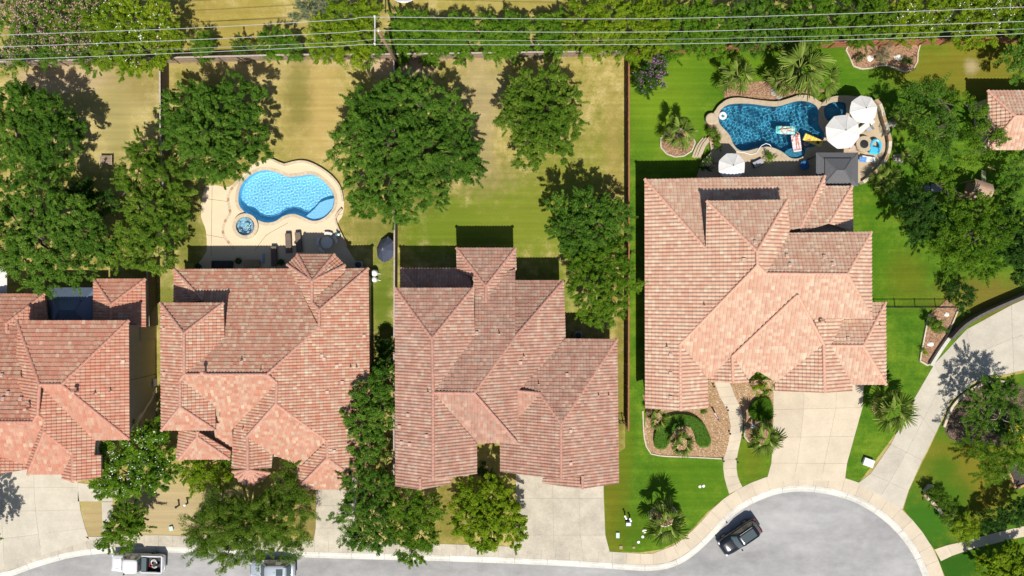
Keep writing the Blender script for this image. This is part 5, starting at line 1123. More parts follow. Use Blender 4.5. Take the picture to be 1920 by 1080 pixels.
edging('pale edging along the gravel bed in front of the peach house', spline([(1205, 770), (1207, 815), (1212, 838), (1226, 853), (1300, 857), (1356, 860)], 3, False))
struct(MB().prism(pl([(1366, 712), (1450, 712), (1450, 790), (1446, 805), (1400, 800), (1394, 795), (1390, 770), (1378, 742)]), -.05, .040).build('gravel_bed', mat_gravel))
GS = [(1774, 562), (1796, 578), (1772, 635), (1742, 684), (1734, 684), (1723, 676), (1740, 590), (1760, 575)]
struct(MB().prism(pl(GS), -.05, .07).build('gravel_bed', mat_mulch))
edging('pale edging around the gravel strip beside the curved driveway', [(1740, 590), (1723, 676), (1734, 685), (1742, 685), (1772, 636), (1796, 578)], False, 2.6, .2)
def clipped(label, loop, h, seed):
    """clipped mound of ground cover: rounded body with a skin of small leaves"""
    rg = np.random.default_rng(seed); lp = [P(x, y, h * .5) for x, y in loop]; base = sum(lp, Vector()) / len(lp); base.z = 0
    root = thing('clipped_hedge', label, 'hedge', base, 'clipped mounds in the front gravel beds')
    n = len(lp); i1 = [P(x, y, h) for x, y in offset_loop(loop, -1.2)]; i2 = [P(x, y, h) for x, y in offset_loop(loop, -4)]
    V = [(p.x, p.y, -.05) for p in lp] + [(p.x, p.y, h * .7) for p in lp] + [(p.x, p.y, h * .93) for p in i1] + [(p.x, p.y, h) for p in i2]
    F = [(k * n + i, k * n + (i + 1) % n, k * n + n + (i + 1) % n, k * n + n + i) for k in range(3) for i in range(n)]
    for t in tessellate_polygon([[Vector((p.x, p.y, 0)) for p in i2]]): F.append(tuple(3 * n + i for i in t))
    me = bpy.data.meshes.new('body'); emit('body', V, F, plain('hedge_core', (.05, .12, .007), .95), root)
    xs = np.array([(p.x, p.y) for p in lp]); mn, mx = xs.min(0), xs.max(0); C = []
    poly = [(p.x, p.y) for p in i1]
    q = rg.random((9000, 2)) * (mx - mn) + mn
    ins = np.zeros(len(q), bool)
    for i in range(n):
        x1, y1 = poly[i]; x2, y2 = poly[(i + 1) % n]
        cnd = ((y1 > q[:, 1]) != (y2 > q[:, 1])) & (q[:, 0] < (x2 - x1) * (q[:, 1] - y1) / (y2 - y1 + 1e-12) + x1); ins ^= cnd
    q = q[ins]; top = np.column_stack([q, h + rg.random(len(q)) * .05])
    sd = []
    for i in range(n):
        p, r_ = xs[i], xs[(i + 1) % n]
        for k in range(int(np.linalg.norm(r_ - p) * 130 * h)):
            f = rg.random(); sd.append((*(p + (r_ - p) * f), rg.random() * h * .9))
    C = np.concatenate([top, np.array(sd)]); Nm = np.tile((0, 0, 1.0), (len(C), 1)) + rg.normal(size=(len(C), 3)) * .7
    Vl = rand_rot_leaves(C, Nm, .05, .55, rg) - np.array(base)
    link('leaves', quadmesh('leaves', Vl, len(C), 3, .1 + .6 * rg.random(len(C))), LEAF['turfy'], root)
LEAF['turfy'] = leaf_mat('clipped_leaf', [(0, (.04, .115, .005)), (.5, (.075, .17, .008)), (1, (.12, .22, .014))], .2)
clipped('curved clipped green mound in the gravel bed of the peach house', spline([(1226, 820), (1232, 803), (1246, 788), (1258, 778), (1280, 776), (1303, 781), (1318, 794), (1328, 812), (1333, 827), (1327, 837), (1314, 838), (1306, 830), (1303, 817), (1296, 803), (1283, 798), (1266, 806), (1257, 820), (1250, 838), (1238, 842), (1228, 837)], 3), .5, 5)
clipped('egg shaped clipped green mound beside the pale driveway', spline([(1404, 772), (1410, 757), (1425, 746), (1440, 746), (1448, 760), (1448, 785), (1436, 791), (1415, 788)], 4), .5, 6)
tree('shrub', 'small shrub below the entry eave of the peach house', 'shrub', (1428, 728), [(1422, 728, 11, 1.0), (1436, 724, 12, 1.1)], 'lime', 220, .10, trunk=.04, group='gravel bed plants')
tree('shrub', 'tiny green plant near the garden flag in the gravel bed', 'shrub', (1318, 775), [(1318, 774, 7, .5)], 'elm', 230, .09, trunk=.03, group='gravel bed plants')
tree('shrub', 'round shrub in the gravel strip beside the curved driveway', 'shrub', (1753, 608), [(1752, 606, 13, 1.0), (1760, 616, 12, .9)], 'elm', 230, .09, trunk=.05, group='gravel bed plants')
tree('shrub', 'tiny yellowish plant at the lower end of the gravel strip', 'shrub', (1734, 663), [(1734, 663, 6, .5)], 'lime', 230, .08, trunk=.03, group='gravel bed plants')
tree('shrub', 'small dark shrub in the left wing of the butterfly bed', 'shrub', (1612, 106), [(1612, 105, 8, .6)], 'dark', 230, .08, trunk=.03, group='butterfly bed plants')
tree('shrub', 'small dark shrub in the right wing of the butterfly bed', 'shrub', (1698, 113), [(1698, 112, 9, .6)], 'dark', 230, .08, trunk=.03, group='butterfly bed plants')
tree('shrub', 'misty grey green grass plant in the middle of the butterfly bed', 'shrub', (1655, 106), [(1655, 104, 14, .8), (1662, 96, 12, .9)], 'grey', 180, .09, .2, trunk=.03, group='butterfly bed plants')
def rock(label, px, py, r, mat, seed, group='rocks', flat=.6, ax=1.0):
    rg = np.random.default_rng(seed); bm = bmesh.new(); bmesh.ops.create_icosphere(bm, subdivisions=2, radius=1.0)
    k = rg.normal(size=(3, 3)); ph = rg.random(3) * 6
    b = P(px, py)
    for v in bm.verts:
        d = 1 + .16 * math.sin(3 * v.co.dot(Vector(k[0])) + ph[0]) + .10 * math.sin(5 * v.co.dot(Vector(k[1])) + ph[1])
        v.co = Vector((v.co.x * r / S * d * ax, v.co.y * r / S * d, max(-.3, v.co.z) * r / S * flat * d))
    me = bpy.data.meshes.new('rock'); bm.to_mesh(me); bm.free()
    o = link('boulder', me, mat, None, b); tag(o, label, 'rock', group)
rocks = [('white boulder left of centre in the butterfly bed', 1631, 110, 6, mat_wrock), ('white boulder right of centre in the butterfly bed', 1684, 108, 6.5, mat_wrock), ('grey boulder under the palm right of the umbrellas', 1673, 230, 8, mat_rock), ('grey boulder under the smallest palm', 1684, 297, 9, mat_rock),
         ('grey boulder at the foot of the low palm by the pool', 1451, 172, 8, mat_rock), ('pale boulder on the pool coping under the palms', 1461, 184, 4.5, mat_rock), ('white stone at the top of the gravel strip', 1774, 590, 5, mat_wrock), ('white stone halfway down the gravel strip', 1744, 646, 5, mat_wrock),
         ('white stone right of the palm beside the driveway', 1443, 800, 4, mat_wrock), ('white stone left of the palm beside the driveway', 1411, 799, 4, mat_wrock), ('pale rock left of the front lawn palm', 1208, 995, 4.2, mat_wrock), ('pale rock below the front lawn palm', 1236, 1000, 4, mat_wrock), ('pale stone behind the curved planter', 1746, 911, 3.5, mat_wrock), ('pale rock at the wall end right of the patio', 1627, 327, 5, mat_rock)]
for i, (lb, x, y, r_, m_) in enumerate(rocks): rock(lb, x, y, r_, m_, 300 + i, ax=1.0 + .4 * (i % 2))
low_wall('curved stone edging in the bottom right corner lawn', spline([(1729, 925), (1742, 938), (1757, 953), (1768, 967)], 3, False), .45, .3, mat_stonew, .5, capmat=mat_flag)
low_wall('short dark stone wall end of the curved planter', [(1730, 921), (1742, 908)], .7, .28, mat_rock, .5)
low_wall('tall dark retaining wall above the curved driveway', spline([(1775, 634), (1795, 612), (1822, 594), (1850, 580), (1885, 565), (1925, 548)], 3, False), 1.1, .3, plain('dark_wall_block', (.10, .09, .08), .9, noise=.2, scale=4), 1.0)
low_wall('pale concrete edge wall beside the gravel strip', [(1742, 684), (1760, 655), (1775, 634)], .5, .35, mat_curb, 1.0)
mat_shaded_mulch = gravel_mat('shade_toned_mulch', [(0, (.05, .035, .022)), (.6, (.10, .065, .04)), (1, (.20, .13, .085))])  # mulch brown darkened to carry the shade under the tree
low_wall('low pale stone border of the round driveway bed', spline([(1768, 800), (1785, 760), (1815, 733), (1850, 716), (1885, 716), (1905, 724)], 3, False), .25, .25, mat_stonew, .8)
struct(MB().prism(pl(spline([(1770, 800), (1787, 762), (1817, 736), (1850, 719), (1885, 718), (1925, 735), (1925, 825), (1800, 830)], 3)), -.05, .03).build('planting_bed', mat_shaded_mulch))
pb = thing('raised_planter', 'timber edged planter with dark soil at the right edge', 'planter', P(1905, 895))
for a, b in (((1880, 870), (1900, 914)), ((1900, 914), (1940, 898))):
    p, q = P(*a), P(*b); d = q - p; MB().box((*((p + q) / 2).xy, .2), (d.length, .22, .5), math.atan2(d.y, d.x)).build('timber', plain('orange_timber', (.42, .24, .11), .8, noise=.2, scale=5), pb)
MB().prism(pl([(1882, 870), (1901, 912), (1945, 896), (1945, 850)]), -.05, .3).build('soil', plain('dark_soil', (.05, .04, .035), .95, noise=.5, scale=8), pb)
# ------------------------------------------------------------------ fences, pole, wires
def wood_fence(label, pts, h, mat, topmat=None):
    a = resample(pts, 2.4 * S); root = thing('wood_fence', label, 'fence', P(*a[len(a) // 2]))
    for i in range(len(a) - 1):
        p, q = P(*a[i]), P(*a[i + 1]); d = q - p; L = d.length; u = d / L; rz = math.atan2(d.y, d.x); nrm = Vector((-u.y, u.x, 0))
        mb = MB(); n = int(L / .15)
        for k in range(n):
            c_ = p + u * (L * (k + .5) / n); hh = h + random.uniform(-.015, .015)
            mb.box((c_.x + nrm.x * .04, c_.y + nrm.y * .04, hh / 2), (L / n - .012, .02, hh), rz)
        pn = mb.build('picket_panel', mat, root)
        for zz in (.3, h * .55, h - .25): MB().box((*((p + q) / 2).xy, zz), (L, .04, .09), rz).build('rail', mat, pn)
        MB().box((*((p + q) / 2).xy, h + .02), (L - .004, .15, .035), rz).build('cap_board', topmat or mat, root)
        MB().box((p.x - nrm.x * .06, p.y - nrm.y * .06, h / 2), (.09, .09, h), rz).build('post', mat, root)
    return root
mat_capg = plain('grey_cap_board', (.36, .31, .27), .85, noise=.2, scale=4); mat_fdark = plain('dark_cedar', (.10, .07, .045), .9, noise=.3, scale=4)
wood_fence('grey wooden fence running down between the two left gardens', [(316, 122), (317, 250), (325, 420), (327, 505)], 1.85, mat_fdark, mat_capg)
wood_fence('grey wooden fence along the back of the gardens', [(-80, 128), (316, 119), (560, 113), (744, 112), (1172, 106)], 1.8, mat_wood, mat_capg)
wood_fence('grey wooden fence between the bright pool garden and the mown lawn', [(744, 114), (745, 400), (744, 690), (744, 900)], 1.8, plain('brown_cedar', (.13, .07, .04), .9, noise=.3, scale=4), mat_capg)
wood_fence('long reddish brown fence beside the lush lawn', [(1174, 108), (1174, 450), (1173, 802)], 1.8, mat_redwood, mat_redwood)
wood_fence('red brown fence behind the butterfly bed', [(1176, 106), (1400, 95), (1600, 88), (1930, 80)], 1.7, mat_redwood, mat_redwood)
wood_fence('short wooden side fence beside the orange roofed house', [(292, 500), (296, 610)], 1.8, mat_fdark, mat_capg)
def iron_fence(label, pts, h=1.3):
    a = resample(pts, 2.2 * S); root = thing('iron_fence', label, 'fence', P(*a[0]))
    for i in range(len(a) - 1):
        p, q = P(*a[i]), P(*a[i + 1]); d = q - p; L = d.length; u = d / L
        mb = MB(); n = int(L / .13)
        for k in range(1, n): c_ = p + u * (L * k / n); mb.box((c_.x, c_.y, h / 2), (.018, .018, h))
        mb.build('picket_panel', mat_dark, root)
        for zz in (.15, h - .03): MB().box((*((p + q) / 2).xy, zz), (L, .05, .05), math.atan2(d.y, d.x)).build('rail', mat_dark, root)
        MB().box((p.x, p.y, h / 2 + .05), (.09, .09, h + .1)).build('post', mat_dark, root)
iron_fence('black iron fence between the peach house and the gravel strip', [(1640, 576), (1792, 576)])
iron_fence('black iron gate beside the brown roofed house wall', [(1160, 790), (1175, 790)])
pole = thing('utility_pole', 'wooden utility pole with crossarm rising behind the hedge', 'pole', P(749, 124))
tp = P(708, 57, 10.4); pb_ = P(749, 124)
MB().tube([pb_ - Vector((0, 0, .3)), pb_.lerp(tp, .5), tp], [.19, .165, .13], 12).build('post', plain('creosote_wood', (.20, .125, .075), .9, noise=.3, scale=5), pole, smooth=True)
ca, cb = P(703, 30, 10.15), P(703, 85, 10.15); dd = cb - ca
MB().box((ca + cb) / 2, (dd.length, .12, .14), math.atan2(dd.y, dd.x)).build('crossarm', plain('grey_arm', (.42, .40, .38), .7), pole)
for q in (P(703, 32, 10.2), P(710, 58, 10.38), P(703, 83, 10.2)): MB().lathe(q, [(.05, 0), (.10, .08), (.07, .14), (.11, .2), (.04, .3)], 10).build('insulator', mat_white, pole)
MB().box(P(712, 64, 9.4), (.2, .3, .1), .3).build('bracket', mat_dark, pole)
mat_wire = plain('aluminium_wire', (.46, .47, .46), .5, .3)
wires = [('northernmost overhead wire on the far end of the crossarm', [(-350, 82, 10.2), (0, 66, 9.5), (350, 53, 9.7), (640, 37, 10.3), (703, 32, 10.5), (1000, 35, 9.9), (1280, 34, 9.6), (1600, 25, 9.6), (1920, 13, 9.9), (2400, -8, 10.5)], .024),
         ('second overhead wire, tied to the top of the pole', [(-350, 101, 10.4), (0, 88, 9.7), (350, 75, 9.9), (640, 61, 10.5), (710, 57, 10.68), (1000, 60, 10), (1280, 59, 9.8), (1600, 50, 9.8), (1920, 40, 10), (2400, 22, 10.6)], .024),
         ('thin third overhead wire fixed lower on the pole', [(-350, 113, 8.8), (0, 103, 8.2), (350, 91, 8.4), (640, 79, 8.7), (720, 74, 8.8), (1000, 76, 8.4), (1280, 73, 8.2), (1600, 66, 8.2), (1920, 54, 8.4), (2400, 38, 8.8)], .016),
         ('southernmost overhead wire on the near end of the crossarm', [(-350, 123, 10.2), (0, 112, 9.5), (350, 99, 9.7), (640, 86, 10.3), (703, 83, 10.5), (1000, 84, 9.9), (1280, 82, 9.6), (1600, 74, 9.6), (1920, 63, 9.9), (2400, 47, 10.5)], .024)]
for lb, pts, r_ in wires:
    sp = spline([(i, 0) for i in range(len(pts))], 1, False); fx = spline([(p[0], p[1]) for p in pts], 6, False); fz = spline([(p[0], p[2]) for p in pts], 6, False)
    o = MB().tube([P(a[0], a[1], b[1]) for a, b in zip(fx, fz)], r_, 5).build('overhead_wire', mat_wire, None, P(710, 57, 9)); tag(o, lb, 'wire', 'overhead wires')

# ------------------------------------------------------------------ patio and garden furniture
mat_seam = plain('canvas_seam', (.48, .46, .44), .85)
def umbrella(label, px, py, rpx, h, z0, mat, n=8, tilt=0.0, az=0.0, rot=0.2, group=None):
    c = P(px, py, z0 + h); k = (H - z0 - h) / (H * S); Rr = rpx * k
    root = thing('parasol', label, 'umbrella', (c.x, c.y, z0), group)
    rise = Rr * .40; V = []; F = []
    # canopy in n panels, sagging between ribs
    for i in range(n):
        a0 = 2 * math.pi * i / n + rot; a1 = 2 * math.pi * (i + 1) / n + rot; am = (a0 + a1) / 2; o = len(V)
        tip = (c.x, c.y, z0 + h + rise); V.append(tip)
        for f in (.5, 1.0):
            for j, a in enumerate((a0, am, a1)):
                sag = (.0 if j != 1 else -.035 * f); rr = Rr * f * (1 if j != 1 else .945)
                V.append((c.x + rr * math.cos(a), c.y + rr * math.sin(a), z0 + h + rise * (1 - f) ** 1.08 + sag))
        for j, a in enumerate((a0, am, a1)):
            rr = Rr * (1 if j != 1 else .945); V.append((c.x + rr * math.cos(a), c.y + rr * math.sin(a), z0 + h - .10))
        emit('canopy_panel', V[o:], [(0, 1, 2), (0, 2, 3), (1, 4, 5, 2), (2, 5, 6, 3), (4, 7, 8, 5), (5, 8, 9, 6)], mat, root)
    MB().tube([(c.x, c.y, z0), (c.x, c.y, z0 + h + rise + .06)], .03, 8).build('pole', mat_dark, root)
    MB().lathe((c.x, c.y, z0), [(.32, 0), (.32, .06), (.08, .12)], 16).build('base', mat_dark, root)
    MB().lathe((c.x, c.y, z0 + h + rise), [(.05, 0), (.05, .06), (.01, .10)], 8).build('finial', mat_dark, root)
    for i in range(n):
        a = 2 * math.pi * i / n + rot; MB().tube([(c.x, c.y, z0 + h + rise - .03), (c.x + Rr * .97 * math.cos(a), c.y + Rr * .97 * math.sin(a), z0 + h - .03)], .01, 4).build('rib', mat_dark, root); MB().tube([(c.x, c.y, z0 + h + rise + .005), (c.x + Rr * .5 * math.cos(a), c.y + Rr * .5 * math.sin(a), z0 + h + rise * .5 ** 1.08 + .005), (c.x + Rr * math.cos(a), c.y + Rr * math.sin(a), z0 + h + .005)], .014, 4).build('seam', mat_seam, root)
    return root
umbrella('white octagonal parasol furthest up the patio by the lawn', 1619, 205, 26.5, 2.3, ZP, mat_offw)
umbrella('largest white parasol between the spa and the fire pit', 1580, 247, 33, 2.5, ZP, mat_offw, rot=.5)
umbrella('white parasol half under the eave of the peach house', 1372, 312, 26, 2.2, ZP, mat_offw, rot=.35)
# fallen navy parasol by the fence
fu = thing('parasol', 'dark navy parasol tipped over against the fence', 'umbrella', P(728, 468))
cen = P(722, 468, .9); ax = Vector((-.55, .10, .8)).normalized(); s1 = ax.cross(Vector((0, 0, 1))).normalized(); s2 = ax.cross(s1); mnav = plain('navy_canvas', (.045, .055, .085), .8)
for i in range(8):
    a0, a1 = 2 * math.pi * i / 8, 2 * math.pi * (i + 1) / 8
    f_ = lambda a, r_, d_: cen + s1 * math.cos(a) * r_ + s2 * math.sin(a) * r_ + ax * d_
    emit('canopy_panel', [cen + ax * .45, f_(a0, .75, .22), f_(a1, .75, .22), f_(a0, 1.4, -.1), f_(a1, 1.4, -.1)], [(0, 1, 2), (1, 3, 4, 2)], mnav, fu)
    MB().tube([cen + ax * .46, f_(a0, 1.4, -.09)], .012, 4).build('rib', plain('rib_grey', (.4, .4, .42), .5) if i == 0 else bpy.data.materials['rib_grey'], fu)
MB().tube([cen + ax * .5, cen - ax * 1.3], .03, 6).build('pole', mat_dark, fu)
def hip_roof(root, x0, y0, x1, y1, z, rise, ridge, mat, name='roof_panel'):
    a, b = P(x0, y0, z), P(x1, y1, z); cx = (a.x + b.x) / 2; cy = (a.y + b.y) / 2; w_, d_ = b.x - a.x, a.y - b.y
    r0 = (cx - ridge, cy, z + rise); r1 = (cx + ridge, cy, z + rise); A = (a.x, a.y, z); B = (b.x, a.y, z); C_ = (b.x, b.y, z); D = (a.x, b.y, z)
    for q in ((A, B, r1, r0), (C_, D, r0, r1), (D, A, r0), (B, C_, r1)):
        n = len(q); V = list(q) + [(x, y, zz - .06) for x, y, zz in q]
        emit(name, V, [tuple(reversed(range(n))), tuple(range(n, 2 * n))] + [(i, (i + 1) % n, n + (i + 1) % n, n + i) for i in range(n)], mat, root)
    for p, q in ((A, r0), (D, r0), (B, r1), (C_, r1), (r0, r1)): MB().tube([p, q], .05, 5).build('ridge_trim', mat, root)
    return a, b
mat_gaz = plain('charcoal_shingle', (.085, .085, .09), .75, noise=.15, scale=6, bump=.01)
gz = thing('gazebo', 'square charcoal gazebo with a two tier roof beside the peach house', 'gazebo', P(1568, 318))
a, b = hip_roof(gz, 1530, 286, 1609, 349, 2.9 + ZP * .4, .45, .5, mat_gaz); hip_roof(gz, 1547, 297, 1597, 343, 3.45, .5, .4, mat_gaz)
for x in (a.x + .25, b.x - .25):
    for y in (a.y - .25, b.y + .25): MB().box((x, y, 1.5), (.14, .14, 3.0)).build('post', mat_dark, gz)
mat_blue = plain('steel_blue_roof', (.10, .13, .19), .45, .2, noise=.08, scale=3)
gz = thing('gazebo', 'blue grey metal roofed gazebo between the back wings of the orange roofed house', 'gazebo', P(150, 575))
a, b = hip_roof(gz, 90, 539, 179, 625, 2.7, .75, .8, mat_blue); hip_roof(gz, 108, 562, 151, 600, 3.2, .35, .8, mat_blue)
for x in (a.x + .2, b.x - .2):
    for y in (a.y - .2, b.y + .2): MB().box((x, y, 1.35), (.14, .14, 2.7)).build('post', mat_dark, gz)
# fire pit
fp = thing('fire_pit', 'round stone fire pit table on the patio', 'fire pit', P(1620, 271, ZP)); c = P(1620, 270, ZP + .4)
for i in range(14):
    a0 = 2 * math.pi * i / 14; a1 = a0 + 2 * math.pi / 14 - .02
    MB().prism([(c.x + r_ * math.cos(t), c.y + r_ * math.sin(t)) for r_, t in ((.46, a0), (.86, a0), (.86, a1), (.46, a1))], ZP, ZP + .45).build('stone_block', mat_copB, fp)
MB().lathe((c.x, c.y, ZP), [(.45, .3), (.45, .40), (.3, .42), (.05, .43)], 20).build('fire_bowl', mat_dark, fp)
def lounger(label, px, py, ang, L, W_, z0, mat_f, mat_c, back=.5, group='sun loungers'):
    c = P(px, py, z0 + .3); root = thing('sun_lounger', label, 'lounger', (c.x, c.y, z0), group); ca, sa = math.cos(ang), math.sin(ang)
    T = lambda x, y, z: (c.x + x * ca - y * sa, c.y + x * sa + y * ca, z0 + z)
    MB().box(T(0, 0, .28), (L, W_, .06), ang).build('frame', mat_f, root)
    for sx in (-1, 1):
        for sy in (-1, 1): MB().box(T(sx * (L / 2 - .1), sy * (W_ / 2 - .05), .14), (.05, .05, .28), ang).build('leg', mat_f, root)
    MB().box(T(-L * .18, 0, .36), (L * .62, W_ - .06, .10), ang, bev=.04).build('seat_cushion', mat_c, root)
    p = T(L * .30, 0, .36 + .16 * back); MB().box(p, (L * .40, W_ - .06, .10), ang, 0, -back * .6, bev=.04).build('back_cushion', mat_c, root)
    return root
mbrown = plain('brown_cushion', (.13, .095, .075), .9); mgrey = plain('grey_cushion', (.32, .32, .33), .9); mwic = plain('dark_wicker', (.035, .03, .028), .7)
lounger('brown lounger nearest the pool on the cream deck, left of its pair', 541, 456, R(92), 2.1, .66, .03, mwic, mbrown, .3)
lounger('brown lounger nearest the pool on the cream deck, right of its pair', 560, 454, R(95), 2.1, .66, .03, mwic, mbrown, .3)
lounger('brown lounger mostly in the shade of the salmon roof', 514, 480, R(91), 2.1, .66, .03, mwic, mbrown, .3)
lounger('pale grey lounger on the shaded patio right of the half hidden parasol', 1421, 306, R(205), 1.2, .7, ZP, mat_dark, mgrey, .7)
lounger('white lounger with a blue towel right of the gazebo', 1628, 298, R(172), 1.5, .6, ZP, mat_white, mat_offw, .3)
tw = MB().box(P(1618, 299, ZP + .5), (.75, .55, .05), R(172), bev=.02).build('beach_towel', plain('blue_towel', (.10, .25, .55), .9, noise=.5, scale=6), None, P(1618, 299, ZP)); tag(tw, 'blue patterned towel on the white lounger by the gazebo', 'towel')
# round table with curved benches
ts = P(613, 455); st = thing('picnic_table', 'round pale table on the cream deck in front of the turret', 'table', ts); mconc = plain('cast_stone', (.55, .53, .50), .7, noise=.1, scale=3)
MB().lathe(P(613, 455, .7).xy.to_3d(), [(.25, .03), (.2, .6), (.60, .68), (.62, .75), (.05, .76)], 24).build('table_top', mconc, st)
for i, a in enumerate((.35, 1.45, 2.95, 4.05, 5.3)[:4]):
    bn = thing('curved_bench', ['pale curved bench on the right of the round table', 'pale curved bench on the far side of the round table', 'pale curved bench on the left of the round table', 'pale curved bench below left of the round table'][i], 'bench', ts, 'benches around the round table')
    c = P(613, 455, .42); pts = [(c.x + r_ * math.cos(t), c.y + r_ * math.sin(t)) for r_, tt in ((.86, 1), (1.16, -1)) for t in [a + tt * q for q in np.linspace(-.42, .42, 7)]]
    MB().prism(pts, .34, .43, True).build('seat', mconc, bn)
    for s_ in (-.28, .28): MB().box((c.x + 1.0 * math.cos(a + s_), c.y + 1.0 * math.sin(a + s_), .19), (.22, .12, .34), a + s_).build('leg', mconc, bn)
# shaded furniture behind the salmon roofed house
sf = thing('patio_sofa', 'dark wicker sofa in the shade under the salmon roof eave', 'sofa', P(420, 497)); c = P(420, 496)
MB().box((c.x, c.y, .25), (2.0, .8, .35), bev=.05).build('seat', mwic, sf); MB().box((c.x, c.y - .38, .55), (2.0, .16, .5), bev=.05).build('backrest', mwic, sf)
for s_ in (-1, 1): MB().box((c.x + s_ * 1.0, c.y, .42), (.16, .8, .5), bev=.05).build('armrest', mwic, sf)
for i, (x, y, lb) in enumerate([(450, 490, 'dark round planter in the shade left of the loungers'), (530, 492, 'small dark round planter near the turret'), (375, 500, 'bluish planter at the left end of the shaded deck')]):
    pt = thing('planter', lb, 'planter', P(x, y), 'planters under the eave'); MB().lathe(P(x, y), [(.22, .02), (.32, .45), (.34, .5), (.28, .5), (.26, .42)], 14).build('pot', plain('glazed_pot%d' % i, [(.05, .05, .05), (.04, .04, .04), (.05, .09, .12)][i], .4), pt)
    rg = np.random.default_rng(50 + i); C = np.array(P(x, y)) + np.array((0, 0, .65)) + rg.normal(size=(260, 3)) * .16
    link('foliage', quadmesh('foliage', rand_rot_leaves(C, rg.normal(size=(260, 3)) + np.array((0, 0, .6)), .08, .4, rg) - np.array(WL[pt]), 260, 3, rg.random(260)), LEAF['dark'], pt)
tb = thing('coffee_table', 'low stone table in the shade of the salmon roof', 'table', P(475, 494)); c = P(475, 494); MB().box((c.x, c.y, .36), (1.6, .75, .08), bev=.02).build('table_top', mat_flag, tb)
for sx in (-.65, .65): MB().box((c.x + sx, c.y, .17), (.14, .6, .32)).build('leg', mat_flag, tb)
ty = thing('toy_slide', 'small light blue toy on the shaded deck', 'toy', P(495, 483)); c = P(495, 483); MB().box((c.x, c.y, .25), (.2, .9, .06), R(-12), R(18), bev=.02).build('chute', plain('toy_blue', (.18, .35, .6), .4), ty); MB().box((c.x - .06, c.y - .4, .25), (.3, .2, .5), bev=.04).build('steps', bpy.data.materials['toy_blue'], ty)
gb = thing('trash_bin', 'teal cylinder bin at the right edge of the cream deck', 'bin', P(635, 440)); MB().lathe(P(635, 440), [(.16, 0), (.2, .7), (.21, .74), (.1, .82)], 12).build('body', plain('teal_plastic', (.05, .16, .15), .4), gb); MB().lathe(P(635, 440, .8), [(.12, 0), (.12, .05), (.02, .08)], 12).build('lid', mat_white, gb)
for i, (x, y, r_, lb) in enumerate([(704, 512, .36, 'white pool filter tank beside the salmon roofed house'), (704, 524, .30, 'smaller white pool tank below the filter tank')]):
    q = thing('pool_tank', lb, 'tank', P(x, y), 'pool equipment'); MB().lathe(P(x, y), [(r_ * .9, 0), (r_, .1), (r_, .7), (r_ * .7, .9), (.06, .98)], 14).build('tank_body', mat_white, q); MB().tube([P(x, y, .1), P(x, y, .1) + Vector((.55, -.1, 0))], .04, 6).build('pipe', mat_white, q)
# condenser units
for i, (x, y, lb) in enumerate([(1083, 628, 'air conditioner unit in the dark corner behind the brown roof'), (288, 716, 'air conditioner unit beside the tan wall of the orange roofed house'), (675, 497, 'air conditioner unit in the shade right of the turret')]):
    q = thing('air_conditioner', lb, 'air conditioner', P(x, y), 'condenser units'); c = P(x, y); MB().box((c.x, c.y, .42), (.8, .8, .8), bev=.05).build('cabinet', mgrey, q); MB().lathe((c.x, c.y, .82), [(.33, 0), (.33, .03), (.05, .05)], 16).build('fan_grille', mat_dark, q)
# patio bits
q = thing('side_table', 'blue round table in the patio shade below the pool ledge', 'table', P(1505, 312, ZP)); MB().lathe(P(1505, 312, ZP), [(.3, 0), (.06, .1), (.06, .45), (.52, .5), (.52, .55), (.02, .56)], 8).build('table_top', plain('blue_plastic', (.02, .12, .30), .4), q)
q = thing('float_chair', 'turquoise inflatable chair beside the fire pit', 'float', P(1641, 276, ZP)); c = P(1640, 276, ZP + .3); mtq = plain('turquoise_vinyl', (.06, .42, .66), .3)
MB().box((c.x - .05, c.y - .3, ZP + .2), (.95, .85, .34), R(-14), bev=.14).build('seat', mtq, q)
MB().tube([(c.x + .48 * math.cos(t) + .05, c.y + .12 + .62 * math.sin(t), ZP + .42) for t in np.linspace(-.5, math.pi + .5, 14)], .15, 8).build('backrest', mtq, q)
for s_ in (-1, 1): MB().box((c.x + s_ * .5, c.y - .28, ZP + .36), (.2, .8, .24), R(-14), bev=.09).build('armrest', mtq, q)
q = thing('folding_chair', 'folding chair with wire frame above the fire pit', 'chair', P(1629, 244, ZP)); c = P(1629, 243, ZP + .45)
MB().box((c.x, c.y, ZP + .45), (.5, .48, .03), R(35)).build('seat', mgrey, q); MB().box((c.x + .25, c.y + .18, ZP + .7), (.04, .48, .45), R(35)).build('backrest', mgrey, q)
for sx in (-1, 1):
    for sy in (-1, 1): MB().tube([(c.x + sx * .2, c.y + sy * .2, ZP), (c.x + sx * .18, c.y + sy * .18, ZP + .45)], .015, 5).build('leg', mat_dark, q)
q = thing('patio_bench', 'cream padded bench between the two upper parasols', 'bench', P(1620, 238, ZP)); c = P(1622, 237, ZP + .4); MB().box((c.x, c.y, ZP + .4), (2.3, .6, .14), R(38), bev=.05).build('seat', mat_offw, q)
for s_ in (-.9, .9): MB().box((c.x + s_ * .79, c.y + s_ * .61, ZP + .17), (.1, .5, .34), R(38)).build('leg', mat_dark, q)
q = thing('side_table', 'small pale side table below the largest parasol', 'table', P(1595, 279, ZP)); MB().lathe(P(1595, 279, ZP), [(.2, 0), (.05, .08), (.05, .42), (.3, .46), (.3, .5)], 16).build('table_top', plain('pale_rose_stone', (.45, .34, .30), .6), q)
hose = MB().tube([P(x, y, ZP + z_) for x, y, z_ in [(1446, 275, -.1), (1443, 271, .05), (1436, 269, .12), (1428, 273, .12), (1422, 280, .1), (1418, 287, .08), (1408, 290, .06), (1395, 286, .06), (1380, 284, .06)]], .035, 6).build('pool_hose', mat_white, None, P(1420, 280, ZP)); tag(hose, 'white hose lying over the dark pool edge', 'hose')
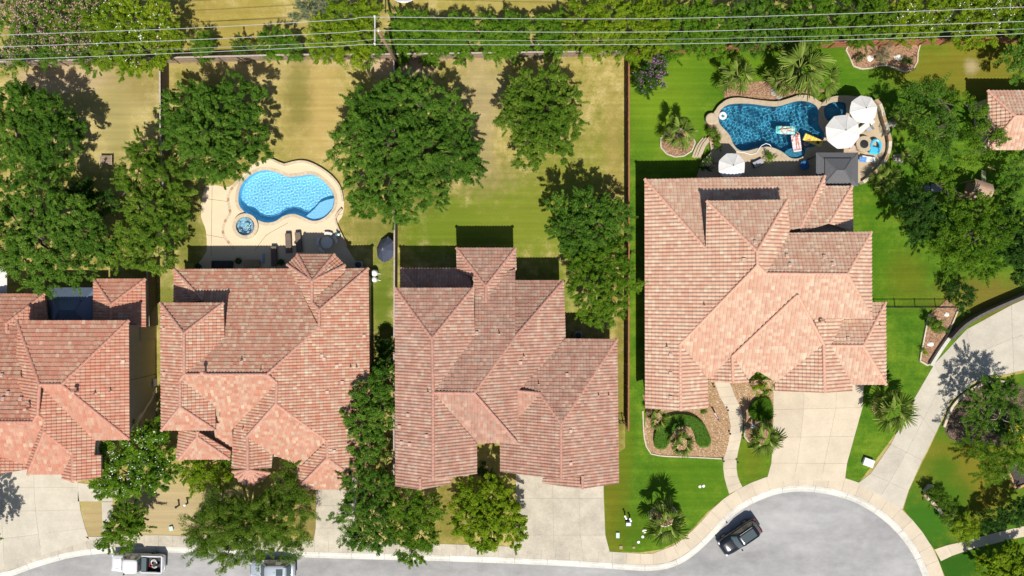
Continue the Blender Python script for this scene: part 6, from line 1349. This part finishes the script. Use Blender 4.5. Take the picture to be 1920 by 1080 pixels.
# ---- floats and swimmers
ZW = ZP - .1
q = MB()
for i in range(20):
    a0, a1 = 2 * math.pi * i / 20, 2 * math.pi * (i + 1) / 20; c = P(1355, 217, ZW + .1)
    q.tube([(c.x + .30 * math.cos(a0), c.y + .30 * math.sin(a0), c.z), (c.x + .30 * math.cos(a1), c.y + .30 * math.sin(a1), c.z)], .15, 8, False)
o = q.build('swim_ring', mat_white, None, P(1355, 217, ZW), True); tag(o, 'white swim ring floating at the left end of the dark pool', 'float')
def air_mat(label, px, py, ang, L, W_, mats, ribs):
    c = P(px, py, ZW + .1); root = thing('pool_float', label, 'float', (c.x, c.y, ZW), 'floats in the dark pool'); ca, sa = math.cos(ang), math.sin(ang)
    for i in range(ribs):
        x = -L / 2 + L * (i + .5) / ribs; MB().box((c.x + x * ca, c.y + x * sa, ZW + .09), (L / ribs * 1.22, W_, .17), ang, bev=.06).build('tube_section', mats[i % len(mats)], root)
    x = L / 2 + .12; MB().box((c.x + x * ca, c.y + x * sa, ZW + .12), (.34, W_ * .94, .22), ang, bev=.10).build('pillow', mats[0], root)
    return root, c
mte = plain('teal_vinyl', (.18, .62, .60), .3); mtw = plain('mint_vinyl', (.55, .75, .68), .3); mpk = plain('pink_vinyl', (.72, .50, .52), .3); mwv = plain('white_vinyl', (.75, .68, .68), .3); myl = plain('yellow_vinyl', (.75, .50, .05), .3); myl2 = plain('pale_yellow_vinyl', (.78, .60, .16), .3)
fl1, c1_ = air_mat('teal and white air mattress with a sunbather', 1475, 244, R(178), 1.75, .85, [mte, mtw], 9)
fl2, c2_ = air_mat('pink and white air mattress near the pool ledge', 1493, 266, R(-82), 1.5, .95, [mpk, mwv], 7)
fl3, c3_ = air_mat('yellow air mattress beside the pink one', 1522, 262, R(-23), 1.75, .8, [myl2, myl], 9)
for i in range(6):
    for j in range(4):
        pass
MB().lathe(P(1534, 267, ZW + .25), [(.16, 0), (.16, .012), (.02, .014)], 14).build('round_print', mat_dark, fl3)
mskin = plain('sunlit_skin', (.50, .27, .18), .5); mhair = plain('dark_hair', (.025, .017, .012), .5); mhair2 = plain('brown_hair', (.10, .055, .03), .5)
def person(label, origin, ang, joints, edges, suit, suitmat, hairmat, head):
    """one skinned body; joints name:(x,y,z,radius) in the body's own frame"""
    root = thing('person', label, 'person', origin)
    names = list(joints); idx = {k: i for i, k in enumerate(names)}; ca, sa = math.cos(ang), math.sin(ang)
    T = lambda p: Vector((p[0] * ca - p[1] * sa, p[0] * sa + p[1] * ca, p[2]))
    V = [T(joints[k]) for k in names]; E = [(idx[a], idx[b]) for a, b in edges]
    rad = [joints[k][3] for k in names]
    for hn in ('hand_l', 'hand_r'):
        if hn in idx:
            el = [a if b == hn else b for a, b in edges if hn in (a, b)][0]
            d = (V[idx[hn]] - V[idx[el]]).normalized(); s_ = d.cross(Vector((0, 0, 1))).normalized()
            for k, (off_, ln, rr) in enumerate(((-.032, .085, .010), (-.011, .098, .010), (.011, .094, .010), (.031, .075, .009), (.05, .055, .011))):
                side = s_ * off_; st_ = 0.02 if k < 4 else -.03
                V.append(V[idx[hn]] + side + d * (.045 + st_)); rad.append(rr); E.append((idx[hn], len(V) - 1))
                V.append(V[idx[hn]] + side * (1.15 if k < 4 else 1.7) + d * (.045 + st_ + ln * .55) - Vector((0, 0, .006))); rad.append(rr * .95); E.append((len(V) - 2, len(V) - 1))
                V.append(V[idx[hn]] + side * (1.2 if k < 4 else 1.8) + d * (.045 + st_ + ln) - Vector((0, 0, .02))); rad.append(rr * .8); E.append((len(V) - 2, len(V) - 1))
    me = bpy.data.meshes.new('body'); me.from_pydata([tuple(v) for v in V], E, [])
    o = link('body', me, mskin, root); sk = o.modifiers.new('skin', 'SKIN'); sk.use_smooth_shade = True
    for i, v in enumerate(me.skin_vertices[0].data): v.radius = (rad[i], rad[i] * (1.0)); v.use_root = (i == 0)
    ss = o.modifiers.new('smooth', 'SUBSURF'); ss.levels = 1; ss.render_levels = 2
    hp = T(joints[head]); rr = joints[head][3]
    bm = bmesh.new(); bmesh.ops.create_icosphere(bm, subdivisions=2, radius=rr * 1.16)
    hd = (hp - T(joints['neck'])).normalized()
    for v in list(bm.verts):
        if v.co.dot(hd) < -.2 * rr or (v.co.z > rr * .55 and v.co.dot(hd) < .75 * rr): bm.verts.remove(v)
    m2 = bpy.data.meshes.new('hair'); 
    for v in bm.verts: v.co = v.co + hp
    bm.to_mesh(m2); bm.free(); link('hair', m2, hairmat, root)
    fc = MB()
    for s_ in (-1, 1): fc.box(hp + hd.cross(Vector((0, 0, 1))) * s_ * .035 + Vector((0, 0, rr * .97)), (.022, .012, .012))
    fc.box(hp + Vector((0, 0, rr * 1.0)) - hd * .035, (.02, .022, .03)); fc.box(hp + Vector((0, 0, rr * .95)) - hd * .07, (.03, .012, .008))
    emit('facial_features', np.array(fc.v) + np.array(WL[root]), fc.f, plain('facial_tone', (.22, .10, .08), .6) if 'facial_tone' not in bpy.data.materials else bpy.data.materials['facial_tone'], root)
    sm = MB()
    for (a, b, r0, r1) in suit: sm.tube([T(joints[a]), T(joints[a]).lerp(T(joints[b]), .5), T(joints[b])], [r0, (r0 + r1) / 2 * .98, r1], 10)
    emit('swimsuit', np.array(sm.v) + np.array(WL[root]), sm.f, suitmat, root, smooth=True)
    return root
def lying(arm_up=0.0, legs=.16):
    J = {'pelvis': (0, 0, .10, .135), 'waist': (-.2, 0, .10, .115), 'chest': (-.42, 0, .11, .14), 'neck': (-.6, 0, .12, .055), 'head': (-.74, 0, .14, .095),
         'sho_l': (-.52, .16, .11, .06), 'elb_l': (-.34, .34, .08, .042), 'wri_l': (-.12, .38, .09, .03), 'hand_l': (-.05, .38, .09, .032), 'sho_r': (-.52, -.16, .11, .06), 'elb_r': (-.36, -.36, .08, .042), 'wri_r': (-.14, -.42, .09, .03), 'hand_r': (-.07, -.43, .09, .032),
         'hip_l': (.06, .09, .10, .09), 'knee_l': (.46, legs, .14, .06), 'ank_l': (.86, legs * 1.15, .09, .038), 'toe_l': (.92, legs * 1.3, .16, .026), 'hip_r': (.06, -.09, .10, .09), 'knee_r': (.46, -legs, .13, .06), 'ank_r': (.86, -legs * 1.1, .09, .038), 'toe_r': (.92, -legs * 1.25, .16, .026)}
    E = [('pelvis', 'waist'), ('waist', 'chest'), ('chest', 'neck'), ('neck', 'head'), ('chest', 'sho_l'), ('sho_l', 'elb_l'), ('elb_l', 'wri_l'), ('wri_l', 'hand_l'), ('chest', 'sho_r'), ('sho_r', 'elb_r'), ('elb_r', 'wri_r'), ('wri_r', 'hand_r'),
         ('pelvis', 'hip_l'), ('hip_l', 'knee_l'), ('knee_l', 'ank_l'), ('ank_l', 'toe_l'), ('pelvis', 'hip_r'), ('hip_r', 'knee_r'), ('knee_r', 'ank_r'), ('ank_r', 'toe_r')]
    return J, E
J, E = lying()
person('person in a pale swimsuit lying on the teal air mattress', P(1474, 244, ZW + .17).xy.to_3d() + Vector((0, 0, ZW + .13)), R(0), J, E, [('pelvis', 'waist', .15, .125), ('waist', 'chest', .125, .155)], plain('pale_swimsuit', (.55, .52, .50), .7), mhair, 'head')
J, E = lying(legs=.12)
J['elb_l'] = (-.62, .34, .10, .042); J['wri_l'] = (-.78, .20, .14, .03); J['hand_l'] = (-.82, .14, .15, .032)
person('person in a coral swimsuit lying on the pink air mattress', P(1493, 264, ZW).xy.to_3d() + Vector((0, 0, ZW + .13)), R(-82), J, E, [('pelvis', 'waist', .15, .125), ('waist', 'chest', .125, .155)], plain('coral_swimsuit', (.62, .20, .20), .7), mhair, 'head')
J = {'pelvis': (-.25, 0, -.55, .13), 'waist': (-.17, 0, -.38, .115), 'chest': (-.06, 0, -.16, .14), 'neck': (.0, 0, .04, .055), 'head': (.05, 0, .19, .10),
     'sho_l': (-.02, .17, -.06, .06), 'elb_l': (.24, .22, .10, .042), 'wri_l': (.46, .10, .16, .03), 'hand_l': (.53, .06, .165, .032), 'sho_r': (-.02, -.17, -.06, .06), 'elb_r': (.22, -.24, .08, .042), 'wri_r': (.46, -.14, .16, .03), 'hand_r': (.53, -.1, .165, .032),
     'hip_l': (-.28, .09, -.6, .09), 'knee_l': (-.45, .12, -.85, .06), 'ank_l': (-.8, .14, -.8, .038), 'toe_l': (-.92, .15, -.78, .026), 'hip_r': (-.28, -.09, -.6, .09), 'knee_r': (-.42, -.12, -.88, .06), 'ank_r': (-.75, -.12, -.86, .038), 'toe_r': (-.88, -.12, -.84, .026)}
person('person in the water leaning both arms on the yellow air mattress', P(1510, 271, ZW).xy.to_3d() + Vector((0, 0, ZW + .08)), R(52), J, E, [('pelvis', 'waist', .15, .125), ('waist', 'chest', .125, .155)], plain('red_swimsuit', (.5, .10, .08), .7), mhair2, 'head')
# ---- left garden bench, play set, odds and ends
q = thing('garden_bench', 'slatted wooden bench standing alone on the dry left lawn', 'bench', P(200, 303)); c = P(198, 300, .45)
for k in range(6): MB().box((c.x, c.y - .42 + k * .165, .45), (1.2, .13, .04)).build('slat', plain('bench_wood', (.27, .20, .13), .85, noise=.25, scale=4) if k == 0 else bpy.data.materials['bench_wood'], q)
for s_ in (-1, 1): MB().box((c.x + s_ * .63, c.y, .45), (.06, 1.05, .07)).build('side_rail', mat_capg, q); MB().box((c.x + s_ * .6, c.y + .4, .22), (.06, .06, .44)).build('leg', mat_capg, q); MB().box((c.x + s_ * .6, c.y - .4, .22), (.06, .06, .44)).build('leg', mat_capg, q)
q = thing('play_set', 'wooden play tower with a tan canopy under the right hand trees', 'play set', P(1835, 365)); c = P(1838, 357, 2.4); mtan = plain('tan_canopy', (.38, .25, .17), .85, noise=.1, scale=3); mtim = plain('play_timber', (.30, .19, .10), .8, noise=.2, scale=5)
V = []
for k in range(9):
    t = k / 8; yy = -.95 + 1.9 * t; zz = 2.5 + .55 * math.sin(math.pi * t)
    for sx in (-1.0, 1.0): ct, stt = math.cos(R(-18)), math.sin(R(-18)); V.append((c.x + sx * 1.0 * ct - yy * stt, c.y + sx * 1.0 * stt + yy * ct, zz))
emit('canopy', V, [(2 * k, 2 * k + 1, 2 * k + 3, 2 * k + 2) for k in range(8)], mtan, q)
for sx in (-.9, .9):
    for sy in (-.85, .85):
        ct, stt = math.cos(R(-18)), math.sin(R(-18)); MB().box((c.x + sx * ct - sy * stt, c.y + sx * stt + sy * ct, 1.28), (.1, .1, 2.55), R(-18)).build('post', mtim, q)
MB().box((c.x, c.y, 1.3), (1.8, 1.7, .08), R(-18)).build('platform', mtim, q)
for k in range(6): MB().box((c.x - 1.3 - .1 * k, c.y - .55 - .02 * k, 1.15 - .2 * k), (.08, .9, .05), R(-18)).build('ladder_rung', mtim, q)
sl_ = P(1847, 334, 1.0); MB().box((sl_.x, sl_.y, .8), (.5, 2.1, .06), R(-20), R(-28)).build('slide', plain('sage_slide', (.30, .34, .20), .4), q); MB().box((sl_.x + .35, sl_.y + .95, 1.5), (.9, .1, .1), R(-20)).build('swing_beam', mtim, q)
q = thing('sand_box', 'bright blue toy tub lying under the right hand oak', 'toy', P(1800, 401)); MB().lathe(P(1800, 401), [(.3, 0), (.42, .2), (.44, .24), (.36, .24), (.3, .06)], 14).build('tub', plain('bright_blue_plastic', (.03, .22, .70), .35), q)
q = thing('covered_kayak', 'grey covered kayak on the grass below the right hand trees', 'boat', P(1752, 352)); c = P(1752, 352, .3)
V = []; F = []
for i in range(11):
    t = -1 + .2 * i; hw = .42 * (1 - t * t) ** .7 + .03
    for (yy, zz) in ((-1, 0), (-.8, .28), (0, .42), (.8, .28), (1, 0)): V.append((c.x + t * 1.15, c.y + yy * hw - .08 * t, zz + .02))
for i in range(10):
    for k in range(4): F.append((i * 5 + k, i * 5 + k + 1, i * 5 + 6 + k, i * 5 + 5 + k))
emit('hull', V, [tuple(reversed(f)) for f in F], plain('grey_cover', (.20, .21, .23), .6), q, smooth=True); MB().box((c.x - .5, c.y, .3), (.05, .9, .35)).build('strap', mat_dark, q)
q = thing('trampoline', 'white round trampoline cut off by the top edge', 'trampoline', P(757, -24)); c = P(757, -27, .8); MB().lathe((c.x, c.y, 0), [(1.75, .78), (1.85, .82), (1.75, .86), (1.5, .83), (.02, .83)], 28).build('bed', mat_offw, q)
for i in range(6): a = i * math.pi / 3; MB().tube([(c.x + 1.7 * math.cos(a), c.y + 1.7 * math.sin(a), 0), (c.x + 1.75 * math.cos(a), c.y + 1.75 * math.sin(a), .8)], .04, 6).build('leg', mat_dark, q)
q = thing('party_tent', 'white canopy tent cut off by the left edge', 'tent', P(-15, 525)); c = P(-14, 526, 2.2); w_ = 1.5
emit('canopy', [(c.x - w_, c.y - w_, 2.2), (c.x + w_, c.y - w_, 2.2), (c.x + w_, c.y + w_, 2.2), (c.x - w_, c.y + w_, 2.2), (c.x, c.y, 2.9)], [(0, 1, 4), (1, 2, 4), (2, 3, 4), (3, 0, 4)], mat_offw, q)
for sx in (-1, 1):
    for sy in (-1, 1): MB().tube([(c.x + sx * 1.45, c.y + sy * 1.45, 0), (c.x + sx * 1.45, c.y + sy * 1.45, 2.2)], .03, 6).build('leg', mat_white, q)
# front lawn utilities
def postcap(label, x, y, h, r_, m1, m2, group='front lawn fittings'):
    q = thing('utility_post', label, 'post', P(x, y), group); MB().lathe(P(x, y), [(r_ * .7, 0), (r_ * .7, h), (r_, h + .01), (r_, h + .07), (.02, h + .1)], 10).build('pipe', m1, q); MB().lathe(P(x, y, h), [(r_ * 1.05, .02), (r_ * 1.05, .08), (.02, .12)], 10).build('cap', m2, q)
mgreen = plain('utility_green', (.25, .38, .30), .6)
postcap('white capped post left of its twin on the front lawn', 1172, 968, .7, .11, mat_white, mat_white); postcap('white capped post right of its twin on the front lawn', 1181, 973, .6, .11, mat_white, mat_white)
def ubox(label, x, y, d, h, rz, m1, m2):
    q = thing('utility_box', label, 'utility box', P(x, y), 'utility boxes'); c = P(x, y); MB().box((c.x, c.y, h / 2), (d[0], d[1], h), rz, bev=.03).build('housing', m1, q); MB().box((c.x, c.y, h + .02), (d[0] * 1.06, d[1] * 1.06, .05), rz, bev=.02).build('lid', m2, q)
ubox('grey utility pedestal between the front lawn posts and driveway', 1177, 980, (.5, .34), .5, 0, mgrey, plain('pale_lid', (.5, .5, .55), .5)); ubox('flat green utility box beside the wide driveway', 1158, 1003, (.36, .55), .12, 0, mgreen, plain('pale_green_lid', (.42, .55, .48), .6)); ubox('white transformer pad on the grass between the two right driveways', 1626, 866, (1.05, .78), .35, R(-20), mat_white, plain('transformer_lid', (.60, .62, .64), .5))
ubox('small brown meter lid near the kerb of the front lawn', 1164, 1026, (.32, .36), .05, 0, mat_flag, mat_flag); ubox('pale green utility box on the dry lawn by the feathery tree', 322, 990, (.4, .45), .15, R(15), mgreen, bpy.data.materials['pale_green_lid'])
for i, (x, y, lb) in enumerate([(1188, 1026, 'round brown valve cover near the kerb'), (1197, 1016, 'small white valve cover near the kerb'), (1205, 1006, 'small white valve cover below the rock pile'), (1312, 912, 'white lawn light on the lush front lawn, left of two'), (1319, 911, 'white lawn light on the lush front lawn, right of two')]):
    q = thing('ground_fitting', lb, 'fitting', P(x, y), 'small round lawn fittings'); MB().lathe(P(x, y), [(.15, 0), (.16, .06), (.12, .09)], 12).build('cover', mat_flag if i == 0 else mat_white, q); MB().lathe(P(x, y, .08), [(.09, 0), (.08, .03)], 10).build('rim', mat_flag if i == 0 else mat_white, q)
for i, (x, y) in enumerate([(1337, 724), (1363, 768), (1367, 812), (1355, 863), (1388, 760), (1392, 820), (1381, 865)]):
    lb = ['path light at the house end of the garden walk, left side', 'path light halfway down the garden walk, left side', 'path light near the flag end bend, left side of the walk', 'path light at the gravel corner of the garden walk', 'path light beside the egg shaped mound', 'path light beside the ringed palm bed', 'path light at the lower right of the garden walk'][i]
    q = thing('path_light', lb, 'path light', P(x, y), 'path lights along the garden walk'); MB().tube([P(x, y), P(x, y) + Vector((0, 0, .4))], .02, 6).build('stake', mat_dark, q); MB().lathe(P(x, y) + Vector((0, 0, .38)), [(.03, 0), (.11, .03), (.03, .09)], 10).build('shade', mat_dark, q)
q = thing('garden_flag', 'small red and white striped garden flag leaning in the gravel bed', 'flag', P(1344, 787)); a, b = P(1338, 776, .9), P(1348, 789, .2)
MB().tube([P(1351, 792, 0), P(1337, 774, 1.1)], .015, 6).build('pole', mat_dark, q)
for k in range(5):
    d_ = (b - a); s_ = Vector((.11, .06, -.03)); f0, f1 = k / 5, (k + 1) / 5; wv = lambda f: s_ * (1.6 * (1 - f) + .35)
    emit('stripe', [a + wv(0) * f0, a + wv(0) * f1, b + wv(1) * f1, b + wv(1) * f0], [(0, 1, 2, 3)], plain('flag_red', (.35, .03, .04), .7) if k == 0 else (bpy.data.materials['flag_red'] if k % 2 == 0 else mat_white), q)
MB().box(b.lerp(a, .18) + Vector((.05, .03, .02)), (.14, .22, .015), R(-35)).build('canton', plain('flag_blue', (.03, .05, .2), .7), q)
for i, (x, y, lb) in enumerate([(336, 947, 'black bin bag like mailbox stub on the dry lawn, left'), (352, 943, 'black lantern post on the dry lawn, right')]):
    q = thing('lantern_post', ['short black lantern post on the dry lawn, left of two', 'short black lantern post on the dry lawn, right of two'][i], 'lantern', P(x, y), 'lantern posts'); MB().box(P(x, y) + Vector((0, 0, .35)), (.16, .16, .7), .3, bev=.02).build('post', mat_dark, q); MB().lathe(P(x, y) + Vector((0, 0, .7)), [(.12, 0), (.14, .06), (.03, .14)], 8).build('cap', mat_white if i else mat_dark, q)
q = thing('tree_ring', 'ring of pale stones on the crown gap of the street tree', 'stones', P(506, 972)) if False else None
# ------------------------------------------------------------------ vehicles
mat_glass = plain('car_glass', (.055, .075, .08), .04, spec=1.0); mat_tyre = plain('tyre_rubber', (.02, .02, .02), .85); mat_rim = plain('alloy_rim', (.45, .45, .46), .3, .9); mat_tail = plain('tail_lamp', (.35, .01, .01), .25); mat_head = plain('head_lamp', (.6, .62, .65), .1, spec=1.0); mat_trim = plain('black_trim', (.025, .025, .027), .5)
def vehicle(name, label, cat, px, py, ang, L, W_, paint, kind):
    c = P(px, py); root = thing(name, label, cat, (c.x, c.y, -.115)); ca, sa = math.cos(ang), math.sin(ang); z0 = -.115
    T = lambda x, y, z: (c.x + x * ca - y * sa, c.y + x * sa + y * ca, z + z0)
    hw = W_ / 2; hl = L / 2
    def mesh(nm, pts, faces, mat, par=root, smooth=False): return emit(nm, [T(*p) for p in pts], faces, mat, par, smooth=smooth)
    if kind == 'truck': belt, hood, roof = 1.12, 1.10, 1.85; wb1, wr1, wr0, wb0 = 1.60, 1.10, -.40, -.58
    elif kind == 'suv': belt, hood, roof = 1.05, 1.04, 1.70; wb1, wr1, wr0, wb0 = .95, .30, -1.85, -2.22
    else: belt, hood, roof = 1.02, .98, 1.62; wb1, wr1, wr0, wb0 = 1.20, .55, -1.65, -2.10
    # lower body: stations along the length, closed shell
    st = [(hl, .70, .50, .72), (hl - .06, .84, .40, hood - .20), (hl - .30, .95, .32, hood - .08), (hl - .8, .985, .28, hood - .02), (wb1 + .05, 1.0, .27, hood + .03), (wb1 - .6, 1.0, .27, belt), (0, 1.0, .27, belt), (-hl * .5, 1.0, .27, belt), (-hl + .6, .99, .30, belt), (-hl + .22, .955, .35, belt - .02), (-hl + .05, .88, .42, belt - .10), (-hl, .78, .50, belt - .30)]
    if kind != 'truck': st = [(x, w_ * (1 - .10 * max(0, abs(x) - hl + .7) / .7), zb_, zt_) for x, w_, zb_, zt_ in st]
    V = []; F = []; prof_n = 9
    for (x, w_, zb, zt) in st:
        h_ = zt - zb
        for (yy, zz) in ((-.90, 0), (-1.0, .22), (-1.0, .55), (-.965, .82), (-.80, .985), (-.4, 1.02), (0, 1.03), (.4, 1.02), (.80, .985), (.965, .82), (1.0, .55), (1.0, .22), (.90, 0)): V.append((x, yy * w_ * hw, zb + zz * h_))
    n = 13
    for i in range(len(st) - 1):
        for k in range(n - 1): F.append((i * n + k, i * n + n + k, i * n + n + k + 1, i * n + k + 1))
        F.append((i * n + n - 1, i * n + 2 * n - 1, i * n + n, i * n))
    F.append(tuple(range(n))); F.append(tuple(reversed(range((len(st) - 1) * n, len(st) * n))))
    bed = kind == 'truck'
    if bed:
        # cut the deck away over the cargo bed
        keep = []
        for f in F:
            cx = sum(V[i][0] for i in f) / len(f); cz = sum(V[i][2] for i in f) / len(f); cy = sum(V[i][1] for i in f) / len(f)
            if -hl + .12 < cx < wb0 + .02 and cz > belt - .12 and abs(cy) < hw * .86: continue
            keep.append(f)
        F = keep
    body = mesh('body', V, F, paint, root, True)
    # cabin shell: rounded rings from belt to roof; sectors become glass, pillars and roof skin
    wt = hw * .94; wr = hw * (.74 if kind != 'truck' else .78); zb = belt - .04; NR = 48
    lv = [(0.0, 0.0), (.10, .10), (.52, .50), (.90, .88), (1.0, 1.0)]
    def ring(z, x0, x1, w_, n_=5.0):
        out = []
        for k in range(NR):
            t = 2 * math.pi * k / NR; cs, sn = math.cos(t), math.sin(t)
            out.append(((x0 + x1) / 2 + (x1 - x0) / 2 * math.copysign(abs(cs) ** (2 / n_), cs), w_ * math.copysign(abs(sn) ** (2 / n_), sn), z))
        return out
    RG = []
    for (f, g_) in lv:
        e_ = f ** 1.15
        RG.append(ring(zb + (roof - .08 - zb) * f, wb0 + (wr0 - wb0) * e_, wb1 + (wr1 - wb1) * e_, wt + (wr - wt) * e_))
    RG.append(ring(roof - .025, wr0 + .08, wr1 - .10, wr - .07)); RG.append(ring(roof, wr0 + .28, wr1 - .32, wr - .25)); RG.append(ring(roof + .012, wr0 + .7, wr1 - .7, wr - .5))
    V = [p for r_ in RG for p in r_]; Fp = []; Fg = {'windscreen': [], 'rear_window': [], 'side_window': []}
    for k in range(len(RG) - 1):
        for i in range(NR):
            f = (k * NR + i, k * NR + (i + 1) % NR, k * NR + NR + (i + 1) % NR, k * NR + NR + i); tt = ((i + .5) / NR * 360) % 360; a_ = min(tt, 360 - tt)
            nm = None
            if k in (1, 2):
                if a_ < 40: nm = 'windscreen'
                elif a_ > 142: nm = 'rear_window'
                elif (52 < a_ < 88) or (95 < a_ < 128): nm = 'side_window'
            if nm: Fg[nm].append(f)
            else: Fp.append(f)
    Fp.append(tuple((len(RG) - 1) * NR + i for i in range(NR)))
    cab = mesh('cabin', V, Fp, paint, root, True)
    for nm, fs in Fg.items():
        if nm == 'side_window': 
            groups = {}
            for f in fs: cx = sum(V[i][0] for i in f) / 4; cy = sum(V[i][1] for i in f) / 4; groups.setdefault((cy > 0, cx > (wb0 + wb1) / 2), []).append(f)
            groups = list(groups.values())
        else: groups = [fs]
        for g_ in groups:
            us = sorted({i for f in g_ for i in f}); re_ = {u: i for i, u in enumerate(us)}
            mesh(nm, [V[u] for u in us], [tuple(re_[i] for i in f) for f in g_], mat_glass, cab, True)
    zt = roof - .07
    for s_ in (-1, 1):
        mr = MB().box(T(wb1 - .35, s_ * (hw + .10), belt + .08), (.14, .22, .15), ang, bev=.03).build('mirror', paint if kind != 'truck' else mat_trim, root)
        for xx in ((wb1 - .95), (wb1 - 1.8)): MB().box(T(xx, s_ * (hw + .012), belt - .15), (.18, .03, .03), ang).build('door_handle', mat_trim, root)
        MB().box(T(hl - .16, s_ * hw * .72, hood - .24), (.22, .34, .13), ang + s_ * -.35, bev=.03).build('headlight', mat_head, root)
        MB().box(T(-hl + .13, s_ * hw * .78, belt - .16), (.12, .16, .20), ang + s_ * .3, bev=.03).build('tail_light', mat_tail, root)
        for wx in (hl - .95, -hl + (1.05 if kind != 'truck' else 1.2)):
            wc = T(wx, s_ * (hw - .11), .36); ax = Vector((-sa, ca, 0)); w = thing if False else None
            ty = MB().tube([Vector(wc) - ax * .12, Vector(wc) + ax * .12], .36, 20).build('wheel', mat_tyre, root)
            MB().tube([Vector(wc) - ax * .125, Vector(wc) + ax * .125], .22, 14).build('rim', mat_rim, ty)
    MB().box(T(hl - .02, 0, .52), (.10, W_ * .72, .16), ang, bev=.03).build('bumper', mat_trim, root); MB().box(T(-hl + .02, 0, .52), (.12, W_ * .78, .16), ang, bev=.03).build('bumper', mat_trim if kind != 'truck' else mat_rim, root)
    MB().box(T(hl - .04, 0, .72), (.06, W_ * .45, .14), ang, bev=.02).build('grille', mat_trim, root)
    # bonnet creases and wipers
    for s_ in (-1, 1): MB().tube([T(wb1 + .12, s_ * hw * .62, hood + .035), T(hl - .5, s_ * hw * .5, hood - .035)], .012, 4).build('bonnet_crease', paint, root); MB().tube([T(wb1 - .02, s_ * .45 - .2, belt + .03), T(wb1 - .10, s_ * .45 + .25, belt + .09)], .012, 4).build('wiper', mat_trim, root)
    if kind == 'suv':
        MB().box(T(-.75, 0, roof + .008), (1.55, wr * 1.25, .02), ang, bev=.008).build('glass_roof', mat_glass, cab)
        for s_ in (-1, 1): MB().tube([T(wr1 - .3, s_ * (wr - .1), roof + .05), T(wr0 + .3, s_ * (wr - .1), roof + .05)], .022, 6).build('roof_rail', mat_rim, cab)
        MB().box(T(wb0 + .30, 0, roof - .12), (.05, .5, .05), ang).build('brake_light', mat_tail, cab)
    if kind == 'wagon':
        MB().box(T(-1.0, 0, roof + .008), (.72, wr * 1.05, .02), ang, bev=.008).build('sunroof', mat_glass, cab)
        MB().box(T(wr0 + .12, 0, roof - .0), (.25, wr * 1.5, .04), ang, bev=.015).build('spoiler', paint, cab); MB().box(T(-.45, .0, roof + .03), (.10, .03, .05), ang).build('antenna', mat_trim, cab)
    if bed:
        x0, x1 = -hl + .16, wb0 + .0; yb = hw * .83
        b = MB(); V = []
        for z_, i_ in ((belt - .01, 0), (.62, .02)): V += [(x0 + i_, -yb + i_, z_), (x1 - i_, -yb + i_, z_), (x1 - i_, yb - i_, z_), (x0 + i_, yb - i_, z_)]
        mesh('bed_liner', V, [(1, 0, 4, 5), (2, 1, 5, 6), (3, 2, 6, 7), (0, 3, 7, 4), (4, 7, 6, 5)], mat_trim, root)
        for s_ in (-1, 1): MB().box(T((x0 + x1) / 2, s_ * hw * .90, belt - .03), (x1 - x0 + .1, hw * .15, .10), ang, bev=.03).build('bed_rail', paint, root)
        MB().box(T(-hl + .12, 0, belt - .08), (.16, W_ * .86, .14), ang, bev=.03).build('tailgate', paint, root); MB().box(T(wr0 - .12, .0, roof - .1), (.05, .3, .05), ang).build('brake_light', mat_tail, cab)
    return root, T
mpa = plain('white_car_paint', (.62, .62, .63), .25, coat=1.0); mpb = plain('black_blue_car_paint', (.006, .009, .014), .15, coat=.6, spec=.4); mpc = plain('silver_blue_car_paint', (.44, .48, .53), .25, .35, coat=.8)
tr, T = vehicle('pickup_truck', 'white crew cab pickup truck with a loaded bed', 'truck', 265, 1051, R(178.5), 5.55, 1.92, mpa, 'truck')
vehicle('parked_car', 'black sport utility vehicle parked at an angle in the turning circle', 'car', 1384, 1003, R(214.5), 4.75, 1.95, mpb, 'suv')
vehicle('parked_car', 'silver blue car cut off by the bottom edge', 'car', 515, 1063, R(180), 4.75, 1.88, mpc, 'wagon')
q = thing('tool_box', 'dark toolbox across the front of the pickup bed', 'tool box', T(-.86, 0, .75)); MB().box(T(-.86, 0, .98), (.5, 1.5, .45), R(178.5), bev=.03).build('chest', plain('slate_plastic', (.045, .065, .075), .5), q); MB().box(T(-.86, 0, 1.22), (.52, 1.52, .04), R(178.5), bev=.01).build('lid', plain('slate_lid', (.06, .085, .095), .45), q)
q = thing('gear_pile', 'white pipe frame lying in the pickup bed', 'gear', T(-1.75, .05, .63))
for k in range(4): a0 = k * 1.3; MB().tube([T(-1.75 + .30 * math.cos(t), .2 + .3 * math.sin(t) - .12 * k, .75 + .05 * k) for t in np.linspace(a0, a0 + 3.6, 10)], .03, 6).build('bent_pipe', mat_white, q)
q = thing('bucket', 'red bucket in the pickup bed', 'bucket', T(-1.42, .18, .63)); MB().lathe(T(-1.42, .18, .63), [(.12, 0), (.15, .3), (.13, .3), (.10, .04)], 12).build('pail', plain('red_plastic', (.5, .03, .03), .4), q)
q = thing('duffel_bag', 'black bag on the pickup bed cargo', 'bag', T(-2.1, .12, .63)); MB().box(T(-2.1, .12, .85), (.36, .3, .26), R(200), bev=.1).build('bag', mat_trim, q); MB().tube([T(-2.2, .12, .97), T(-2.1, .12, 1.05), T(-2.0, .12, .97)], .015, 5).build('handle', mat_trim, q)
